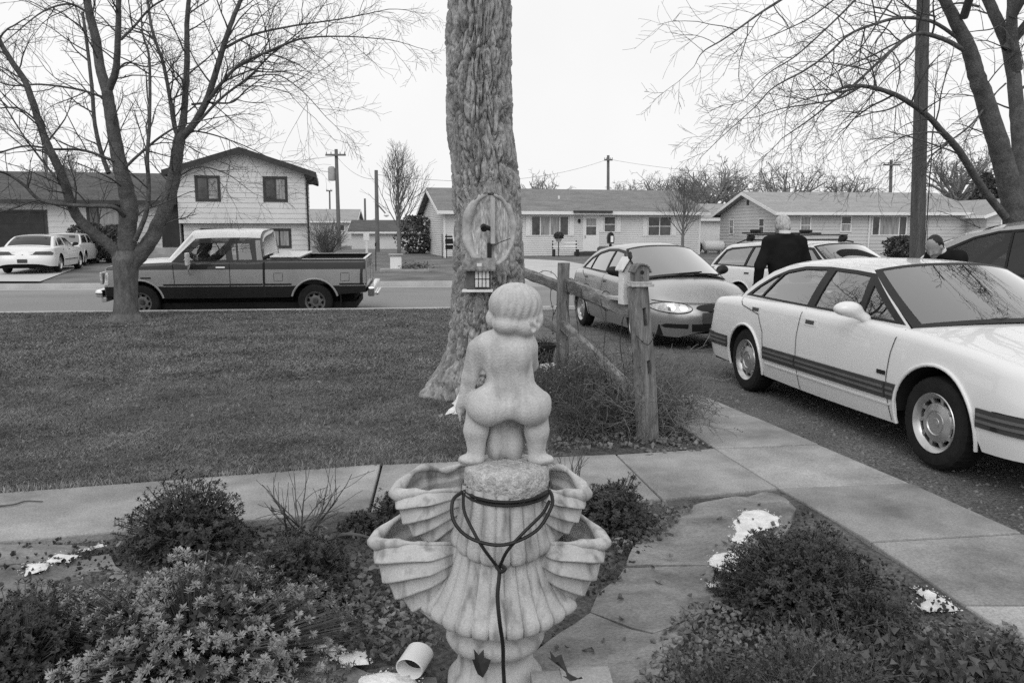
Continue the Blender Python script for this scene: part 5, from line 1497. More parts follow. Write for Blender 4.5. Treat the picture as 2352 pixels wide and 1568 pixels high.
def shell_wing(name, sg, hx, zt, length, drop, bf, bb, ribs, wave):
    """one scallop valve pair at a side of the column: ribbed front wall, hollow back wall, open lobed top"""
    V = []; F = []; nf, ns = ribs * 16 + 1, 40
    f0, f1 = math.radians(-3), math.radians(44)
    def pt(f, s_, front):
        t = (f - f0) / (f1 - f0)
        L = length * (1 - 0.08 * t - 0.13 * t * t)
        p = (ribs * t) % 1.0 if t < 1 else 1.0
        saw = (p / 0.72) ** 1.25 if p < 0.72 else 0.5 + 0.5 * math.cos(math.pi * (p - 0.72) / 0.28)
        L *= 1 + 0.022 * (saw - 0.5) * (s_ > 0.5)
        D = math.sqrt(max(0.0, 1 - t ** 2.2))
        prof = max(0.0, math.sin(math.pi * min(1, 0.10 + 0.90 * s_))) ** 0.55
        r = L * s_
        x = hx + r * math.cos(f); z = zt - r * math.sin(f) * drop - 0.02 * (1 - s_) + 0.040 * math.sin(math.pi * min(1, (1 - s_) * 1.25)) * (1 - 0.45 * t)
        if front:
            y = -(0.022 * (1 - t) + bf * math.sin(math.pi * min(1, t * 0.9 + 0.06) ** 0.7) * (1 - 0.25 * t)) * prof - 0.027 * saw * (0.3 + 0.7 * s_) * (prof > 0.1) - 0.01
            q = min(1.0, max(0.0, (x - 0.10) / 0.13)); y = y * (0.25 + 0.75 * q * q * (3 - 2 * q))
        else:
            y = bb * D * prof * (1.15 - 0.3 * s_) + 0.02 * saw * s_ - 0.01
            z += (0.016 * math.cos(wave * s_ * 2 * math.pi) + 0.022) * max(0, 1 - t * 3)
        return Vector((sg * x, y, z))
    for front in (True, False):
        b = len(V)
        for i in range(nf):
            for j in range(ns): V.append(pt(f0 + (f1 - f0) * i / (nf - 1), 0.2 + 0.8 * j / (ns - 1), front))
        for i in range(nf - 1):
            for j in range(ns - 1): F.append((b + i * ns + j, b + i * ns + j + 1, b + (i + 1) * ns + j + 1, b + (i + 1) * ns + j))
    # thick rolled rim with lobes
    rim = [pt(f0, s_, True) for s_ in np.linspace(0.22, 1, 30)] + [pt(f0, s_, False) for s_ in np.linspace(1, 0.22, 30)][1:]
    n0 = len(rim); mb = MB(); mb.v = [tuple(v) for v in V]; mb.f = list(F); mb.m = [0] * len(F)
    rad = [(0.008 if i < n0 * 0.36 else 0.0105) + 0.0035 * math.cos(i / n0 * 2 * math.pi * 8) * (i > n0 * .3) + 0.014 * math.exp(-((i / n0 - 0.47) / 0.07) ** 2) for i in range(n0)]
    mb.tube(rim, rad, 10)
    o = mb.build(name, M_STONE_ST, ft, smooth=True, sharp=75, fix=False)
    return o
for sg, ox2 in ((-1, 0.0), (1, 0.0)):
    shell_wing('lower_basin', sg, -0.085, 0.488, 0.515 if sg < 0 else 0.475, 0.92, 0.115, 0.20, 5, 2.4)
    shell_wing('upper_basin', sg, -0.075, 0.672, 0.425 if sg < 0 else 0.395, 0.82, 0.095, 0.19, 5, 2.4)
mb = MB(); mb.lathe([(0.30, 0.44), (0.28, 0.43), (0.05, 0.40)], 40, Matrix.Translation((0, .06, 0)) @ Matrix.Diagonal((0.8, 0.55, 1, 1))); mb.build('basin_floor', M_STONE_ST, ft, smooth=True)

def skirt(name, cx, z0, z1, r0, r1, ribs, span, flat=0.78, flare=1.7, corner=0.045, lip=0.03):
    """fluted shell-shaped panel hanging on the camera side: wide scalloped bottom, narrow top"""
    nt = ribs * 12; nz = 26; V = []; F = []
    for i in range(nz + 5):
        t = min(1.0, i / nz)
        for k in range(nt + 1):
            s_ = -1 + 2 * k / nt
            ph = s_ * span
            R = lerp_pts([(0, r0), (0.25, r0 + (r1 - r0) * 0.20), (0.5, r0 + (r1 - r0) * 0.47), (0.75, r0 + (r1 - r0) * 0.80), (0.88, r1), (0.95, r1 * 1.0), (1.0, r1 * 0.97)], t)
            g = abs(math.sin(math.pi * ribs * (s_ + 1) / 2)) ** 0.24              # rounded ribs with narrow grooves
            R += 0.021 * (0.55 + 0.45 * t) * (g - 1)
            ext = 1 + corner / max(0.01, r1) * (t ** 4) * abs(s_) ** 5
            zb = z0 - 0.006 * t * g + 0.05 * (s_ ** 2) * t * 0.8 
            z = z1 + (zb - z1) * t
            x, y = R * math.sin(ph) * ext, -R * math.cos(ph) * flat
            if i > nz:                                                             # turn under at the bottom edge
                q = i - nz
                x *= 1 - 0.06 * q ** 1.2; y = y * (1 - 0.07 * q ** 1.2); z = z - lip * math.sin(min(1, q / 3) * math.pi) * 0.35 + 0.004 * q * q * 0.2
            V.append((cx + x, y, z))
    W = nt + 1
    for i in range(nz + 4):
        for k in range(nt): F.append((i * W + k, i * W + k + 1, (i + 1) * W + k + 1, (i + 1) * W + k))
    o = np_mesh(name, V, F, M_STONE_ST, ft, smooth=True)
    return o
skirt('lower_skirt', 0.012, 0.258, 0.53, 0.158, 0.256, 11, 1.36, flat=0.86, flare=1.35)
skirt('upper_skirt', 0.030, 0.500, 0.735, 0.146, 0.182, 9, 1.42, flat=0.98, flare=1.6, corner=0.02)
mb = MB(); mb.lathe([(0.09, 0.15), (0.11, 0.26), (0.11, 0.74)], 40, Matrix.Translation((0.02, 0.02, 0))); mb.build('column', M_STONE, ft, smooth=True)
mb = MB(); mb.lathe([(0.175, -0.05), (0.17, 0.02), (0.140, 0.055), (0.132, 0.10), (0.136, 0.13), (0.165, 0.148), (0.176, 0.17), (0.172, 0.195), (0.155, 0.21), (0.15, 0.235), (0.10, 0.25)], 64)
mb.build('pedestal', M_STONE_ST, ft, smooth=True, sharp=60)
# drum under the feet: rough sides, domed top
def drum_fx(th, i, r, z):
    nn = float(fbm(np.array([math.cos(th) * 6, math.sin(th) * 6, z * 40]), 3))
    return r + (0.004 * nn if 0 < i < 6 else 0), z + 0.002 * nn
mb = MB(); mb.lathe([(0.120, 0.705), (0.139, 0.712), (0.146, 0.728), (0.147, 0.745), (0.147, 0.765), (0.145, 0.782), (0.137, 0.793), (0.10, 0.803), (0.05, 0.808), (0.001, 0.809)], 72, Matrix.Translation((ox, 0, 0)), drum_fx)
mb.build('drum', M_STONE_R, ft, smooth=True)

# the cherub, back to the camera
ch = SDF((-0.215, -0.17, 0.775), (0.225, 0.19, 1.455), 0.0042)
ch.ball((0.018, 0.0, 1.085), (0.080, 0.070, 0.12), 0.02)                    # belly and waist
ch.ball((0.0, 0.0, 1.165), (0.080, 0.064, 0.078), 0.03)                   # ribcage
ch.ball((-0.052, -0.006, 1.212), (0.056, 0.048, 0.038), 0.03); ch.cone((-0.055, -0.008, 1.225), (0.02, -0.005, 1.25), 0.030, 0.040, 0.03)                # shoulders
ch.ball((0.058, 0.004, 1.212), (0.044, 0.048, 0.040), 0.03); ch.cone((0.06, 0.0, 1.225), (0.03, -0.005, 1.25), 0.032, 0.040, 0.03)
ch.ball((-0.018, -0.045, 1.18), (0.038, 0.026, 0.044), 0.03)
ch.ball((0.045, -0.045, 1.18), (0.038, 0.026, 0.044), 0.03)
ch.cone((0.015, 0.008, 1.21), (0.028, 0.018, 1.275), 0.042, 0.045, 0.02)       # neck
ch.ball((-0.048, -0.036, 1.000), (0.076, 0.062, 0.062), 0.032)                # buttocks
ch.ball((0.076, -0.036, 1.000), (0.074, 0.062, 0.062), 0.032)
ch.ball((0.014, -0.006, 1.045), (0.086, 0.066, 0.055), 0.03)
ch.cone((-0.075, -0.01, 1.008), (-0.105, 0.085, 0.995), 0.056, 0.044, 0.03)     # thighs reach forward
ch.cone((0.095, -0.01, 1.008), (0.118, 0.085, 0.995), 0.056, 0.044, 0.03)
ch.carve((0.014, -0.115, 1.028), (0.014, -0.108, 0.948), 0.004, 0.007, 0.016); ch.carve_ball((0.014, -0.06, 0.925), (0.050, 0.08, 0.034), 0.02)      # cleft
ch.carve((0.012, -0.105, 1.20), (0.010, -0.078, 1.06), 0.010, 0.022, 0.035)      # hollow of the back
legs = SDF((-0.215, -0.17, 0.775), (0.225, 0.19, 1.455), 0.0042)
for x0, x1, xf in ((-0.093, -0.102, -0.135), (0.105, 0.107, 0.137)):
    legs.cone((x0, 0.0, 0.985), (x1, -0.004, 0.915), 0.042, 0.041, 0.01)
    legs.cone((x1, -0.004, 0.915), (x1, 0.002, 0.825), 0.041, 0.028, 0.015)
    legs.ball((x1 + (xf - x1) * 0.5, 0.0, 0.812), (0.042, 0.034, 0.017), 0.02)
    legs.ball((xf, 0.014, 0.806), (0.028, 0.03, 0.012), 0.015)
    for q in range(4): legs.ball((xf + (0.016 if xf > 0 else -0.016), 0.0 + 0.013 * q, 0.803), (0.014, 0.006, 0.008), 0.004)
ch.join(legs.d, 0.008)
# left arm hangs, right arm is held forward
ch.cone((-0.098, -0.004, 1.195), (-0.122, 0.004, 1.10), 0.034, 0.027, 0.022)
ch.cone((-0.122, 0.004, 1.10), (-0.150, 0.018, 1.005), 0.027, 0.019, 0.012)
ch.ball((-0.157, 0.024, 0.985), (0.018, 0.015, 0.024), 0.01)
for q in range(4): ch.cone((-0.160, 0.012 + 0.008 * q, 0.975), (-0.157, 0.016 + 0.008 * q, 0.945), 0.006, 0.0045, 0.004)
ch.cone((-0.150, 0.03, 0.985), (-0.138, 0.042, 0.965), 0.007, 0.005, 0.004)
ch.cone((0.078, 0.015, 1.195), (0.088, 0.085, 1.13), 0.032, 0.026, 0.02)
ch.cone((0.088, 0.085, 1.13), (0.05, 0.15, 1.13), 0.025, 0.018, 0.012)
ch.ball((0.045, 0.155, 1.13), (0.018, 0.018, 0.016), 0.008)
# head, turned to the right and bowed, with a cap of hair
ch.ball((0.036, 0.012, 1.335), (0.078, 0.080, 0.082), 0.012)
ch.ball((0.034, 0.045, 1.315), (0.060, 0.055, 0.065), 0.02)
ch.ball((0.034, -0.004, 1.347), (0.090, 0.084, 0.076), 0.008)
ch.ball((0.012, -0.034, 1.284), (0.056, 0.050, 0.034), 0.012)                 # hair on the nape
ch.ball((0.066, -0.03, 1.280), (0.048, 0.047, 0.037), 0.012)
ch.ball((-0.045, 0.0, 1.303), (0.022, 0.03, 0.030), 0.008)                   # curls over the ears
ch.ball((0.103, -0.010, 1.300), (0.026, 0.032, 0.036), 0.008)
ch.carve((0.082, -0.075, 1.310), (0.092, -0.06, 1.275), 0.005, 0.009, 0.006)
ch.carve((0.112, -0.05, 1.312), (0.108, -0.042, 1.290), 0.004, 0.008, 0.005)
ch.carve((-0.046, -0.036, 1.318), (-0.04, -0.04, 1.308), 0.007, 0.007, 0.005)
ch.carve((0.035, -0.085, 1.293), (0.052, -0.085, 1.290), 0.003, 0.003, 0.006)
# combed locks: grooves running from the crown
ang = np.arctan2(ch.X - 0.036, -(ch.Y - 0.01)); hz = np.clip((ch.Z - 1.285) / 0.03, 0, 1)
ch.d += 0.0024 * np.cos(ang * 22 + 2.0 * np.sin(ch.Z * 40)) * hz * (ch.Z > 1.275)
ch.d += 0.0010 * (np.abs(ch.X - (-0.002 + 0.0 * ch.Z)) < 0.005) * -1.0 * ((ch.Y < -0.02) & (ch.Z > 1.0) & (ch.Z < 1.22))   # casting seam
ch.build('cherub', M_STONE_C, ft).location = (ox - 0.004, 0, 0)
# lobed stone between the feet
lb = SDF((-0.11, -0.08, 0.775), (0.12, 0.10, 0.96), 0.0042)
lb.ball((-0.030, 0.045, 0.865), (0.040, 0.055, 0.078), 0.008); lb.ball((0.030, 0.045, 0.867), (0.040, 0.055, 0.078), 0.02)
lb.ball((0.0, 0.06, 0.9), (0.08, 0.05, 0.06), 0.01)
lb.carve((0.001, -0.012, 0.93), (0.001, -0.012, 0.80), 0.006, 0.004, 0.006)
lb.build('lobed_support', M_STONE_ST, ft).location = (ox - 0.006, -0.004, 0)

# black cable looped round the fountain
M_CABLE = mat('black_cable', 0.014, 0.2, 8, 3, rough=0.45)
def bez(pts, n=14):
    """Catmull-Rom through points"""
    P_ = [Vector(p) for p in pts]; P_ = [P_[0] * 2 - P_[1]] + P_ + [P_[-1] * 2 - P_[-2]]
    out = []
    for i in range(1, len(P_) - 2):
        for k in range(n):
            t = k / n; a, b, c, d = P_[i - 1:i + 3]
            out.append(0.5 * ((2 * b) + (c - a) * t + (2 * a - 5 * b + 4 * c - d) * t * t + (3 * b - a - 3 * c + d) * t ** 3))
    out.append(P_[-2]); return out
cx_ = -0.06 + ox
ring = lambda r, z, a0, a1, n=20: [Vector((cx_ + r * math.sin(a), AX - r * math.cos(a), z + 0.012 * math.cos(a * 1.0) * -1 + 0.0)) for a in np.linspace(a0, a1, n)]
cb = thing('power_cable', 'black cable looped under the cherub and hanging down the fountain', 'cable', (0, 0, 0))
mb = MB()
mb.tube(ring(0.153, 0.722, -1.75, 1.75), 0.0058, 8); mb.tube(ring(0.155, 0.711, -1.7, 1.6), 0.0055, 8)
mb.build('cable_band', M_CABLE, cb, smooth=True)
loop = [P(1062, 1128, 2.56), P(1040, 1150, 2.52), P(1042, 1195, 2.49), P(1075, 1232, 2.47), P(1130, 1250, 2.455), P(1180, 1245, 2.455), P(1235, 1215, 2.48), P(1266, 1165, 2.51), P(1268, 1140, 2.54), P(1262, 1126, 2.57)]
MB().tube(bez(loop), 0.0062, 8).build('cable_loop', M_CABLE, cb, smooth=True)
v1 = [P(1064, 1132, 2.56), P(1066, 1172, 2.52), P(1085, 1215, 2.48), P(1110, 1258, 2.46), P(1146, 1306, 2.475)]
v2 = [P(1262, 1150, 2.54), P(1245, 1180, 2.50), P(1200, 1225, 2.46), P(1165, 1265, 2.46), P(1148, 1300, 2.475)]
MB().tube(bez(v1), 0.0055, 8).build('cable_strand', M_CABLE, cb, smooth=True)
MB().tube(bez(v2), 0.0055, 8).build('cable_strand', M_CABLE, cb, smooth=True)
v3 = [P(1146, 1300, 2.475), P(1147, 1320, 2.46), P(1143, 1370, 2.435), P(1148, 1430, 2.415), P(1155, 1480, 2.43), P(1156, 1530, 2.47), P(1158, 1570, 2.47), P(1158, 1640, 2.48)]
MB().tube(bez(v3), 0.0066, 8).build('cable_strand', M_CABLE, cb, smooth=True)
kn = MB(); kn.tube(bez([P(1140, 1300, 2.47), P(1150, 1312, 2.455), P(1160, 1306, 2.465), P(1152, 1298, 2.47)]), 0.0065, 8); kn.build('cable_knot', M_CABLE, cb, smooth=True)
# ------------------------------------------------------------------ people
M_SKIN = mat('skin', 0.30, 0.08, 8, 3, rough=0.55)
M_SUIT = mat('black_suit_cloth', 0.012, 0.25, 5, 4, rough=0.95, spec=0.1)
M_HAIR_G = mat('grey_hair', 0.40, 0.3, 30, 4, rough=0.7, stretch=(1, 1, 0.3))
M_HAIR_D = mat('dark_hair', 0.018, 0.3, 30, 4, rough=0.6)
M_SHIRT = mat('white_shirt', 0.75, 0.04, 6, 3)
M_SHOE = mat('black_shoe', 0.015, 0.1, 6, 3, rough=0.35)
def head_shape(s, c, yaw=0.0, pitch=0.0):
    """head at c looking to +Y before yaw and pitch; returns a mapper"""
    R = Matrix.Rotation(yaw, 3, 'Z') @ Matrix.Rotation(pitch, 3, 'X')
    c = Vector(c)
    f = lambda x, y, z: tuple(c + R @ Vector((x, y, z)))
    s.ball(f(0, -.012, .03), (.076, .095, .095), .02, R); s.ball(f(0, .03, -.035), (.060, .068, .078), .03, R)
    s.ball(f(0, .075, -.085), (.032, .028, .026), .025, R); s.cone(f(0, .095, .01), f(0, .112, -.028), .010, .015, .014)
    for sg in (1, -1):
        s.ball(f(sg * .078, -.005, -.012), (.012, .024, .034), .008, R); s.ball(f(sg * .034, .072, -.03), (.024, .02, .02), .02, R)
        s.carve_ball(f(sg * .032, .098, .012), (.018, .012, .010), .008, R)
        s.ball(f(sg * .032, .084, .010), (.012, .011, .009), .003, R)
    s.carve(f(-.022, .104, -.062), f(.022, .104, -.062), .004, .004, .006)
    return f, R
def hand(s, w, d, side):
    """palm at w, fingers along d, four fingers and a thumb"""
    w = Vector(w); d = Vector(d).normalized(); u = Vector((0, 1, 0)) - d * d.y
    u.normalize(); n = d.cross(u)
    s.cone(tuple(w), tuple(w + d * .075), .028, .030, .012)
    for i, L in enumerate((.066, .078, .072, .055)):
        b = w + d * .085 + u * (.024 - .016 * i); m = b + d * L * .55 + n * side * .006; e = b + d * L + n * side * .022
        s.cone(tuple(b), tuple(m), .0095, .0088, .004); s.cone(tuple(m), tuple(e), .0088, .0075, .003)
    b = w + d * .03 + u * .03; m = b + d * .03 + u * .022; s.cone(tuple(b), tuple(m), .011, .010, .006); s.cone(tuple(m), tuple(m + d * .032 + n * side * .012), .010, .008, .004)
def make_person(name, label, loc, rotz, j, hair, yaw, pitch, bald=False, vox=0.0125):
    """j: joint positions, figure faces +Y"""
    root = thing(name, label, 'person', loc, rotz)
    lo, hi = (-.36, -.32, -.02), (.36, .80, 1.86)
    s = SDF(lo, hi, vox)
    pel, chest, neck, head = [Vector(j[k]) for k in ('pelvis', 'chest', 'neck', 'head')]
    s.cone(pel, chest, .10, .10, .05); s.cone(chest, neck, .09, .055, .06); s.cone(neck, tuple(neck.lerp(head, .7)), .056, .054, .02)
    f, R = head_shape(s, head, yaw, pitch)
    for sg, k in ((1, 'R'), (-1, 'L')):
        sh, el, wr = [Vector(j[q + k]) for q in ('sh', 'el', 'wr')]
        s.cone(sh, el, .050, .040, .03); s.cone(el, wr, .040, .027, .015)
        hand(s, wr, wr - el, -sg)
        hp, kn, an = [Vector(j[q + k]) for q in ('hip', 'kn', 'an')]
        s.cone(hp, kn, .085, .055, .04); s.cone(kn, an, .054, .038, .02); s.cone(an, an + Vector((0, .17, -.05)), .038, .032, .02)
    s.build('body', M_SKIN, root)
    # jacket
    s = SDF(lo, hi, vox)
    mid = pel.lerp(chest, .5)
    RT = Matrix.Identity(3)
    d = (chest - pel).normalized(); RT = Vector((0, 0, 1)).rotation_difference(d).to_matrix()
    s.ball(chest, (.205, .135, .19), .05, RT); s.ball(mid, (.185, .135, .22), .06, RT); s.ball(pel - d * .04, (.19, .145, .16), .05, RT)
    s.cone(chest + d * .10, neck - d * .01, .12, .062, .05)
    for sg, k in ((1, 'R'), (-1, 'L')):
        sh, el, wr = [Vector(j[q + k]) for q in ('sh', 'el', 'wr')]
        s.cone(neck - d * .03, sh - d * .03, .07, .062, .06)
        s.ball(sh - Vector((sg * .015, 0, .03)), (.070, .074, .060), .07); s.cone(sh, el, .074, .064, .05); s.cone(el, wr, .063, .050, .02)
    p = np.stack([s.X, s.Y, s.Z], -1)
    s.d += 0.006 * vnoise(p * 11) + 0.004 * vnoise(p * 23)
    cutz = Vector(pel - d * .17)
    s.cut((s.X - cutz.x) * d.x + (s.Y - cutz.y) * d.y + (s.Z - cutz.z) * d.z, .008)
    nk = neck + d * .005
    s.cut(-((s.X - nk.x) * d.x + (s.Y - nk.y) * d.y + (s.Z - nk.z) * d.z), .006)
    s.build('suit_jacket', M_SUIT, root)
    s = SDF(lo, hi, vox)
    s.ball(pel, (.165, .125, .13), .03)
    for sg, k in ((1, 'R'), (-1, 'L')):
        hp, kn, an = [Vector(j[q + k]) for q in ('hip', 'kn', 'an')]
        s.cone(hp, kn, .105, .078, .05); s.cone(kn, an - Vector((0, 0, .02)), .076, .066, .03)
    s.build('trousers', M_SUIT, root)
    s = SDF(lo, hi, vox)
    for k in ('R', 'L'):
        an = Vector(j['an' + k]); s.cone(an + Vector((0, -.03, -.045)), an + Vector((0, .20, -.055)), .045, .04, .01)
    s.cut(-(s.Z - 0.0), .004); s.build('shoes', M_SHOE, root)
    # collar
    M = Matrix.Translation(neck + d * .012) @ d.to_track_quat('Z', 'Y').to_matrix().to_4x4()
    mb = MB(); mb.lathe([(.062, -.03), (.066, .0), (.064, .022), (.058, .024)], 28, M); mb.build('shirt_collar', M_SHIRT, root, smooth=True)
    # hair
    s = SDF(tuple(head - Vector((.16, .16, .16))), tuple(head + Vector((.16, .16, .18))), .006)
    s.ball(f(0, -.026, .036), (.081, .094, .094), .01, R); s.ball(f(0, -.055, -.03), (.070, .055, .06), .03, R)
    fr = (R.transposed() @ Vector((0, 0, 0)))
    lx = [(R.transposed())[i] for i in range(3)]
    X, Y, Z = s.X - head.x, s.Y - head.y, s.Z - head.z
    ly = lx[1][0] * X + lx[1][1] * Y + lx[1][2] * Z; lz = lx[2][0] * X + lx[2][1] * Y + lx[2][2] * Z; lxx = lx[0][0] * X + lx[0][1] * Y + lx[0][2] * Z
    s.cut(np.maximum(.045 - ly, lz - .055), .006)      # the face stays free
    s.cut(lz + .085, .006)
    s.d += .004 * vnoise(np.stack([lxx, ly, lz], -1) * 60)
    s.build('hair', hair, root)
    return root
stand = dict(pelvis=(0, 0, .95), chest=(0, -.01, 1.27), neck=(0, .005, 1.50), head=(0, .085, 1.585), shR=(.182, 0, 1.405), elR=(.285, -.01, 1.13), wrR=(.225, .08, .88), shL=(-.182, 0, 1.405), elL=(-.295, -.02, 1.13), wrL=(-.285, .05, .87),
             hipR=(.09, 0, .92), knR=(.10, .01, .50), anR=(.10, -.02, .09), hipL=(-.09, 0, .92), knL=(-.10, .01, .50), anL=(-.10, -.02, .09))
make_person('person', 'standing person with short grey hair and black suit, seen from behind between the parked cars', (3.38, 9.95, -0.05), 0.10, stand, M_HAIR_G, 0.22, -0.42).scale = (1.07, 1.07, 1.065)
bend = dict(pelvis=(0, -.10, .93), chest=(0, .09, 1.21), neck=(0, .225, 1.375), head=(0, .33, 1.435), shR=(.17, .13, 1.33), elR=(.21, .25, 1.10), wrR=(.15, .45, .98), shL=(-.17, .13, 1.33), elL=(-.21, .25, 1.10), wrL=(-.15, .45, .98),
            hipR=(.09, -.04, .91), knR=(.10, .03, .50), anR=(.10, -.05, .09), hipL=(-.09, -.04, .91), knL=(-.10, .03, .50), anL=(-.10, -.05, .09))
make_person('person', 'dark-haired person in a dark suit bending forward beside the light van', (5.10, 9.25, -0.03), math.radians(115), bend, M_HAIR_D, 0.15, -0.7)
# ------------------------------------------------------------------ split-rail fence, birdhouses, wire
M_WOOD = mat('weathered_wood', 0.18, 0.45, 3, 8, rough=0.9, fine=0.3, fscale=22, bump=0.8, bscale=14, bdist=0.012, stretch=(7, 7, 0.7))
M_WOOD_H = mat('weathered_rail_wood', 0.21, 0.45, 3, 8, rough=0.9, fine=0.3, fscale=22, bump=0.8, bscale=14, bdist=0.012, stretch=(5, 0.9, 5))
M_WOOD_L = mat('pale_bare_wood', 0.42, 0.2, 4, 8, rough=0.85, fine=0.15, fscale=30, stretch=(6, 6, 0.8))
M_WPAINT = mat('worn_white_paint', 0.68, 0.12, 9, 6, rough=0.7)
M_WIRE = mat('rusty_wire', 0.035, 0.3, 20, 3, rough=0.8)
def rough_beam(name, a, b, w, h, mat_, parent, seg=14, seed=0, taper=0.0, nz=0.010):
    """hewn beam between two points with uneven faces"""
    a, b = Vector(a), Vector(b); d = (b - a).normalized()
    up = Vector((0, 0, 1)) if abs(d.z) < .8 else Vector((0, 1, 0))
    s_ = d.cross(up).normalized(); u = s_.cross(d)
    ring = [(-.5, -.38), (-.36, -.5), (0, -.52), (.36, -.5), (.5, -.38), (.5, .38), (.36, .5), (0, .54), (-.36, .5), (-.5, .38)]
    V = []; F = []; n = len(ring)
    for i in range(seg + 1):
        t = i / seg; c = a.lerp(b, t); k = 1 - taper * t
        for j, (p, q) in enumerate(ring):
            nn = float(fbm(np.array([t * 5 + seed * 3.1, j * .7, seed * 1.7]), 3)) * nz
            V.append(c + s_ * (p * w * k + nn) + u * (q * h * k + nn * .8))
    for i in range(seg):
        for j in range(n): F.append((i * n + j, i * n + (j + 1) % n, (i + 1) * n + (j + 1) % n, (i + 1) * n + j))
    F.append(tuple(range(n))[::-1]); F.append(tuple(seg * n + j for j in range(n)))
    o = mesh_obj(name, V, F, mat_, parent)
    bm = bmesh.new(); bm.from_mesh(o.data); bmesh.ops.recalc_face_normals(bm, faces=bm.faces); bm.to_mesh(o.data); bm.free()
    o.data.polygons.foreach_set('use_smooth', np.ones(len(o.data.polygons), dtype=bool)); o.data.set_sharp_from_angle(angle=math.radians(30))
    return o
fence = thing('split_rail_fence', 'weathered split-rail fence with slotted posts between the big trunk and the gravel drive', 'fence')
# front post with two through slots, leaning
base2, top2 = Vector((1.045, 5.95, -0.05)), Vector((0.93, 5.88, 1.185))
ax2 = (top2 - base2).normalized(); L2 = (top2 - base2).length
M2 = Matrix.Translation(base2) @ ax2.to_track_quat('Z', 'Y').to_matrix().to_4x4()
M2r = M2 @ Matrix.Rotation(math.radians(95), 4, 'Z')
slots = [(0.575, 0.685), (0.945, 1.085)]
mb = MB()
w, dp, sw = 0.066, 0.055, 0.021
zs_ = sorted(set([0, L2] + [z for s_ in slots for z in s_] + list(np.linspace(0, L2, 10))))
def pn(x, y, z): 
    k = 0.006 * float(fbm(np.array([x * 20, y * 20, z * 4]), 2)); bow = 0.012 * math.sin(z * 3.0)
    return M2r @ Vector((x * (1 - .08 * z) + k + bow, y * (1 - .05 * z) + k, z))
for z0, z1 in zip(zs_, zs_[1:]):
    mid = (z0 + z1) / 2; open_ = any(a < mid < b for a, b in slots)
    for x0, x1 in (((-w, -sw), (sw, w)) if open_ else ((-w, -sw), (-sw, sw), (sw, w))):
        vs = [pn(x, y, z) for z in (z0, z1) for x, y in ((x0, -dp), (x1, -dp), (x1, dp), (x0, dp))]
        mb.add(vs, [(0, 1, 5, 4), (1, 2, 6, 5), (2, 3, 7, 6), (3, 0, 4, 7), (3, 2, 1, 0), (4, 5, 6, 7)])
o = mb.build('post', M_WOOD, fence)
bm = bmesh.new(); bm.from_mesh(o.data); bmesh.ops.remove_doubles(bm, verts=bm.verts, dist=1e-4)
# inner faces shared by two solids are removed
seen = {}
for f in bm.faces: seen.setdefault(tuple(sorted(v.index for v in f.verts)), []).append(f)
bmesh.ops.delete(bm, geom=[f for fs in seen.values() if len(fs) > 1 for f in fs], context='FACES')
bm.to_mesh(o.data); bm.free()
rough_beam('post', (0.51, 8.0, -0.05), (0.515, 7.98, 1.27), 0.125, 0.10, M_WOOD, fence, 14, 2, 0.03)
rough_beam('post', (0.03, 10.1, -0.05), (0.03, 10.1, 1.2), 0.12, 0.10, M_WOOD, fence, 14, 3, 0.03)
rough_beam('rail', (0.53, 8.12, 1.055), (0.90, 6.02, 0.99), 0.085, 0.125, M_WOOD_H, fence, 22, 4, 0.12, 0.016)
rough_beam('rail', (0.50, 8.02, 0.66), (1.00, 6.05, 0.30), 0.07, 0.10, M_WOOD_H, fence, 20, 5, 0.1, 0.014)
rough_beam('rail', (0.03, 10.15, 1.10), (0.50, 7.95, 1.03), 0.08, 0.11, M_WOOD_H, fence, 20, 6, 0.1, 0.014)
rough_beam('rail', (0.03, 10.15, 0.66), (0.50, 7.95, 0.60), 0.08, 0.10, M_WOOD_H, fence, 20, 7, 0.1, 0.014)
# pale offcut lying on the end of the rail
oc = MB(); Mo = Matrix.Translation((0.87, 6.22, 1.053)) @ Matrix.Rotation(0.18, 4, 'Z') @ Matrix.Rotation(-.05, 4, 'X'); oc.box(-.07, .07, -.2, .2, 0, .028, .004, Mo)
tag(oc.build('board', M_WOOD_L), 'short pale board lying on the rail end behind the slotted post', 'board')
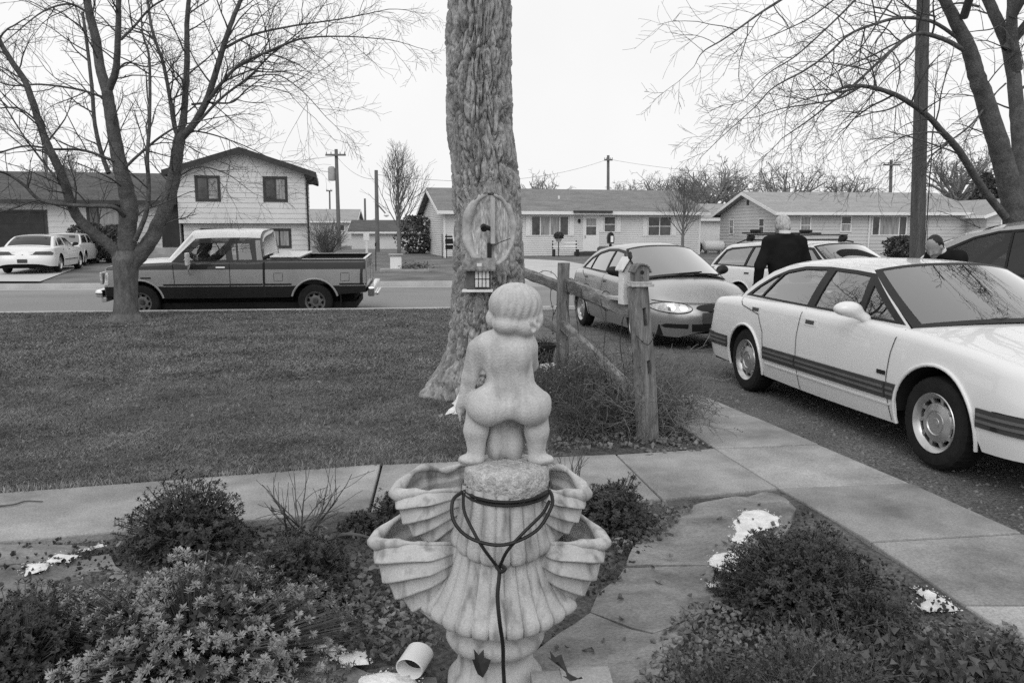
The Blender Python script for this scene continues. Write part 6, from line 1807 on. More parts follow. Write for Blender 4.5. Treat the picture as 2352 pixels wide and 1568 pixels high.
# barbed wire wound round the rail and post
bw = thing('barbed_wire', 'rusty barbed wire wound around the fence rails and hanging in loops', 'wire')
mb = MB()
def coil(c, r, tilt, h, n=18):
    return [Vector(c) + Vector((r * math.cos(a) * .62, tilt * math.sin(a), h * math.sin(a) )) for a in np.linspace(0, 2 * math.pi, n)]
for t in (0.14, 0.40, 0.70):
    c = Vector((0.53, 8.12, 1.055)).lerp(Vector((0.90, 6.02, 0.99)), t)
    mb.tube(coil(c, .075, .05, .078), 0.0038, 5)
strands = [[(0.62, 7.6, 1.12), (0.60, 7.55, 0.9), (0.63, 7.5, 0.62), (0.60, 7.45, 0.35), (0.66, 7.4, 0.2)],
           [(0.78, 6.7, 1.09), (0.79, 6.66, 0.85), (0.77, 6.6, 0.55), (0.80, 6.55, 0.3), (0.84, 6.5, 0.12)],
           [(0.42, 8.3, 1.06), (0.40, 8.28, 0.9), (0.43, 8.26, 0.75), (0.41, 8.24, 0.6), (0.43, 8.22, 0.52)],
           [(0.46, 8.25, 1.06), (0.48, 8.22, 0.92), (0.46, 8.2, 0.8), (0.43, 8.22, 0.72)],
           [(0.3, 8.9, 1.12), (0.36, 8.6, 1.16), (0.44, 8.25, 1.14), (0.5, 8.05, 1.02)],
           [(0.92, 5.86, 0.82), (1.0, 5.80, 0.76), (1.06, 5.86, 0.84), (1.02, 5.98, 0.80), (0.92, 5.96, 0.74), (0.9, 5.85, 0.62)],
           [(0.54, 7.9, 0.9), (0.57, 7.88, 0.7), (0.55, 7.9, 0.5)], [(0.90, 6.3, 1.0), (0.86, 6.28, 0.72), (0.9, 6.25, 0.45)]]
for st_ in strands:
    p = bez(st_, 8); mb.tube(p, 0.0034, 5)
    for q in p[4::9]:
        for k in range(2):
            d = Vector((random.uniform(-1, 1), random.uniform(-1, 1), random.uniform(-1, 1))).normalized() * .02
            mb.tube([q - d, q + d], 0.0022, 4)
o = mb.build('wire_strand', M_WIRE, bw); o['kind'] = 'stuff'

# small weathered birdhouse on the front post
bh = thing('birdhouse', 'small weathered birdhouse with arched roof standing on the slotted fence post', 'birdhouse', tuple(top2 + Vector((0.012, 0, 0.0))), math.radians(12)); bh.scale = (.86, .86, .9)
mb = MB(); mb.box(-.10, .10, -.085, .085, 0.0, .022, .003); mb.box(-.085, .085, -.07, .07, .023, .042, .003); mb.build('base_ledge', M_WOOD_L, bh)
arch = [(-.062, .043), (.062, .043), (.066, .135), (.05, .158), (.025, .172), (0, .178), (-.025, .172), (-.05, .158), (-.066, .135)]
mb = MB(); mb.prism(arch, 'y', -.055, .06); mb.build('box', M_WOOD, bh)
mb = MB(); ro = [(-.082, .120), (-.056, .165), (-.028, .182), (0, .189), (.028, .182), (.056, .165), (.082, .120)]; ri = [(x * .93, z - .010) for x, z in ro]
mb.prism(ro + ri[::-1], 'y', -.075, .075); mb.build('roof', M_WOOD, bh)
mb = MB(); mb.lathe([(0.001, 0), (.016, 0), (.017, .001)], 16, Matrix.Translation((0, -.056, .115)) @ Matrix.Rotation(math.pi / 2, 4, 'X'), cap=True); mb.build('entrance_hole', M_BTRIM, bh)
MB().tube([(0, -.05, .08), (0, -.09, .078)], .005, 6).build('perch', M_WOOD, bh)
wb = thing('birdhouse', 'tall narrow white birdhouse with a snow-white gable roof behind the slotted post', 'birdhouse', (0.865, 6.04, 1.02), math.radians(20)); wb.scale = (.85, .85, .95)
mb = MB(); mb.prism([(-.05, .02), (.05, .02), (.05, .30), (0, .37), (-.05, .30)], 'y', -.05, .05); mb.build('box', M_WPAINT, wb)
mb = MB(); mb.prism([(-.068, .285), (0, .382), (.068, .285), (.068, .297), (0, .397), (-.068, .297)], 'y', -.07, .085); mb.build('roof', M_WPAINT, wb)
mb = MB(); mb.prism([(-.074, .272), (0, .375), (0, .381), (-.074, .286)], 'y', -.078, -.071); mb.prism([(.074, .272), (0, .375), (0, .381), (.074, .286)], 'y', -.078, -.071); mb.build('gable_trim', M_BTRIM, wb)
orn = SDF((-.05, -.05, 0), (.05, .05, .1), .005); orn.ball((0, 0, .025), (.017, .024, .022), .006); orn.ball((0, .012, .05), .014, .008); orn.cone((0, .02, .05), (0, .034, .048), .006, .002, .004); orn.cone((0, -.015, .025), (0, -.045, .018), .012, .005, .006)
ob = orn.build('bird_ornament', M_BTRIM); ob.location = (0.885, 5.99, 1.372)
tag(ob, 'small dark bird ornament perched on the white birdhouse roof', 'ornament')
# ------------------------------------------------------------------ trees
M_BARK = mat('furrowed_bark', 0.30, 0.30, 5, 10, rough=0.95, fine=0.3, fscale=34, bump=0.8, bscale=30, bdist=0.02, stretch=(1.6, 1.6, 0.8))
M_BARK_S = mat('smooth_bark', 0.125, 0.3, 6, 8, rough=0.95, fine=0.3, fscale=40, bump=0.6, bscale=30, bdist=0.02, stretch=(2, 2, 0.6))
M_LIMB = mat('dark_limb_bark', 0.102, 0.3, 6, 8, rough=0.95, fine=0.3, fscale=40, bump=0.6, bscale=30, bdist=0.02)
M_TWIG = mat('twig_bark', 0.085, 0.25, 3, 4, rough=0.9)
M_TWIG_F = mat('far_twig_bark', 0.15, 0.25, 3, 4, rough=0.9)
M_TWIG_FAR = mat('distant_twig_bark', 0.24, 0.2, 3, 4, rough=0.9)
M_SCAR = mat('bare_scar_wood', 0.42, 0.35, 6, 10, rough=0.85, fine=0.3, fscale=24, bump=0.6, bscale=16, bdist=0.012, stretch=(3, 3, 0.8))
M_LIP = mat('callus_wood', 0.42, 0.2, 5, 8, rough=0.85, fine=0.15, fscale=30, bump=0.5, bscale=12, bdist=0.01)

class Tubes:
    """many thin tapering tubes built at once with numpy"""
    def __init__(s): s.g = {}
    def add(s, pts, rad, sides): s.g.setdefault((len(pts), sides), []).append((np.asarray(pts, float), np.asarray(rad, float)))
    def arrays(s):
        VV = []; FF = []; base = 0
        for (K, n), items in s.g.items():
            Pn = np.stack([i[0] for i in items]); R = np.stack([i[1] for i in items]); B = len(items)
            T = np.empty_like(Pn); T[:, 1:-1] = Pn[:, 2:] - Pn[:, :-2]; T[:, 0] = Pn[:, 1] - Pn[:, 0]; T[:, -1] = Pn[:, -1] - Pn[:, -2]
            T /= np.linalg.norm(T, axis=2, keepdims=True) + 1e-12
            ref = np.where(np.abs(T[..., 2:3]) < 0.9, np.array([0, 0, 1.0]), np.array([1.0, 0, 0]))
            ref = np.repeat(ref[:, :1], K, 1)
            A = np.cross(T, ref); A /= np.linalg.norm(A, axis=2, keepdims=True) + 1e-12
            Bn = np.cross(A, T)
            ang = 2 * np.pi * np.arange(n) / n
            ringv = A[:, :, None] * np.cos(ang)[None, None, :, None] + Bn[:, :, None] * np.sin(ang)[None, None, :, None]
            V = Pn[:, :, None] + ringv * R[:, :, None, None]
            VV.append(V.reshape(-1, 3))
            idx = np.arange(B * K * n).reshape(B, K, n) + base
            a = idx[:, :-1, :]; b = np.roll(idx, -1, 2)[:, :-1, :]; c = np.roll(idx, -1, 2)[:, 1:, :]; d = idx[:, 1:, :]
            FF.append(np.stack([a, b, c, d], -1).reshape(-1, 4)); base += B * K * n
        return np.concatenate(VV), np.concatenate(FF)
    def build(s, name, mat_, parent=None, smooth=True):
        V, F = s.arrays(); return np_mesh(name, V, F, mat_, parent, smooth=smooth)

def grow_branch(tb, p, d, L, r, level, maxlevel, R, droop=0.0, up=0.0, kids=5, spread=0.8, wander=0.22, seg=6, sides=(6, 5, 4, 3, 3), minr=0.0018, fine_r=0.6):
    pts = [np.array(p, float)]; d = np.array(d, float); d /= np.linalg.norm(d)
    step = L / (seg - 1); dirs = [d.copy()]
    for i in range(seg - 1):
        d = d + R.normal(0, wander, 3) * 0.5; d[2] += (up - droop * (i / seg)) * 0.25
        d /= np.linalg.norm(d); pts.append(pts[-1] + d * step); dirs.append(d.copy())
    rad = np.linspace(r, max(minr, r * 0.35), seg)
    tb.add(pts, rad, sides[min(level, len(sides) - 1)])
    if level >= maxlevel: return
    n = max(2, int(kids * (0.8 + 0.4 * R.random())))
    for k in range(n):
        t = 0.2 + 0.8 * (k + R.random()) / n
        i = min(seg - 2, int(t * (seg - 1))); f = t * (seg - 1) - i
        q = pts[i] * (1 - f) + pts[i + 1] * f
        side = np.cross(dirs[i], R.normal(0, 1, 3)); side /= np.linalg.norm(side) + 1e-9
        nd = dirs[i] * (1 - spread * 0.45) + side * spread
        grow_branch(tb, q, nd, L * (0.42 + 0.25 * R.random()) * (1.1 - 0.4 * t), max(minr, rad[i] * fine_r), level + 1, maxlevel, R, droop, up, kids, spread, wander, max(4, seg - 1), sides, minr, fine_r)

# ---- the big trunk behind the fountain
TY = 7.72
bt = thing('big_tree', 'massive furrowed tree trunk with an oval scar and roots, behind the cherub fountain', 'tree', (-0.22, TY, 0.0))
prof = []
for v, l, r_ in ((-60, 1031, 1170), (0, 1032, 1170), (150, 1029, 1170), (300, 1033, 1173), (420, 1046, 1190), (520, 1051, 1197), (600, 1049, 1199), (700, 1043, 1199), (780, 1036, 1203), (830, 1022, 1210), (862, 1010, 1220)):
    c = P((l + r_) / 2, v, TY); e = P(r_, v, TY); prof.append((c.z, c.x + 0.22, (e.x - c.x) * 0.985))
prof.sort(); zs = [q[0] for q in prof]
cxf = lambda z: lerp_pts([(q[0], q[1]) for q in prof], z); rf_ = lambda z: lerp_pts([(q[0], q[2]) for q in prof], z)
NT, NZ = 260, 520
Z = np.linspace(-0.06, zs[-1] + 0.2, NZ); TH = np.linspace(0, 2 * np.pi, NT, endpoint=False)
zz, tt = np.meshgrid(Z, TH, indexing='ij')
cx = np.array([cxf(z) for z in Z])[:, None]; rr = np.array([rf_(z) for z in Z])[:, None]
pp = np.stack([np.cos(tt) * 2.2, np.sin(tt) * 2.2, zz * 0.9], -1)
warp = fbm(pp * 1.3, 3)
def worley(u, v, per, seed):
    """cell noise on a cylinder (u periodic); nearest and second nearest distances and a value per cell"""
    iu, iv = np.floor(u).astype(int), np.floor(v).astype(int); f1 = np.full(u.shape, 9.0); f2 = np.full(u.shape, 9.0); cid = np.zeros(u.shape)
    for du in (-1, 0, 1):
        for dv in (-1, 0, 1):
            cu, cv = iu + du, iv + dv; hx, hy, hv = _hash(cu % per, cv, cv * 0 + seed), _hash(cu % per, cv, cv * 0 + seed + 7), _hash(cu % per, cv, cv * 0 + seed + 13)
            d = np.sqrt((cu + .1 + .8 * hx - u) ** 2 + (cv + .1 + .8 * hy - v) ** 2)
            n1 = d < f1; f2 = np.where(n1, f1, np.minimum(f2, d)); cid = np.where(n1, hv, cid); f1 = np.where(n1, d, f1)
    return f1, f2, cid
wu = 0.5 * warp + 0.25 * fbm(pp * 4, 2); wv = 0.6 * fbm(pp * 2.1 + 3, 2)
uu = tt / (2 * np.pi)
a1, a2, ca = worley(uu * 22 + wu, zz * 2.7 + wv, 22, 1); b1, b2, cb_ = worley(uu * 46 + wu * 1.7, zz * 5.4 + wv * 2, 46, 5)
big = np.clip((a2 - a1) * 3.2, 0, 1) ** .7; sml = np.clip((b2 - b1) * 3.0, 0, 1) ** .7
plates = big * 0.55 + sml * 0.35 + 0.25 * ca * big + 0.15 * cb_ * sml
pl = np.stack([np.cos(tt) * 9.0, np.sin(tt) * 9.0, zz * 4 + warp], -1)
r = rr * (1 + 0.045 * fbm(pp * 0.7 + 5, 2)) + (plates - 0.78) * 0.085 + 0.007 * fbm(pl * 3, 2)
# root flare: buttresses running out to the lawn
low = np.clip((0.70 - zz) / 0.70, 0, 1)
but = 0.55 + 0.45 * np.cos(3 * (tt - 3.35)) + 0.25 * np.cos(5 * tt + 1.0)
left_root = np.exp(-((np.angle(np.exp(1j * (tt - 3.25)))) / 0.20) ** 2)
r = r + (low ** 2.0) * (0.06 * but + 0.17 * left_root * low ** 3) + 0.03 * low * fbm(pp * 2 + 1, 2)
# oval scar on the camera side
sx = (np.cos(tt) * rr + cx) ; sc_c = P(1125, 528, TY - 0.3); sc_z = sc_c.z; sc_x = sc_c.x + 0.22
ov = ((sx - sc_x) / 0.225) ** 2 + ((zz - sc_z) / 0.335) ** 2
front = (np.sin(tt) < -0.15)
smooth_r = rr * 1.0
inside_ = front & (ov < 1.0)
r = np.where(inside_, smooth_r - 0.055 * np.clip((1 - ov) * 3, 0, 1) - 0.012, r)
ringm = front & (ov >= 1.0) & (ov < 1.75)
r = np.where(ringm, r * 0.35 + (smooth_r + 0.01) * 0.65, r)
Vx = cx + np.cos(tt) * r; Vy = np.sin(tt) * r; 
V = np.stack([Vx, Vy, zz], -1).reshape(-1, 3)
idx = np.arange(NZ * NT).reshape(NZ, NT); a = idx[:-1]; b = np.roll(idx, -1, 1)[:-1]; c = np.roll(idx, -1, 1)[1:]; d = idx[1:]
F = np.stack([a, b, c, d], -1).reshape(-1, 4)
np_mesh('trunk', V, F, M_BARK, bt, smooth=True, sharp=60)
# scar wood and its callus lip
def scar_surf(x, z, off):
    rr_ = rf_(z); dx = max(-.98, min(.98, (x - cxf(z)) / rr_)); return Vector((x, -rr_ * math.sqrt(1 - dx * dx) + off, z))
V = []; F = []; nr, na = 16, 48
for i in range(nr + 1):
    for k in range(na):
        f = i / nr; a_ = 2 * math.pi * k / na
        x = sc_x + 0.205 * f * math.cos(a_); z = sc_z + 0.315 * f * math.sin(a_)
        V.append(scar_surf(x, z, 0.045 + 0.012 * float(vnoise(np.array([x * 9, 2.0, z * 4]))) - 0.03 * f ** 4))
for i in range(nr):
    for k in range(na): F.append((i * na + k, i * na + (k + 1) % na, (i + 1) * na + (k + 1) % na, (i + 1) * na + k))
o = mesh_obj('scar', V, F, M_SCAR, bt, smooth=True)
def lip(a0, a1, w0, w1, off, kx=1.0):
    pts = []; rad = []
    for t in np.linspace(0, 1, 40):
        a_ = a0 + (a1 - a0) * t
        x = sc_x + 0.215 * math.cos(a_) * kx; z = sc_z + 0.33 * math.sin(a_)
        pts.append(scar_surf(x, z, off)); rad.append(w0 + (w1 - w0) * math.sin(math.pi * t) + 0.004 * math.sin(t * 23))
    MB().tube(pts, rad, 12).build('callus_lip', M_LIP, bt, smooth=True)
lip(math.radians(95), math.radians(262), 0.014, 0.052, 0.022)
lip(math.radians(80), math.radians(-40), 0.014, 0.030, 0.014)
lip(math.radians(-35), math.radians(-95), 0.012, 0.024, 0.012)
# old hardware in the scar
def sw(u, v, dy): q = P(u, v, TY - 0.33 + dy); return q - Vector((-0.22, TY, 0))
mb = MB(); q0, q1 = sw(1127, 560, 0.0), sw(1137, 455, 0.0); mb.box(q0.x, q1.x, q0.y - .02, q0.y + .05, q0.z, q1.z, .004); mb.build('wooden_bracket', M_WOOD_L, bt)
mb = MB(); mb.tube([sw(1111, 521, -.05), sw(1128, 526, .02)], .022, 10); mb.tube([sw(1112, 526, -.09), sw(1111, 521, -.05)], [.03, .032], 12); mb.build('iron_knob', M_BTRIM, bt, smooth=True)
mb = MB(); mb.box(sw(1119, 600, 0).x, sw(1129, 600, 0).x, sw(0, 600, 0).y - .005, sw(0, 600, 0).y + .06, sw(0, 603, 0).z, sw(0, 558, 0).z); mb.build('dark_slot', M_BTRIM, bt)
mb = MB(); mb.tube([sw(1134, 564, -.01), sw(1150, 556, -.005), sw(1172, 548, .04)], .004, 5); mb.build('wire', M_WIRE, bt)
# bark ridges rising over the scar
for k in range(26):
    a_ = math.radians(random.uniform(20, 165)); rr0 = random.uniform(1.12, 1.5)
    x = sc_x + 0.225 * rr0 * math.cos(a_); z = sc_z + 0.345 * rr0 * math.sin(a_)
    dv = Vector((math.cos(a_ + random.uniform(-.5, .5)) * .5, 0, abs(math.sin(a_)) + .3)).normalized() * random.uniform(.05, .12)
    if abs(x - cxf(z)) < rf_(z) * .93:
        p0, p1 = scar_surf(x, z, -0.002), scar_surf(max(cxf(z) - .29, min(cxf(z) + .29, x + dv.x)), z + dv.z, 0.004)
        MB().tube([p0, p0.lerp(p1, .5) + Vector((0, -.012, 0)), p1], [.008, .018, .007], 6).build('bark_plate', M_BARK, bt, smooth=True)
# small bird feeder house fixed to the trunk
fd_o = P(1101, 634, TY - 0.40)
fh = thing('bird_feeder', 'small house-shaped bird feeder with a white paned window hung on the big trunk', 'bird feeder', tuple(fd_o))
mb = MB(); mb.box(-.118, .105, -.05, .09, -.118, .065, .003); mb.build('box', mat('feeder_wood', 0.11, 0.3, 9, 5), fh)
mb = MB(); mb.prism([(-.10, .066), (.02, .165), (.12, .07), (.12, .055), (.02, .15), (-.10, .052)], 'x', -.155, .15); mb.build('roof', M_WOOD, fh)
mb = MB(); mb.box(-.04, .095, -.056, -.0505, -.10, .055); wn = mb.build('window', M_WPAINT, fh)
mb = MB()
for k in range(5): x = -.04 + .135 * k / 4; mb.box(x - .003, x + .003, -.062, -.0565, -.10, .055)
for k in range(3): z = -.10 + .155 * k / 2; mb.box(-.04, .095, -.0615, -.057, z - .003, z + .003)
mb.build('glazing_bar', M_BTRIM, wn)['kind'] = 'stuff'
mb = MB(); mb.box(-.155, .125, -.10, .05, -.142, -.120, .004); mb.build('ledge', M_WPAINT, fh)
mb = MB(); mb.box(-.02, .025, -.068, -.06, .075, .12); o = mb.build('roof_label', M_WPAINT, fh)

# ---- traced bare trees: limbs read off the photograph, twigs grown from them
def traced_tree(root, limbs, px2d, Y, seed, twig, trunk_mat, density=1.0, droop=0.35, off=(0, 0), maxr=0.03):
    """limbs: (points (x, y, depth offset), start width, end width, n children scale); px2d maps crop pixels to photo pixels"""
    R = np.random.default_rng(seed)
    tb_l = Tubes(); tb_t = Tubes(); inv = Vector(root.location)
    for pts, w0, w1, dens in limbs:
        W = [P(*px2d(x, y), Y + dy) - inv for x, y, dy in pts]
        sp = bez([tuple(w) for w in W], 7)
        n = len(sp); r0, r1 = px2d.scale * w0 / 2 / 1829 * Y * .92, px2d.scale * w1 / 2 / 1829 * Y * .88
        rad = [r0 + (r1 - r0) * (i / (n - 1)) for i in range(n)]
        jit = [Vector((R.normal(0, .3), R.normal(0, .3), 0)) * (0.06 * rad[i] * 2) for i in range(n)]
        tb_l.add([tuple(p + j) for p, j in zip(sp, jit)], rad, 14 if r0 > .09 else (10 if r0 > .04 else 7))
        L = sum((sp[i + 1] - sp[i]).length for i in range(n - 1))
        kids = int(L * 6.5 * density * dens)
        for k in range(kids):
            t = (0.16 + 0.84 * (k + R.random()) / max(1, kids)); i = min(n - 2, int(t * (n - 1)))
            q = np.array(sp[i].lerp(sp[i + 1], R.random())); dd = np.array((sp[i + 1] - sp[i]).normalized())
            side = np.cross(dd, R.normal(0, 1, 3)); side /= np.linalg.norm(side) + 1e-9
            nd = dd * (0.45 + 0.4 * R.random()) + side * 0.85; nd[2] += 0.08
            grow_branch(tb_t, q, nd, (0.6 + 0.95 * R.random()) * (1.15 - 0.45 * t), min(rad[i] * 0.55, 0.012 + 0.006 * R.random()), 1, 3, R, droop, 0.12, 4.4, 0.68, 0.22, 7, (6, 4, 3, 3), 0.0021, 0.66)
        # tip
        if w1 > 10: continue
        grow_branch(tb_t, np.array(sp[-1]), np.array((sp[-1] - sp[-2]).normalized()), 0.8, max(r1, .004), 1, 3, R, droop, 0, 6, 0.6, 0.25, 6, (6, 4, 3, 3), 0.0021, 0.66)
    tb_l.build('limb', trunk_mat, root)['kind'] = 'stuff'
    tb_t.build('twigs', twig, root)['kind'] = 'stuff'
def pxL(x, y): return (x / 2.084, y / 2.084)
pxL.scale = 1 / 2.084
lt = thing('bare_tree', 'bare multi-stemmed tree on the lawn in front of the pickup truck', 'tree', (-6.78, 14.15, 0.0))
mbk = Tubes(); R_ = np.random.default_rng(3)
tr = [P(*pxL(603, y), 14.15) - Vector(lt.location) for y in (1535, 1500, 1440, 1360, 1290, 1240, 1200)]
trr = [66, 58, 53, 52, 56, 62, 50]
NTt = 40; V = []; F = []
zs2 = np.linspace(-0.08, tr[-1].z, 60)
for z in zs2:
    rr0 = lerp_pts([(p.z, w / 2.084 / 1829 * 14.1) for p, w in zip(tr, trr)], z); xx = lerp_pts([(p.z, p.x) for p in tr], z)
    for k in range(NTt):
        a_ = 2 * math.pi * k / NTt; nn = float(vnoise(np.array([math.cos(a_) * 5, math.sin(a_) * 5, z * 2.5])))
        rad = rr0 * (1 + .05 * nn + (.25 * max(0, .12 - z) / .12 * (1 + .5 * math.cos(4 * a_))))
        V.append((xx + rad * math.cos(a_), rad * math.sin(a_), z))
for i in range(59):
    for k in range(NTt): F.append((i * NTt + k, i * NTt + (k + 1) % NTt, (i + 1) * NTt + (k + 1) % NTt, (i + 1) * NTt + k))
np_mesh('trunk', V, F, M_BARK_S, lt, smooth=True)
limbsL = [
 ([(590, 1290, 0), (560, 1215, -.05), (520, 1170, -.1), (440, 1110, -.2), (372, 1040, -.3), (332, 950, -.4), (308, 870, -.5), (270, 780, -.55), (225, 690, -.6), (190, 590, -.6), (150, 470, -.7), (120, 390, -.7), (60, 300, -.8), (10, 220, -.9), (-20, 150, -1)], 62, 20, .8),
 ([(606, 1290, 0), (610, 1100, .05), (620, 1000, .1), (597, 880, .1), (567, 760, .1), (542, 620, .1), (520, 480, .1), (506, 410, .1)], 98, 54, .5),
 ([(508, 425, .1), (480, 330, .15), (462, 200, .2), (432, 80, .2), (412, -30, .2)], 52, 38, .6),
 ([(520, 430, .1), (553, 340, 0), (564, 200, -.1), (568, -20, -.2)], 40, 26, .7),
 ([(625, 1270, 0), (715, 1160, .1), (778, 1030, .2), (828, 880, .3), (850, 720, .35), (868, 630, .4)], 82, 58, .5),
 ([(866, 650, .4), (884, 500, .5), (895, 300, .6), (895, 120, .6), (905, -20, .6)], 38, 22, .8),
 ([(870, 660, .4), (930, 590, .3), (990, 480, .2), (1030, 360, .1), (1065, 240, 0), (1100, 130, -.1), (1140, 30, -.1), (1165, -20, -.1)], 40, 18, .9),
 ([(850, 660, .4), (830, 580, .5), (810, 450, .6), (780, 300, .7), (730, 150, .8), (703, -20, .9)], 24, 14, .9),
 ([(985, 500, .2), (1060, 400, 0), (1150, 310, -.2), (1300, 240, -.4), (1450, 185, -.6), (1650, 175, -.8), (1860, 190, -1)], 20, 4, 1.1),
 ([(1068, 235, 0), (1200, 170, .2), (1400, 125, .4), (1640, 90, .5), (1860, 45, .6)], 15, 4, 1.0),
 ([(935, 600, .3), (1060, 470, .1), (1190, 370, 0), (1300, 260, -.1), (1400, 180, -.2)], 15, 6, 1.1),
 ([(648, 1150, -.1), (700, 1020, -.2), (712, 900, -.25), (705, 760, -.3), (715, 600, -.3), (718, 400, -.3), (712, 260, -.35), (690, 190, -.4)], 26, 10, .6),
 ([(700, 998, -.2), (760, 980, -.3), (870, 935, -.5)], 12, 4, .8),
 ([(590, 1030, -.1), (540, 990, -.3), (400, 985, -.5), (270, 975, -.6), (180, 950, -.7), (120, 890, -.8), (40, 835, -.9), (-30, 815, -1)], 24, 12, .7),
 ([(600, 800, 0), (700, 710, -.1), (790, 640, -.2), (870, 600, -.3), (1000, 570, -.4)], 15, 6, .8),
 ([(545, 770, 0), (400, 720, -.2), (260, 715, -.4), (120, 700, -.5), (-30, 740, -.6)], 15, 8, .9),
 ([(505, 470, .1), (380, 430, 0), (200, 405, -.1), (60, 410, -.2), (-40, 380, -.3)], 13, 6, .9),
 ([(520, 830, .3), (488, 740, .4), (455, 600, .5), (440, 420, .6), (415, 200, .7), (395, 60, .8)], 24, 16, .6),
 ([(350, 960, -.4), (250, 830, -.6), (120, 660, -.7), (0, 470, -.8)], 13, 6, .8),
 ([(920, 500, .4), (1000, 492, .2), (1110, 490, 0), (1180, 430, -.2), (1260, 370, -.3)], 13, 5, 1.0),
 ([(870, 620, .4), (1000, 640, .6), (1150, 690, .8), (1300, 760, 1.0)], 10, 4, 1.0),
 ([(1200, 370, 0), (1330, 360, -.2), (1450, 440, -.3), (1560, 560, -.4)], 8, 3, 1.2),
 ([(830, 860, .3), (950, 800, .5), (1080, 830, .7), (1180, 900, .8)], 9, 3, 1.1),
 ([(190, 590, -.6), (90, 520, -.8), (-30, 520, -1)], 10, 6, .9), ([(420, 60, .2), (330, 20, .1), (200, 60, 0), (50, 180, -.2)], 14, 5, .9),
 ([(580, 190, -.1), (640, 130, -.2), (720, 40, -.3), (800, -10, -.4)], 14, 8, .9), ([(560, 340, 0), (610, 300, .1), (700, 320, .2), (780, 300, .3)], 11, 5, .8)]
traced_tree(lt, limbsL, pxL, 14.15, 11, M_TWIG, M_LIMB, density=0.85, droop=0.35)

def pxR(x, y): return ((1680 + x / 2.45) / 1.063, y / 2.45 / 1.063)
pxR.scale = 1 / 2.45 / 1.063
rt = thing('bare_tree', 'large bare tree with drooping branches at the right edge beyond the light van', 'tree', (9.0, 14.2, -0.1))
limbsR = [
 ([(2020, 1960, 0), (1995, 1600, 0), (1960, 1330, 0), (1892, 1000, -.1), (1802, 680, -.2), (1742, 500, -.3), (1680, 300, -.4), (1600, 130, -.5), (1525, -20, -.6)], 170, 62, .25),
 ([(2030, 1700, .1), (1985, 1280, .1), (1985, 900, .2), (1962, 600, .3), (1920, 300, .4), (1860, 150, .4), (1785, -20, .5)], 110, 66, .3),
 ([(1965, 420, .3), (1938, 200, .1), (1940, -20, 0)], 70, 62, .4),
 ([(1900, 1300, -.1), (1750, 1110, -.4), (1620, 900, -.8), (1520, 790, -1.1), (1440, 700, -1.3), (1300, 600, -1.6), (1180, 545, -1.8), (1040, 515, -2), (930, 525, -2.1), (830, 570, -2.2)], 50, 12, .9),
 ([(1300, 605, -1.6), (1200, 655, -1.7), (1080, 680, -1.8), (950, 725, -1.9)], 12, 4, 1.1),
 ([(1040, 515, -2), (900, 590, -2.1), (720, 625, -2.2), (560, 650, -2.3), (410, 700, -2.4)], 13, 4, 1.1),
 ([(1650, 300, -.4), (1540, 240, -.7), (1400, 200, -1), (1320, 220, -1.2), (1230, 290, -1.4), (1130, 380, -1.5), (1000, 500, -1.7), (850, 620, -1.9), (720, 720, -2), (560, 830, -2.2)], 30, 5, 1.1),
 ([(1630, 240, -.4), (1500, 150, -.6), (1400, 115, -.8), (1250, 110, -1), (1100, 150, -1.2), (960, 210, -1.4), (840, 320, -1.5), (700, 420, -1.7), (510, 525, -1.9), (400, 640, -2), (200, 820, -2.2)], 24, 4, 1.1),
 ([(1040, -40, -1), (870, 130, -1.3), (650, 330, -1.6), (480, 440, -1.8), (340, 590, -2)], 13, 3, 1.1),
 ([(640, -60, -1.5), (540, 10, -1.6), (430, 80, -1.7), (220, 230, -1.9), (90, 310, -2), (35, 400, -2.1)], 18, 3, 1.0),
 ([(920, -40, -1.2), (740, 100, -1.4), (560, 190, -1.6), (430, 240, -1.8)], 10, 3, 1.1),
 ([(1240, -30, -.8), (1150, 110, -1), (1060, 250, -1.2), (960, 370, -1.4), (840, 470, -1.6)], 12, 3, 1.1),
 ([(1790, 620, -.2), (1700, 740, -.5), (1570, 840, -.7), (1440, 905, -.9), (1300, 960, -1)], 15, 4, 1.1),
 ([(1530, 800, -1.1), (1440, 790, -1.3), (1300, 815, -1.4), (1180, 880, -1.5), (1040, 980, -1.6)], 12, 3, 1.1),
 ([(1240, 280, -1.4), (1130, 420, -1.6), (1100, 560, -1.7), (1000, 700, -1.8), (880, 860, -1.9)], 10, 3, 1.2),
 ([(1400, 200, -1), (1330, 330, -1.2), (1180, 470, -1.4), (1080, 590, -1.5), (930, 720, -1.6)], 11, 3, 1.2),
 ([(1480, 100, -.6), (1350, 60, -.8), (1250, -20, -1)], 12, 6, .9), ([(2000, 20, .3), (1850, 160, .1), (1700, 190, 0)], 13, 6, .9),
 ([(1900, 500, .2), (1840, 560, .1), (1800, 640, 0)], 12, 5, .9), ([(1960, 560, .3), (2060, 480, .3), (2160, 400, .3)], 20, 10, 1),
 ([(1640, 920, -.7), (1560, 870, -.9), (1500, 900, -1)], 9, 4, 1.0), ([(1740, 40, .4), (1620, 20, .3), (1480, 60, .2), (1390, 130, .1)], 16, 6, .9)]
traced_tree(rt, limbsR, pxR, 14.2, 23, M_TWIG, M_LIMB, density=0.5, droop=0.7)

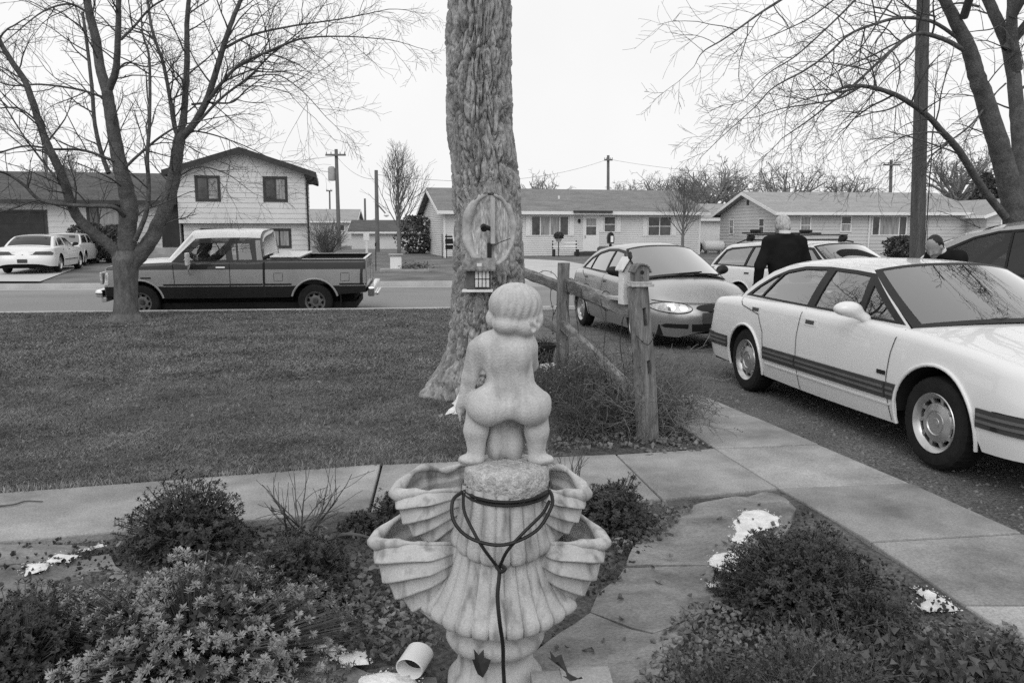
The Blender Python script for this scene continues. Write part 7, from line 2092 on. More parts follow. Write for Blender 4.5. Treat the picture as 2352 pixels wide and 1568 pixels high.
def upper_crown(root, starts, seed, mat_l, mat_t):
    """the crown above the frame: it shows in the car windows"""
    R = np.random.default_rng(seed); tb = Tubes()
    for p0, d, L, r in starts: grow_branch(tb, p0, d, L, r, 0, 3, R, 0.1, 0.25, 7, 0.6, 0.25, 8, (8, 5, 4, 3), 0.004, 0.5)
    tb.build('crown', mat_t, root)['kind'] = 'stuff'
def endp(px2d, x, y, Y, root): return np.array(P(*px2d(x, y), Y) - Vector(root.location))
upper_crown(rt, [(endp(pxR, 1525, -20, 13.6, rt), (-.55, -.1, 1), 4.2, .10), (endp(pxR, 1785, -20, 14.6, rt), (-.1, .2, 1), 4.5, .11), (endp(pxR, 1940, -20, 14.2, rt), (.35, -.2, 1), 4.5, .11), (endp(pxR, 1650, 100, 13.6, rt), (-.2, -.9, .8), 4.0, .07),
                 (endp(pxR, 1940, 100, 14.2, rt), (.2, -.8, .9), 4.2, .07), (endp(pxR, 1900, 300, 14.4, rt), (.8, -.3, .9), 4.2, .08), (endp(pxR, 1785, -20, 14.6, rt), (-.5, .4, .8), 3.6, .07)], 77, M_LIMB, M_TWIG)
upper_crown(lt, [(endp(pxL, x, -20, 14.15, lt), d, 3.0, r) for x, d, r in ((412, (-.2, 0, 1), .05), (568, (.1, .1, 1), .04), (905, (.1, .3, 1), .04), (1165, (.5, -.1, 1), .03), (703, (-.1, .3, 1), .025))], 78, M_LIMB, M_TWIG)

# ---- young street trees with upright crowns
def upright_tree(name, label, loc, H, trunk_h, spread, seed, group=None, n=26, tr=0.07, lv=3, mat_=None, kids=5):
    root = thing(name, label, 'tree', loc, 0, group); R = np.random.default_rng(seed)
    mat_ = mat_ or M_TWIG_F
    mb = MB(); mb.tube([(0, 0, -.1), (0.01, 0, trunk_h * .5), (0, 0, trunk_h), (.02, 0, H * .55), (0, 0, H * .92)], [tr * 1.15, tr, tr * .9, tr * .45, .008], 10); mb.build('trunk', mat_, root, smooth=True)
    tb = Tubes()
    for k in range(n):
        t = (k + R.random()) / n; z = trunk_h * .9 + (H * .8 - trunk_h * .9) * t; a = k * 2.4 + R.normal(0, .3)
        L = (H - z) * 0.52 * (0.8 + 0.4 * R.random()) + 0.25
        d = np.array([math.cos(a) * spread * (1.15 - .7 * t), math.sin(a) * spread * (1.15 - .7 * t), 1.0])
        grow_branch(tb, (0, 0, z), d, L, tr * .34 * (1 - .6 * t), 1, lv, R, -0.1, 0.25, kids, 0.5, 0.16, 6, (5, 4, 3, 3), 0.0055, 0.6)
    tb.build('crown', mat_, root)['kind'] = 'stuff'
    return root
p = P(917, 598, 40); upright_tree('street_tree', 'slender young street tree with upright bare crown left of the big trunk', (p.x, 40, .02), 5.9, 1.35, 0.62, 5, n=34, tr=.10)
p = P(1567, 580, 43); upright_tree('street_tree', 'young bare tree with spreading crown before the ranch house right end', (p.x, 43, .02), 4.6, 1.2, 0.75, 6, n=34, tr=.085)
# ---- distant bare trees behind the houses
def round_tree(label, u, v_top, Y, width, seed, n=17, lv=4, mat_=None, kids=4.2):
    top = P(u, v_top, Y); H = top.z * 1.12; width *= 1.25
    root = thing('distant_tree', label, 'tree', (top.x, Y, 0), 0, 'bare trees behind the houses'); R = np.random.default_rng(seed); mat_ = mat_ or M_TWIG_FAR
    th = H * .28; mb = MB(); mb.tube([(0, 0, -.2), (0.05, 0, th), (0, 0, H * .5)], [H * .035, H * .028, H * .012], 8); mb.build('trunk', mat_, root, smooth=True)
    tb = Tubes()
    for k in range(n):
        a = k * 2.4 + R.normal(0, .4); z = th * (.8 + .9 * R.random()); sp = width / H * (0.6 + .9 * R.random())
        L = (H - z) * (.55 + .25 * R.random())
        grow_branch(tb, (0, 0, z), (math.cos(a) * sp, math.sin(a) * sp, .9), L, H * .016, 1, lv, R, 0.05, 0.1, kids, 0.75, 0.25, 6, (5, 4, 3, 3, 3), H * .0017, 0.64)
    tb.build('crown', mat_, root)['kind'] = 'stuff'
DT = [('round bare tree rising above the middle ranch roof', 1250, 405, 95, 4.0), ('low bare tree seen over the ranch roof right of its pole', 1440, 418, 110, 5), ('bare tree over the ranch roof behind the young spreading tree', 1520, 398, 105, 5),
      ('tall bare tree in the gap between the ranch houses', 1640, 372, 85, 5.5), ('thick bare tree behind the white outbuilding', 1690, 385, 92, 6), ('spreading bare tree standing tallest over the right ranch roof', 1812, 364, 80, 6.5),
      ('rounded bare tree right of the spreading tallest one', 1940, 392, 95, 6), ('low bare tree by the utility pole with cross-arm at right', 2020, 425, 105, 5), ('bare tree behind the attached garage at right', 2205, 330, 70, 5.5),
      ('dense bare tree behind the low garage wing at left', 185, 352, 75, 5.5), ('far bare tree just left of the tall white gable peak', 130, 385, 90, 4.5), ('bare tree low on the skyline between tank and ranch', 1590, 392, 100, 5)]
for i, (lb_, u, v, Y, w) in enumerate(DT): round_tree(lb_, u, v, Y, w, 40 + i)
# ---- dark evergreens
M_EVER = mat('evergreen_needles', 0.075, 0.5, 4, 6, rough=0.8)
def leaf_cloud(name, mat_, parent, pts, size, R, up=0.3, kind='stuff'):
    n = len(pts); a = R.normal(0, 1, (n, 3)); a[:, 2] += up; a /= np.linalg.norm(a, axis=1, keepdims=True)
    b = np.cross(a, R.normal(0, 1, (n, 3))); b /= np.linalg.norm(b, axis=1, keepdims=True); s_ = size * (0.6 + 0.8 * R.random((n, 1)))
    V = np.stack([pts - b * s_ * .45, pts + a * s_, pts + b * s_ * .45], 1).reshape(-1, 3)
    F = np.arange(3 * n).reshape(-1, 3)
    o = np_mesh(name, V, F, mat_, parent); o['kind'] = kind; return o
def evergreen(name, label, loc, H, W, seed, cone=True, cat='evergreen', n=5200, size=.12):
    root = thing(name, label, cat, loc); R = np.random.default_rng(seed)
    MB().tube([(0, 0, -.1), (0, 0, H * .8)], [.06, .02], 6).build('trunk', M_TWIG_F, root)
    t = R.random(n) ** (.8 if cone else 1); a = R.random(n) * 2 * np.pi
    prof_ = (1 - t) ** .8 if cone else np.sqrt(np.clip(1 - (2 * t - 1) ** 2, 0, 1)) ** .7
    lump = 1 + .3 * np.sin(a * 3 + t * 9 + seed) + .2 * np.sin(a * 7 - t * 17)
    r = W * (prof_ * lump + .06) * (.55 + .45 * np.sqrt(R.random(n)))
    leaf_cloud('foliage', M_EVER, root, np.stack([r * np.cos(a), r * np.sin(a), .05 + t * H], -1), size, R)
p = P(955, 570, 52); evergreen('evergreen_tree', 'dark ragged evergreen bush at the left end of the middle ranch house', (p.x, 52, 0), 2.4, 1.0, 1, False, n=1700, size=.17)
p = P(2268, 400, 62); evergreen('evergreen_tree', 'dark pointed evergreen behind the attached garage at right', (p.x, 62, 0), p.z, 2.2, 2, size=.2)
p = P(200, 560, 37.5); evergreen('clipped_bush', 'dark rounded bush left of its twin by the low wing window', (p.x, 37.6, 0), 1.85, .72, 3, False, 'bush', size=.09)
p = P(258, 560, 37.8); evergreen('clipped_bush', 'dark rounded bush nearest the dark front door of the split-level house', (p.x, 38.2, 0), 1.75, .78, 4, False, 'bush', size=.09)
p = P(2075, 575, 42); evergreen('low_bush', 'low dark bush against the right ranch house beyond the estate car', (p.x, 42, 0), 1.2, .8, 5, False, 'bush', size=.09)
# ---- bare shrub with many fanning stems beside the two-storey house
def fan_shrub(name, label, loc, H, W, seed, n=70, r=.008, mat_=None, kids=3, lv=2, cat='shrub', minr=.003):
    root = thing(name, label, cat, loc); R = np.random.default_rng(seed); tb = Tubes()
    for k in range(n):
        a = R.random() * 2 * np.pi; q = R.random() ** .6
        grow_branch(tb, (R.normal(0, .05), R.normal(0, .05), -.02), (math.cos(a) * q * W / H * 1.3, math.sin(a) * q * W / H * 1.3, 1), H * (.7 + .4 * R.random()), r, 1, lv, R, .1, 0, kids, .5, .2, 6, (4, 3, 3), minr, .6)
    o = tb.build('stems', mat_ or M_TWIG_F, root); o['kind'] = 'stuff'
    return root
p = P(745, 575, 41); fan_shrub('bare_shrub', 'bare fanning shrub at the right corner of the two-storey house', (p.x, 41.5, 0), 1.9, .85, 9, n=110, r=.012, kids=5, minr=.006)
p = P(520, 540, 40); fan_shrub('bare_shrub', 'thin bare bush before the lower windows of the two-storey house', (p.x, 39.5, 0), 1.85, 1.3, 10, n=60, r=.01, kids=4, minr=.005)
# ------------------------------------------------------------------ garden plants, grass, litter and snow
M_LEAF = mat('evergreen_leaf', 0.046, 0.45, 9, 4, rough=0.55, spec=0.4)
M_LEAF_P = mat('pale_leaf', 0.27, 0.35, 10, 4, rough=0.6)
M_LEAF_M = mat('olive_leaf', 0.09, 0.4, 9, 4, rough=0.6)
M_STEM = mat('brown_stem', 0.10, 0.3, 8, 4, rough=0.9)
M_STEM_L = mat('pale_dry_stem', 0.19, 0.3, 8, 4, rough=0.9)
M_DEAD = mat('dead_leaf', 0.19, 0.55, 3.2, 4, rough=0.8, lo=0.3, hi=0.7)
M_DEAD_D = mat('dark_dead_leaf', 0.035, 0.4, 6, 4, rough=0.8)

def rosettes(name, mat_, parent, C_, N_, size, R, leaves=15, kind='stuff'):
    """whorls of narrow leaves at stem tips; C_ centres, N_ outward axes"""
    n = len(C_)
    N_ = N_ / np.linalg.norm(N_, axis=1, keepdims=True)
    T1 = np.cross(N_, R.normal(0, 1, (n, 3))); T1 /= np.linalg.norm(T1, axis=1, keepdims=True); T2 = np.cross(N_, T1)
    VV = []
    for k in range(leaves):
        a = 2 * np.pi * k / leaves * 2.4 + R.random(n) * .5; tier = (k % 3) / 2.0
        lift = (0.15 + 0.75 * tier + 0.25 * R.random(n))[:, None]
        rad = np.cos(a)[:, None] * T1 + np.sin(a)[:, None] * T2
        d = rad + N_ * lift; d /= np.linalg.norm(d, axis=1, keepdims=True)
        w = np.cross(d, N_); w /= np.linalg.norm(w, axis=1, keepdims=True) + 1e-9
        L = (size * (0.75 + 0.5 * R.random(n)))[:, None]; b = C_ - N_ * (size * .35 * (1 - tier))
        VV.append(np.stack([b, b + d * L * .55 - w * L * .13 , b + d * L + N_ * L * -.10, b + d * L * .55 + w * L * .13], 1))
    V = np.stack(VV, 1).reshape(-1, 3); F = np.arange(len(V)).reshape(-1, 4)
    o = np_mesh(name, V, F, mat_, parent, smooth=True); o['kind'] = kind
    return o
def mound(name, label, u, v, rx, ry, h, seed, n=520, size=.017, mats=None, cat='plant', ragged=.24, group=None, z0=-0.02):
    n = int(n * 1.75); size *= .86
    g = G(u, v, 0.0); root = thing(name, label, cat, (g.x, g.y + ry * .85, z0), 0, group); R = np.random.default_rng(seed)
    nrm = R.normal(0, 1, (n * 3, 3)); nrm[:, 2] = np.abs(nrm[:, 2]) * 1.1 - 0.12; nrm /= np.linalg.norm(nrm, axis=1, keepdims=True)
    nrm = nrm[nrm[:, 2] > -.08][:n]
    lump = 1 + ragged * fbm(nrm * 2.4 + seed, 3)
    q_ = R.random(len(nrm)); sh = np.where(q_ < .40, .95 + .07 * R.random(len(nrm)), np.where(q_ < .78, .82 + .13 * R.random(len(nrm)), .55 + .27 * R.random(len(nrm))))
    Cn = nrm * np.array([rx, ry, h]) * (lump * sh)[:, None]; Cn[:, 2] = np.maximum(Cn[:, 2], .015)
    ax = nrm * np.array([1, 1, 1.1]) + np.array([0, 0, .55]) + R.normal(0, .18, nrm.shape)
    if mats is None: rosettes('foliage', M_LEAF, root, Cn, ax, size, R)
    else:
        nz = fbm(nrm * 1.6 + 3.3 * seed, 2) + R.normal(0, .3, len(nrm)); m_ = (nz > mats[2])
        rosettes('foliage', mats[0], root, Cn[m_], ax[m_], size * 1.1, R, 20); rosettes('old_foliage', mats[1], root, Cn[~m_], ax[~m_], size * .9, R)
    tb = Tubes()
    for i in range(0, len(Cn), 2):
        c = Cn[i]; b = np.array([c[0] * .15, c[1] * .15, -.01]); m = c * .55 + np.array([0, 0, .01]); tb.add([b, m, c], [.0035, .0028, .0018], 3)
    tb.build('stems', M_STEM, root)['kind'] = 'stuff'
    # dense inner leaves so that the mound is not hollow
    q = R.normal(0, 1, (n * 2, 3)); q[:, 2] = np.abs(q[:, 2]); q /= np.linalg.norm(q, axis=1, keepdims=True); q *= np.array([rx, ry, h]) * (.35 + .5 * R.random((n * 2, 1)))
    leaf_cloud('inner_foliage', M_LEAF, root, q, .026, R)
    return root
mound('mound_shrub', 'dark rounded evergreen mound at the path edge behind the pale-tipped shrub', 395, 1296, .345, .27, .36, 1, 620, .023)
mound('mound_shrub', 'dark low evergreen mound between the pale-tipped shrub and the fountain', 668, 1396, .25, .22, .27, 2, 520, .020)
mound('mound_shrub', 'big shrub with many pale leaf tips at the bottom left', 345, 1650, .50, .42, .37, 3, 1200, .021, mats=(M_LEAF_P, M_LEAF_M, -.12), ragged=.42)
mound('mound_shrub', 'dark evergreen mound cut off by the lower left corner', -50, 1640, .22, .30, .33, 4, 520, .021)
mound('mound_shrub', 'dark evergreen mound behind the left side of the fountain basins', 935, 1236, .24, .21, .26, 5, 480, .022)
mound('mound_shrub', 'dark round evergreen mound behind the right side of the fountain basins', 1412, 1236, .225, .21, .27, 6, 500, .022)
mound('mound_shrub', 'broad dark evergreen mound beside the flagstones and snow at right', 1880, 1450, .355, .31, .31, 7, 1150, .021)
mound('mound_shrub', 'small extra evergreen mound at the lower right flank of the broad mound', 2030, 1490, .17, .17, .17, 8, 260, .021)
mound('small_plant', 'small dark tuft at the path edge left of the fountain', 815, 1228, .085, .08, .13, 9, 70, .022)

def twiggy(name, label, loc, H, W, seed, n, r, lv=2, kids=4, droop=.2, mat_=None, leaf=None, nleaf=0, lsize=.012, spread=.6, minr=.0015, cat='shrub', group=None, wander=.22):
    root = thing(name, label, cat, loc, 0, group); R = np.random.default_rng(seed); tb = Tubes()
    for k in range(n):
        a = R.random() * 2 * np.pi; q = R.random() ** .5
        grow_branch(tb, (R.normal(0, W * .12), R.normal(0, W * .12), -.02), (math.cos(a) * q * W / H * 1.2, math.sin(a) * q * W / H * 1.2, 1), H * (.6 + .5 * R.random()), r, 1, lv, R, droop, 0, kids, spread, wander, 7, (5, 4, 3, 3), minr, .62)
    V, F = tb.arrays(); o = np_mesh('stems', V, F, mat_ or M_STEM, root, smooth=True); o['kind'] = 'stuff'
    if leaf is not None:
        pts = V[R.integers(0, len(V), nleaf)] + R.normal(0, .006, (nleaf, 3)); leaf_cloud('foliage', leaf, root, pts, lsize, R, .2)
    return root
g = G(690, 1222); twiggy('twiggy_shrub', 'bare twiggy little shrub against the pale walk left of the fountain', (g.x, g.y, -.02), .40, .36, 21, 16, .0048, 2, 4, .05, M_STEM, M_DEAD, 10, .035, .55, .0016, wander=.18)
g = G(1315, 1110); twiggy('twiggy_shrub', 'few thin bare twigs standing just right of the cherub feet', (g.x, g.y, -.02), .30, .20, 22, 12, .004, 2, 3, .0, M_STEM, None, 0, .02, .45, .0014, wander=.15)
# tangled thorny shrub round the fence foot
for i, (x, y, H, W, n, lab) in enumerate(((0.62, 6.75, .62, .55, 95, 'tangled brown shrub at the fence between the two posts'), (1.12, 6.22, .62, .50, 85, 'tangled wiry shrub around the foot of the slotted post'),
                                     (0.62, 6.15, .46, .45, 75, 'low tangled shrub just right of the cherub, before the fence'), (1.30, 6.9, .55, .50, 60, 'wispy dry shrub right of the slotted post by the walk end'), (0.42, 7.35, .5, .42, 60, 'dry bush at the foot of the rear fence post'))):
    twiggy('tangled_shrub', lab, (x, y, -.03), H, W, 30 + i, n, .0042, 3, 4, .75, M_STEM_L if i % 2 else M_STEM, M_LEAF_M if i in (1, 2) else M_DEAD, 1500, .013, .8, .0020, group='tangled shrubs along the fence', wander=.34)
# feathery half-bare plants in the lower right bed
for i, (u, v, H, W, n, lab) in enumerate(((1890, 1640, .30, .30, 90, 'feathery half-bare plant at the bottom edge below the broad mound'), (1640, 1620, .20, .24, 60, 'low feathery plant over leaf litter by the flagstone edge'), (2160, 1600, .20, .30, 70, 'straggly plant with broad dull leaves near the lower right corner'), (2330, 1600, .2, .2, 40, 'straggly plant cut by the lower right corner'))):
    g = G(u, v); twiggy('feathery_plant', lab, (g.x, g.y + .05, -.03), H, W, 50 + i, n, .0024, 2, 4, .15, M_STEM, M_LEAF_M, 2600 if i < 2 else 1200, .012 if i < 2 else .03, .5, .0012, 'plant', 'feathery plants in the lower right bed', .25)

# ---- fallen leaves
def litter(name, region, n, seed, size=(.024, .046), mat_=None, z=0.0):
    R = np.random.default_rng(seed); xs = [p[0] for p in region]; ys = [p[1] for p in region]; pts = []
    def ins(x, y):
        r = False; m = len(region)
        for i in range(m):
            a, b = region[i], region[(i + 1) % m]
            if (a[1] > y) != (b[1] > y) and x < (b[0] - a[0]) * (y - a[1]) / (b[1] - a[1]) + a[0]: r = not r
        return r
    while len(pts) < n:
        x, y = R.uniform(min(xs), max(xs)), R.uniform(min(ys), max(ys))
        if ins(x, y): pts.append((x, y))
    V = []; F = []
    out = [(0, 0), (.30, .22), (.36, .5), (.22, .8), (0, 1), (-.22, .8), (-.36, .5), (-.30, .22)]
    for (x, y) in pts:
        L = R.uniform(*size); a = R.uniform(0, 6.283); tl = R.normal(0, .6); rl = R.normal(0, .65); cu = R.uniform(.6, 3.2); w = R.uniform(.7, 1.2)
        M = Matrix.Translation((x, y, z + R.uniform(.0, .022))) @ Matrix.Rotation(a, 4, 'Z') @ Matrix.Rotation(tl, 4, 'X') @ Matrix.Rotation(rl, 4, 'Y')
        b = len(V)
        jag = R.uniform(.6, 1.25, 8)
        for (p, q), jg in zip(out, jag): V.append(M @ Vector((p * L * w * jg, (q - .5) * L * (1 if jg > .8 else .85), L * cu * (p * p * 1.6 + (q - .5) ** 2 * .6))))
        V.append(M @ Vector((0, 0, -.006))); c = len(V) - 1
        for k in range(8): F.append((b + k, b + (k + 1) % 8, c))
    o = mesh_obj(name, V, F, mat_ or M_DEAD, None, smooth=False); o['kind'] = 'stuff'; return o
gp = lambda L_: [tuple(G(u, v)[:2]) for u, v in L_]
litter('leaf_litter', gp([(640, 1400), (960, 1330), (1020, 1480), (880, 1530), (700, 1480)]), 520, 1)
litter('leaf_litter', gp([(1560, 1400), (1700, 1380), (1800, 1430), (2330, 1440), (2420, 1640), (1420, 1640), (1500, 1500)]), 2300, 2, (.016, .036))
litter('leaf_litter', gp([(1440, 1190), (1510, 1160), (1590, 1170), (1490, 1270), (1400, 1260)]), 120, 3, (.025, .05))
litter('leaf_litter', gp([(1265, 985), (1500, 960), (1600, 1020), (1270, 1048)]), 260, 4, (.03, .06))
litter('leaf_litter', gp([(560, 1240), (860, 1200), (900, 1300), (820, 1400), (560, 1330)]), 150, 5, (.03, .06))
litter('leaf_litter', gp([(0, 740), (1020, 730), (1060, 1060), (0, 1120)]), 260, 6, (.03, .06), z=.02)
litter('leaf_litter', gp([(1500, 1160), (1800, 1140), (2352, 1500), (2352, 1640), (300, 1640), (0, 1250)]), 200, 7, (.02, .045))

M_DEAD2 = mat('brown_litter', 0.085, 0.6, 4.5, 4, rough=0.9, lo=0.3, hi=0.7)
litter('leaf_litter', gp([(0, 1255), (860, 1200), (960, 1330), (980, 1500), (560, 1600), (-40, 1600)]), 900, 8, (.012, .034), M_DEAD2)
litter('leaf_litter', gp([(1490, 1180), (1570, 1172), (1430, 1330), (1340, 1400), (1360, 1270)]), 260, 9, (.012, .03), M_DEAD2)
litter('leaf_litter', gp([(1840, 1170), (2350, 1500), (2400, 1640), (1500, 1640), (1620, 1400)]), 1100, 10, (.012, .03), M_DEAD2)
litter('leaf_litter', gp([(1265, 985), (1500, 960), (1620, 1020), (1270, 1048)]), 260, 11, (.012, .03), M_DEAD2)

# ---- grass
def in_poly(X, Y, poly):
    r = np.zeros(X.shape, bool); n = len(poly)
    for i in range(n):
        (x0, y0), (x1, y1) = poly[i], poly[(i + 1) % n]
        if y0 == y1: continue
        c = ((y0 > Y) != (y1 > Y)) & (X < (x1 - x0) * (Y - y0) / (y1 - y0) + x0); r ^= c
    return r
def grass(name, n, seed, ylo, yhi, hgt_, wid, mat_, poly=LAWN, power=1.0, xlim=(-13, 1.2)):
    R = np.random.default_rng(seed)
    Y = ylo + (yhi - ylo) * R.random(n * 2) ** power; lim = Y * .68 + 1.0
    X = -lim + (lim + 1.2) * R.random(n * 2)
    k = in_poly(X, Y, poly); X, Y = X[k][:n], Y[k][:n]; n = len(X)
    clump = vnoise(np.stack([X * 2.2, Y * 2.2, X * 0], -1)) * .5 + vnoise(np.stack([X * 9, Y * 9, X * 0 + 4], -1)) * .5
    H = hgt_ * (0.55 + 0.6 * R.random(n)) * (1 + .55 * clump); a = R.random(n) * 6.283; lean = R.normal(0, 1.1, (n, 2)) + np.array([.15, 0])
    wv = np.stack([np.cos(a), np.sin(a), a * 0], -1) * (wid * (.6 + .8 * R.random(n)))[:, None]
    B = np.stack([X, Y, np.full(n, -.02)], -1); Tp = B + np.stack([lean[:, 0] * H, lean[:, 1] * H, H], -1)
    V = np.stack([B - wv, B + wv, Tp], 1).reshape(-1, 3); F = np.arange(3 * n).reshape(-1, 3)
    o = np_mesh(name, V, F, mat_); o['kind'] = 'stuff'; return o
grass('grass', 190000, 1, 4.6, 9.0, .021, .0028, M_BLADE, power=1.3)
grass('grass', 120000, 2, 8.5, 16.4, .028, .0058, M_BLADE, power=1.1)
grass('dry_grass', 26000, 3, 4.6, 10.0, .022, .0028, M_BLADE_DRY, power=1.3)
grass('dry_grass', 26000, 4, 9.0, 16.4, .028, .0055, M_BLADE_DRY)
# ragged verge tufts over the walk edge
vr = np.random.default_rng(5); t = vr.random(5200); X = -14 + 14.3 * t; Yv = np.interp(X, [p[0] for p in Fp], [p[1] for p in Fp]) + np.abs(vr.normal(0, .035, 5200)) - .012
Hh = .05 * (.5 + vr.random(5200)); Bv = np.stack([X, Yv, X * 0 - .02], -1); Tv = Bv + np.stack([vr.normal(0, .02, 5200), vr.normal(-.02, .025, 5200), Hh], -1)
Wv = np.stack([np.full(5200, .004), vr.normal(0, .002, 5200), X * 0], -1)
np_mesh('verge_grass', np.stack([Bv - Wv, Bv + Wv, Tv], 1).reshape(-1, 3), np.arange(15600).reshape(-1, 3), M_BLADE_DRY)['kind'] = 'stuff'

# ---- loose gravel and small stones
def stones(name, region, n, seed, size, mat_, zf):
    R = np.random.default_rng(seed); xs = [p[0] for p in region]; ys = [p[1] for p in region]
    X = R.uniform(min(xs), max(xs), n * 3); Y = R.uniform(min(ys), max(ys), n * 3); k = in_poly(X, Y, region); X, Y = X[k][:n], Y[k][:n]; n = len(X)
    Z = np.array([zf(x, y) for x, y in zip(X, Y)]); s_ = size * (.4 + R.random(n) ** 3 * 1.6)
    base = np.array([[1, 0, 0], [-1, 0, 0], [0, 1, 0], [0, -1, 0], [0, 0, .6], [0, 0, -.6]], float)
    J = base[None] * (0.7 + .6 * R.random((n, 6, 1))) ; a = R.random(n) * 6.283; c, q = np.cos(a)[:, None], np.sin(a)[:, None]
    V = np.stack([(J[..., 0] * c - J[..., 1] * q) * s_[:, None] + X[:, None], (J[..., 0] * q + J[..., 1] * c) * s_[:, None] + Y[:, None], J[..., 2] * s_[:, None] + Z[:, None]], -1).reshape(-1, 3)
    f = np.array([[0, 2, 4], [2, 1, 4], [1, 3, 4], [3, 0, 4], [2, 0, 5], [1, 2, 5], [3, 1, 5], [0, 3, 5]]); F = (f[None] + 6 * np.arange(n)[:, None, None]).reshape(-1, 3)
    o = np_mesh(name, V, F, mat_, None, smooth=False); o['kind'] = 'stuff'; return o
stones('loose_gravel', [(2.3, 6.0), (1.9, 7.7), (1.0, 7.6), (0.4, 9.2), (0.2, 12), (4.2, 12), (4.4, 3.6), (2.85, 3.6), (2.6, 4.9)], 9000, 1, .011, M_PEBBLE, drive_z)
stones('loose_gravel', gp([(1460, 1000), (1600, 1000), (1640, 1030), (1480, 1046)]), 120, 2, .018, M_PEBBLE, lambda x, y: 0.0)

stones('soil_clods', gp([(-40, 1250), (840, 1172), (1500, 1152), (1330, 1420), (1000, 1600), (-40, 1620)]), 5200, 3, .0085, M_SOIL, lambda x, y: -.026)
stones('soil_clods', gp([(1838, 1168), (2352, 1500), (2400, 1640), (1500, 1640), (1760, 1260)]), 3600, 4, .0085, M_SOIL, lambda x, y: -.026)
# ---- twigs lying about
def stick(label, pts, r=.006, name='twig'):
    mb = MB(); mb.tube(bez(pts, 6), [r * (1 - .5 * i / (6 * (len(pts) - 1))) for i in range(6 * (len(pts) - 1) + 1)], 6)
    return tag(mb.build(name, M_STEM, None, smooth=True), label, 'twig')
stick('thin dark twig lying on the pale walk at the left edge', [G(-30, 1164, .008), G(30, 1158, .012), G(60, 1150, .01), G(98, 1151, .008)], .006)
stick('broken brown stick lying in the bed behind the small dark tuft', [G(745, 1240, .02), G(800, 1226, .03), G(860, 1236, .02), G(900, 1232, .02)], .012)
stick('long thin dry twig lying on the flagstones right of the fountain', [G(1570, 1500, .014), G(1640, 1498, .02), G(1700, 1510, .016)], .005)

# ---- snow left over
def snow(label, px, z=0.0, h=.022, seed=0):
    base = [G(u, v, z) for u, v in px]; n = len(base); pts = []
    for i in range(n):
        a, b = base[i], base[(i + 1) % n]; k = max(2, int((b - a).length / .018))
        for j in range(k):
            q = a.lerp(b, j / k); pts.append(Vector((q.x + .014 * float(fbm(np.array([q.x * 11, q.y * 11, 1.0 + seed]), 3)), q.y + .014 * float(fbm(np.array([q.y * 11, q.x * 11, 7.0 + seed]), 3)))))
    m = len(pts); P2 = list(pts); xs = [p.x for p in pts]; ys = [p.y for p in pts]
    st = max(.014, (max(xs) - min(xs)) / 50)
    for x in np.arange(min(xs), max(xs), st):
        for y in np.arange(min(ys), max(ys), st): P2.append(Vector((float(x), float(y))))
    vs, es, fs, *_ = delaunay_2d_cdt(P2, [(i, (i + 1) % m) for i in range(m)], [], 1, 1e-5)
    V = []
    for v in vs:
        d = min((v - p).length for p in pts); k = min(1, d / .05)
        V.append((v.x, v.y, z + .003 + h * .6 * (k ** .4) * (.7 + .45 * float(fbm(np.array([v.x * 14, v.y * 14, 2.0 + seed]), 3)))))
    o = mesh_obj('snow_patch', V, fs, M_SNOW, None, smooth=True)
    bm = bmesh.new(); bm.from_mesh(o.data)
    for f in bm.faces:
        if f.normal.z < 0: f.normal_flip()
    bm.to_mesh(o.data); bm.free()
    SNOW_EDGE.extend((p.x, p.y, z) for p in pts)
    return tag(o, label, 'snow', 'leftover snow patches')
SNOW_EDGE = []
c4 = lambda L_: [((1500 + x / 2.351) / 1.063, (1000 + y / 2.351) / 1.063) for x, y in L_]
c3 = lambda L_: [((x / 2.613) / 1.063, (1080 + y / 2.613) / 1.063) for x, y in L_]
snow('largest snow patch on the flagstones behind the broad dark mound', c4([(700, 620), (740, 590), (850, 585), (940, 620), (950, 670), (860, 680), (790, 720), (720, 775), (665, 750), (705, 700), (680, 660)]), .006, .025, 1)
snow('snow patch on the flagstones at the left flank of the broad mound', c4([(545, 865), (570, 835), (690, 815), (770, 815), (720, 880), (715, 960), (640, 950), (595, 915), (548, 890)]), .006, .022, 2)
snow('small snow remnant under the left edge of the broad mound', c4([(540, 1005), (640, 985), (740, 960), (745, 1000), (640, 1020), (560, 1022)]), .0, .02, 3)
snow('streaky snow patch between the broad mound and the walk', c4([(1720, 1020), (1800, 1030), (1900, 1095), (1975, 1155), (1900, 1170), (1780, 1160), (1730, 1120), (1790, 1090)]), -.02, .03, 4)
snow('snow patch in the lower right corner', c4([(2200, 1500), (2380, 1475), (2420, 1600), (2230, 1600), (2120, 1515)]), -.02, .05, 5)
snow('square-edged snow patch on the stones at the left edge', c3([(165, 775), (310, 775), (300, 812), (170, 850)]), .0, .02, 6)
snow('snow patch beside the square-edged one at left', c3([(302, 765), (365, 710), (500, 720), (430, 768)]), .0, .02, 7)
snow('thin snow streak left of the dark mound by the path', c3([(520, 695), (640, 648), (660, 668), (560, 690)]), .0, .02, 8)
snow('snow patch among dead leaves left of the fountain foot', c3([(1930, 1300), (2110, 1296), (2352, 1355), (2345, 1425), (2210, 1430), (2090, 1372)]), .004, .03, 9)
snow('snow patch left of the fountain pedestal at the bottom edge', c3([(2300, 1500), (2480, 1470), (2640, 1480), (2640, 1560), (2320, 1570)]), .004, .03, 10)
snow('snow patch at the foot of the rear fence post', [(1240, 838), (1290, 835), (1272, 855), (1250, 856)], .0, .04, 11)
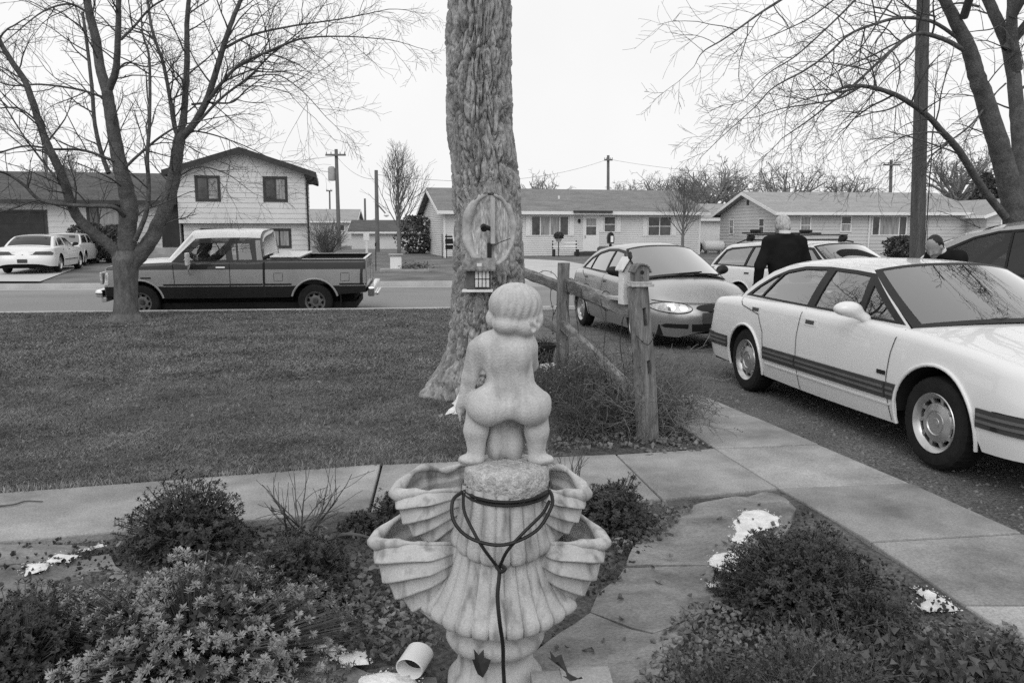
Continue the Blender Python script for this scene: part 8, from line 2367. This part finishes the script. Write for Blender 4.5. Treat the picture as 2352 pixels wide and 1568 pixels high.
# bright drift leaning on the roots of the big trunk
e0, e1, t0_, t1_ = G(1026, 948, .004), G(1090, 944, .004), P(1062, 872, 7.38), P(1090, 858, 7.38)
V = []; F = []; nu, nv = 22, 34
for j in range(nv + 1):
    for i in range(nu + 1):
        u_, v_ = i / nu, j / nv
        rg = .03 * float(fbm(np.array([u_ * 7, v_ * 7, 3.0]), 3))
        a_ = e0.lerp(e1, u_); b_ = t0_.lerp(t1_, u_); q = a_.lerp(b_, v_ ** .9)
        edge = max(0, .25 - min(u_, 1 - u_, v_, 1 - v_)) * 4
        q = q + Vector((rg * edge, -.03 * math.sin(math.pi * u_) * math.sin(math.pi * v_) + rg * .5, -.04 * math.sin(math.pi * v_) + rg * .3 - .01 * edge)); V.append(q)
for j in range(nv):
    for i in range(nu): F.append((j * (nu + 1) + i, j * (nu + 1) + i + 1, (j + 1) * (nu + 1) + i + 1, (j + 1) * (nu + 1) + i))
tag(mesh_obj('snow_patch', V, F, M_SNOW, None, smooth=True), 'bright snow drift leaning on the big trunk between its roots', 'snow', 'leftover snow patches')

R = np.random.default_rng(91); E_ = np.array(SNOW_EDGE); k = R.integers(0, len(E_), 1500); Q = E_[k] + np.stack([R.normal(0, .014, 1500), R.normal(0, .014, 1500), R.random(1500) * .006 + .004], -1)
s_ = .0018 + .0045 * R.random(1500) ** 2; base = np.array([[1, 0, 0], [-1, 0, 0], [0, 1, 0], [0, -1, 0], [0, 0, .6], [0, 0, -.6]], float)
Vc = (Q[:, None] + base[None] * (s_[:, None] * (.7 + .7 * R.random((1500, 6))))[..., None]).reshape(-1, 3); f = np.array([[0, 2, 4], [2, 1, 4], [1, 3, 4], [3, 0, 4], [2, 0, 5], [1, 2, 5], [3, 1, 5], [0, 3, 5]])
np_mesh('snow_crumbs', Vc, (f[None] + 6 * np.arange(1500)[:, None, None]).reshape(-1, 3), M_SNOW, None, smooth=True)['kind'] = 'stuff'
# ------------------------------------------------------------------ poles, wires and small things
M_POLE = mat('utility_pole_wood', 0.105, 0.3, 2, 8, rough=0.95, fine=0.25, fscale=14, stretch=(6, 6, .4), bump=0.5, bscale=10)
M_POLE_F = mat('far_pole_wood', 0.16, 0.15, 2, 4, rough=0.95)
M_GREY_STEEL = mat('galvanised_steel', 0.35, 0.1, 3, 3, rough=0.5)
def pole(name, label, u_base, u_top, v_top, Y, r, mat_, arms=(), extras=None, group=None, z0=-.2):
    top = P(u_top, v_top, Y); bx = P(u_base, 527, Y).x
    root = thing(name, label, 'utility pole', (bx, Y, 0), 0, group); t = Vector((top.x - bx, 0, top.z))
    n = 12
    MB().tube([Vector((0, 0, z0)).lerp(t, k / n) for k in range(n + 1)], [r * (1 - .25 * k / n) for k in range(n + 1)], 16).build('post', mat_, root, smooth=True)
    for (dz, half, th) in arms:
        c = t - Vector((0, 0, dz)); MB().box(c.x - half, c.x + half, -r - th, -r, c.z - th / 2, c.z + th / 2).build('cross_arm', mat_, root)
        for k in (-.9, -.45, .45, .9):
            mb = MB(); mb.lathe([(.03, 0), (.05, .06), (.03, .12), (.045, .15), (.01, .18)], 8, Matrix.Translation((c.x + half * k, -r - th / 2, c.z + th / 2)), cap=True); mb.build('insulator', M_GREY_STEEL, root)
    if extras: extras(root, t)
    return root, Vector((bx, Y, 0)) + t
bp, _ = pole('utility_pole', 'thick dark wooden utility pole standing before the right-hand bare tree', 2117, 2122, -60, 16.9, .158, M_POLE)
mb = MB()
for (x, z0, z1, w) in ((-.12, -.1, 2.6, .035), (.02, .6, 5.5, .028), (.06, .5, 1.9, .02)):
    vs = []
    for k in range(13):
        z = z0 + (z1 - z0) * k / 12; xx = x + .012 * math.sin(z * 7); rr = .158 * (1 - .25 * z / 6.0) + .002; y = -math.sqrt(max(1e-4, rr ** 2 - xx ** 2)); wz = w * math.sin(math.pi * (k + .3) / 12.6) * .5
        vs += [(xx - wz, y - .001, z), (xx + wz, y - .001, z)]
    mb.add(vs, [(2 * k, 2 * k + 1, 2 * k + 3, 2 * k + 2) for k in range(12)])
o = mb.build('check_crack', M_BTRIM, bp, fix=False); o['kind'] = 'stuff'
def xf(root, t):
    mb = MB(); mb.lathe([(.02, 0), (.26, .02), (.28, .1), (.28, .95), (.2, 1.08), (.05, 1.12)], 16, Matrix.Translation((-.42, 0, t.z - 2.4)), cap=True); mb.build('transformer', M_GREY_STEEL, root, smooth=True)
    MB().box(-.3, .05, -.05, .05, t.z - 1.6, t.z - 1.5).build('bracket', M_BLACK, root)
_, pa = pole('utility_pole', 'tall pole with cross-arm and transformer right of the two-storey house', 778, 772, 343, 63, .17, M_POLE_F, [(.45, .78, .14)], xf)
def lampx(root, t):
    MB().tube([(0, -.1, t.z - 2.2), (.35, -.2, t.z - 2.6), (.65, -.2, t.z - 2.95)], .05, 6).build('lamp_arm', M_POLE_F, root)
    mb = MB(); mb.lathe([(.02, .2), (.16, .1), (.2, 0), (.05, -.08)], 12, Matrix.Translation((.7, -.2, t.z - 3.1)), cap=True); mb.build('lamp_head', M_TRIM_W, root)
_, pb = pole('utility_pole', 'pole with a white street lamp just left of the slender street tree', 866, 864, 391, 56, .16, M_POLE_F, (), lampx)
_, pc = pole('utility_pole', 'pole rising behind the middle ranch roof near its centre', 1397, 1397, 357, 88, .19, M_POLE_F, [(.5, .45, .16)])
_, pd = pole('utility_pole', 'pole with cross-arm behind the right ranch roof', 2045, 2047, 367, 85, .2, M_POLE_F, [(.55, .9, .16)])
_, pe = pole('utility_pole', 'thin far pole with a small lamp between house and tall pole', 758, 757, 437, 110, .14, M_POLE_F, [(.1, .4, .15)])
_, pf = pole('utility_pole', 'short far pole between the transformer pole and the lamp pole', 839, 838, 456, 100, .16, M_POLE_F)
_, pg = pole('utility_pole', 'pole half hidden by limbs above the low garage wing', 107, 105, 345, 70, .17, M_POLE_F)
def wire(label, a, b, sag, r=.012, n=18):
    pts = [Vector(a).lerp(Vector(b), k / n) - Vector((0, 0, sag * 4 * (k / n) * (1 - k / n))) for k in range(n + 1)]
    return tag(MB().tube(pts, r, 4).build('overhead_wire', M_BLACK, None), label, 'wire', 'overhead wires')
wire('overhead wire from the transformer pole to the lamp pole', pa - Vector((0, 0, .5)), pb - Vector((0, 0, .6)), .5)
wire('overhead wire from the transformer pole away to the left', pa - Vector((0, 0, .5)), pg - Vector((0, 0, .3)), .9)
wire('overhead wire from the lamp pole to the pole behind the middle ranch', pb - Vector((0, 0, .3)), pc - Vector((0, 0, .4)), 1.2)
wire('overhead wire between the poles behind the two ranch houses', pc - Vector((0, 0, .4)), pd - Vector((0, 0, .5)), 1.2)

# kerbside mailbox before the middle ranch house
p = P(1402, 560, 27.6); mbx = thing('mailbox', 'dark round-topped mailbox with a pale flap beside the far kerb', 'mailbox', (p.x, 27.6, .25))
mbx.scale = (.62, .62, .85)
MB().box(-.07, .07, -.07, .07, -.1, 1.02, .01).build('post', M_BTRIM, mbx)
mb = MB(); mb.prism([(-.17, 1.03), (.17, 1.03), (.19, 1.25), (.16, 1.38), (.09, 1.46), (0, 1.49), (-.09, 1.46), (-.16, 1.38), (-.19, 1.25)], 'y', -.24, .24); mb.build('box', M_BLACK, mbx)
MB().box(-.02, .13, -.262, -.245, 1.08, 1.33, .005).build('flap', M_TRIM_W, mbx)
# bench and hanging basket by the ranch front
p = P(1298, 580, 46.9); bn = thing('bench', 'slender metal bench under the picture window of the middle ranch house', 'bench', (p.x, 46.6, .05), .245)
for x in (-.72, .72): MB().box(x - .03, x + .03, -.25, .2, 0, .42).box(x - .03, x + .03, .17, .22, .4, .9).build('leg', M_BTRIM, bn)
for i in range(4): MB().box(-.75, .75, -.24 + .115 * i, -.15 + .115 * i, .421, .45).build('seat_slat', M_TRIM_W, bn)
for i in range(2): MB().box(-.75, .75, .15, .168, .55 + .2 * i, .62 + .2 * i).build('back_slat', M_TRIM_W, bn)
p = P(1283, 560, 46.2); hb = thing('potted_topiary', 'dark round potted bush on a thin stand before the picture window', 'plant', (p.x, 46.2, .05))
MB().tube([(0, 0, 0), (0, 0, 1.0)], .03, 6).build('stand', M_BTRIM, hb)
mb = MB(); mb.lathe([(.12, .85), (.2, 1.02), (.22, 1.04)], 12, cap=True); mb.build('pot', M_METAL, hb)
R = np.random.default_rng(4); q = R.normal(0, 1, (900, 3)); q /= np.linalg.norm(q, axis=1, keepdims=True); q = q * np.array([.3, .3, .22]) * (.6 + .4 * R.random((900, 1))) + np.array([0, 0, 1.18]); leaf_cloud('foliage', M_EVER, hb, q, .07, R)
# propane tank on its cradle
p = P(1638, 575, 52); pt = thing('propane_tank', 'white horizontal propane tank with dark end beside the white outbuilding', 'tank', (p.x, 52, 0), .15)
pt.scale = (.75, .75, .75)
mb = MB(); mb.lathe([(.02, -1.05), (.25, -1.0), (.42, -.85), (.45, -.7), (.45, .7), (.42, .85), (.25, 1.0), (.02, 1.05)], 24, Matrix.Translation((0, 0, .72)) @ Matrix.Rotation(math.pi / 2, 4, 'Y')); mb.build('shell', M_TRIM_W, pt, smooth=True)
for x in (-.6, .6): MB().box(x - .08, x + .08, -.32, .32, -.05, .36).build('cradle', M_CONC, pt)
MB().lathe([(.02, 0), (.36, .0), (.4, .05)], 20, Matrix.Translation((-1.25, -.1, .62)) @ Matrix.Rotation(math.pi / 2, 4, 'Y'), cap=True).build('end_cover', M_BTRIM, pt)
# planter bed with pale block under the street tree
p = P(930, 625, 31.0); pl_ = thing('planter', 'low stone-edged planter with a pale block and plants on the far verge', 'planter', (p.x, 31.0, -.03), .1)
MB().box(-.95, .95, -.35, .35, 0, .12, .02).build('edging', M_CONC, pl_)
MB().box(-.55, -.12, -.2, .2, .121, .62, .02).build('block', M_TRIM_W, pl_)
MB().box(-.62, -.05, -.26, .26, .621, .70, .02).build('block_cap', M_CONC, pl_)
q = R.normal(0, 1, (500, 3)); q[:, 2] = np.abs(q[:, 2]); q = q * np.array([.28, .14, .09]) + np.array([.4, 0, .13]); leaf_cloud('plants', M_DEAD, pl_, q, .09, R)
p = P(863, 610, 31.5); sp = thing('marker_stake', 'thin dark stake on the far verge below the lamp pole', 'stake', (p.x, 31.5, -.05)); MB().tube([(0, 0, -.1), (0.02, 0, 1.15)], .018, 6).build('rod', M_BTRIM, sp); MB().box(-.015, .045, -.03, -.02, 1.0, 1.12).build('tag', M_BTRIM, sp)
p = P(843, 585, 44); sp = thing('white_post', 'white post with a small sign between the houses', 'post', (p.x, 44, 0)); MB().box(-.06, .06, -.06, .06, -.1, 1.25).build('post', M_TRIM_W, sp); MB().box(-.16, .16, -.085, -.062, 1.0, 1.4).build('sign', M_TRIM_W, sp)
# folding frame leaning by the gable wall of the middle ranch
p = P(1032, 600, 44.5); tr_ = thing('folding_frame', 'pale folding frame leaning by the left corner of the middle ranch', 'frame', (p.x, 44.5, 0), .3)
for x in (-.3, .3): MB().tube([(x, -.3, 0), (x * .8, .1, 1.3)], .03, 6).tube([(x, .45, 0), (x * .8, .1, 1.3)], .03, 6).build('leg', M_TRIM_W, tr_)
for z in (.35, .75, 1.1): MB().box(-.28, .28, -.3 + .3 * z, -.22 + .3 * z, z, z + .05).build('rung', M_TRIM_W, tr_)
MB().box(-.25, .25, .1, .14, .5, 1.25).build('dark_panel', M_BTRIM, tr_)
for i, u in enumerate((1016, 1026)):
    p = P(u, 590, 43.8); s_ = tag(MB().tube([(p.x, 43.8, -.1), (p.x, 43.8, 1.35)], .025, 6).build('stake', M_BTRIM, None), ['dark garden stake left of its twin near the middle ranch corner', 'dark garden stake nearest the folding frame at the ranch corner'][i], 'stake')
# pot on the gravel side of the fence
p = G(1247, 838); fp_ = thing('flower_pot', 'dark flower pot with dead stems near the rear fence post', 'flower pot', (p.x + .02, p.y + .25, -.05))
mb = MB(); mb.lathe([(.10, 0), (.14, .22), (.16, .23), (.16, .27), (.145, .27), (.13, .2)], 20, cap=False); mb.build('pot', M_BTRIM, fp_, smooth=True)
mb = MB(); mb.lathe([(.001, .21), (.135, .21)], 20); mb.build('soil', M_SOIL, fp_)
tb = Tubes(); R2 = np.random.default_rng(8)
for k in range(26): grow_branch(tb, (R2.normal(0, .05), R2.normal(0, .05), .2), (R2.normal(0, .6), R2.normal(0, .6), 1), .18, .003, 1, 2, R2, .2, 0, 3, .6, .3, 5, (4, 3, 3), .002)
tb.build('dead_stems', M_STEM, fp_)['kind'] = 'stuff'
# white plastic spout lying by the pedestal
sp = thing('plastic_spout', 'white plastic downspout end with open mouth lying among the leaves by the pedestal', 'pipe', (0, 0, 0))
c0, c1 = G(940, 1535, .05), G(968, 1492, .06); ax_ = (c1 - c0).normalized(); Ms = Matrix.Translation(c0) @ ax_.to_track_quat('Z', 'Y').to_matrix().to_4x4()
L_ = (c1 - c0).length
mb = MB(); mb.lathe([(.052, 0), (.050, -.004), (.047, 0), (.047, L_ * .9), (.052, L_ * .9), (.052, 0)], 28, Ms @ Matrix.Diagonal((1, .78, 1, 1))); mb.build('tube', mat('white_plastic', 0.72, 0.04, rough=0.35), sp, smooth=True)
mb = MB(); mb.lathe([(.001, L_ * .5), (.046, L_ * .5)], 20, Ms @ Matrix.Diagonal((1, .78, 1, 1))); mb.build('dark_inside', M_BTRIM, sp)
# edging stones at the bottom of the frame
for i, (u, v, w, lab) in enumerate(((1345, 1580, .17, 'pale cut edging stone at the bottom edge right of the pedestal'), (1265, 1590, .13, 'smaller grey edging stone touching the pedestal at the bottom edge'))):
    g = G(u, v, .03); o = rough_beam('edging_stone', (g.x - w / 2, g.y, .03), (g.x + w / 2, g.y + .01, .03), .13, .10, M_CONC, None, 8, 20 + i, 0, .006); tag(o, lab, 'stone')
# a few big dark leaves caught on the pedestal and the stones
for i, (u, v, Y, s_, lab) in enumerate(((1102, 1525, 2.47, .05, 'dark curled leaf stuck upright on the pedestal ring'), (1283, 1528, 2.40, .055, 'dark curled leaf standing between pedestal and edging stone'), (1318, 1560, 2.36, .05, 'dark leaf lying on the pale edging stone'))):
    c = P(u, v, Y); V = []; F = []
    out = [(0, -.5), (.28, -.25), (.45, .05), (.25, .2), (.3, .5), (.05, .35), (-.12, .62), (-.2, .25), (-.45, .3), (-.35, -.05), (-.25, -.3)]
    M = Matrix.Translation(c) @ Matrix.Rotation(.6 + i, 4, 'Z') @ Matrix.Rotation(1.1 - .35 * i, 4, 'X')
    for (p_, q_) in out: V.append(M @ Vector((p_ * s_ * 1.5, q_ * s_ * 1.7, s_ * (p_ * p_ * 2))))
    V.append(M @ Vector((0, 0, 0))); n = len(out)
    tag(mesh_obj('dead_leaf', V, [(k, (k + 1) % n, n) for k in range(n)], M_DEAD_D), lab, 'leaf')
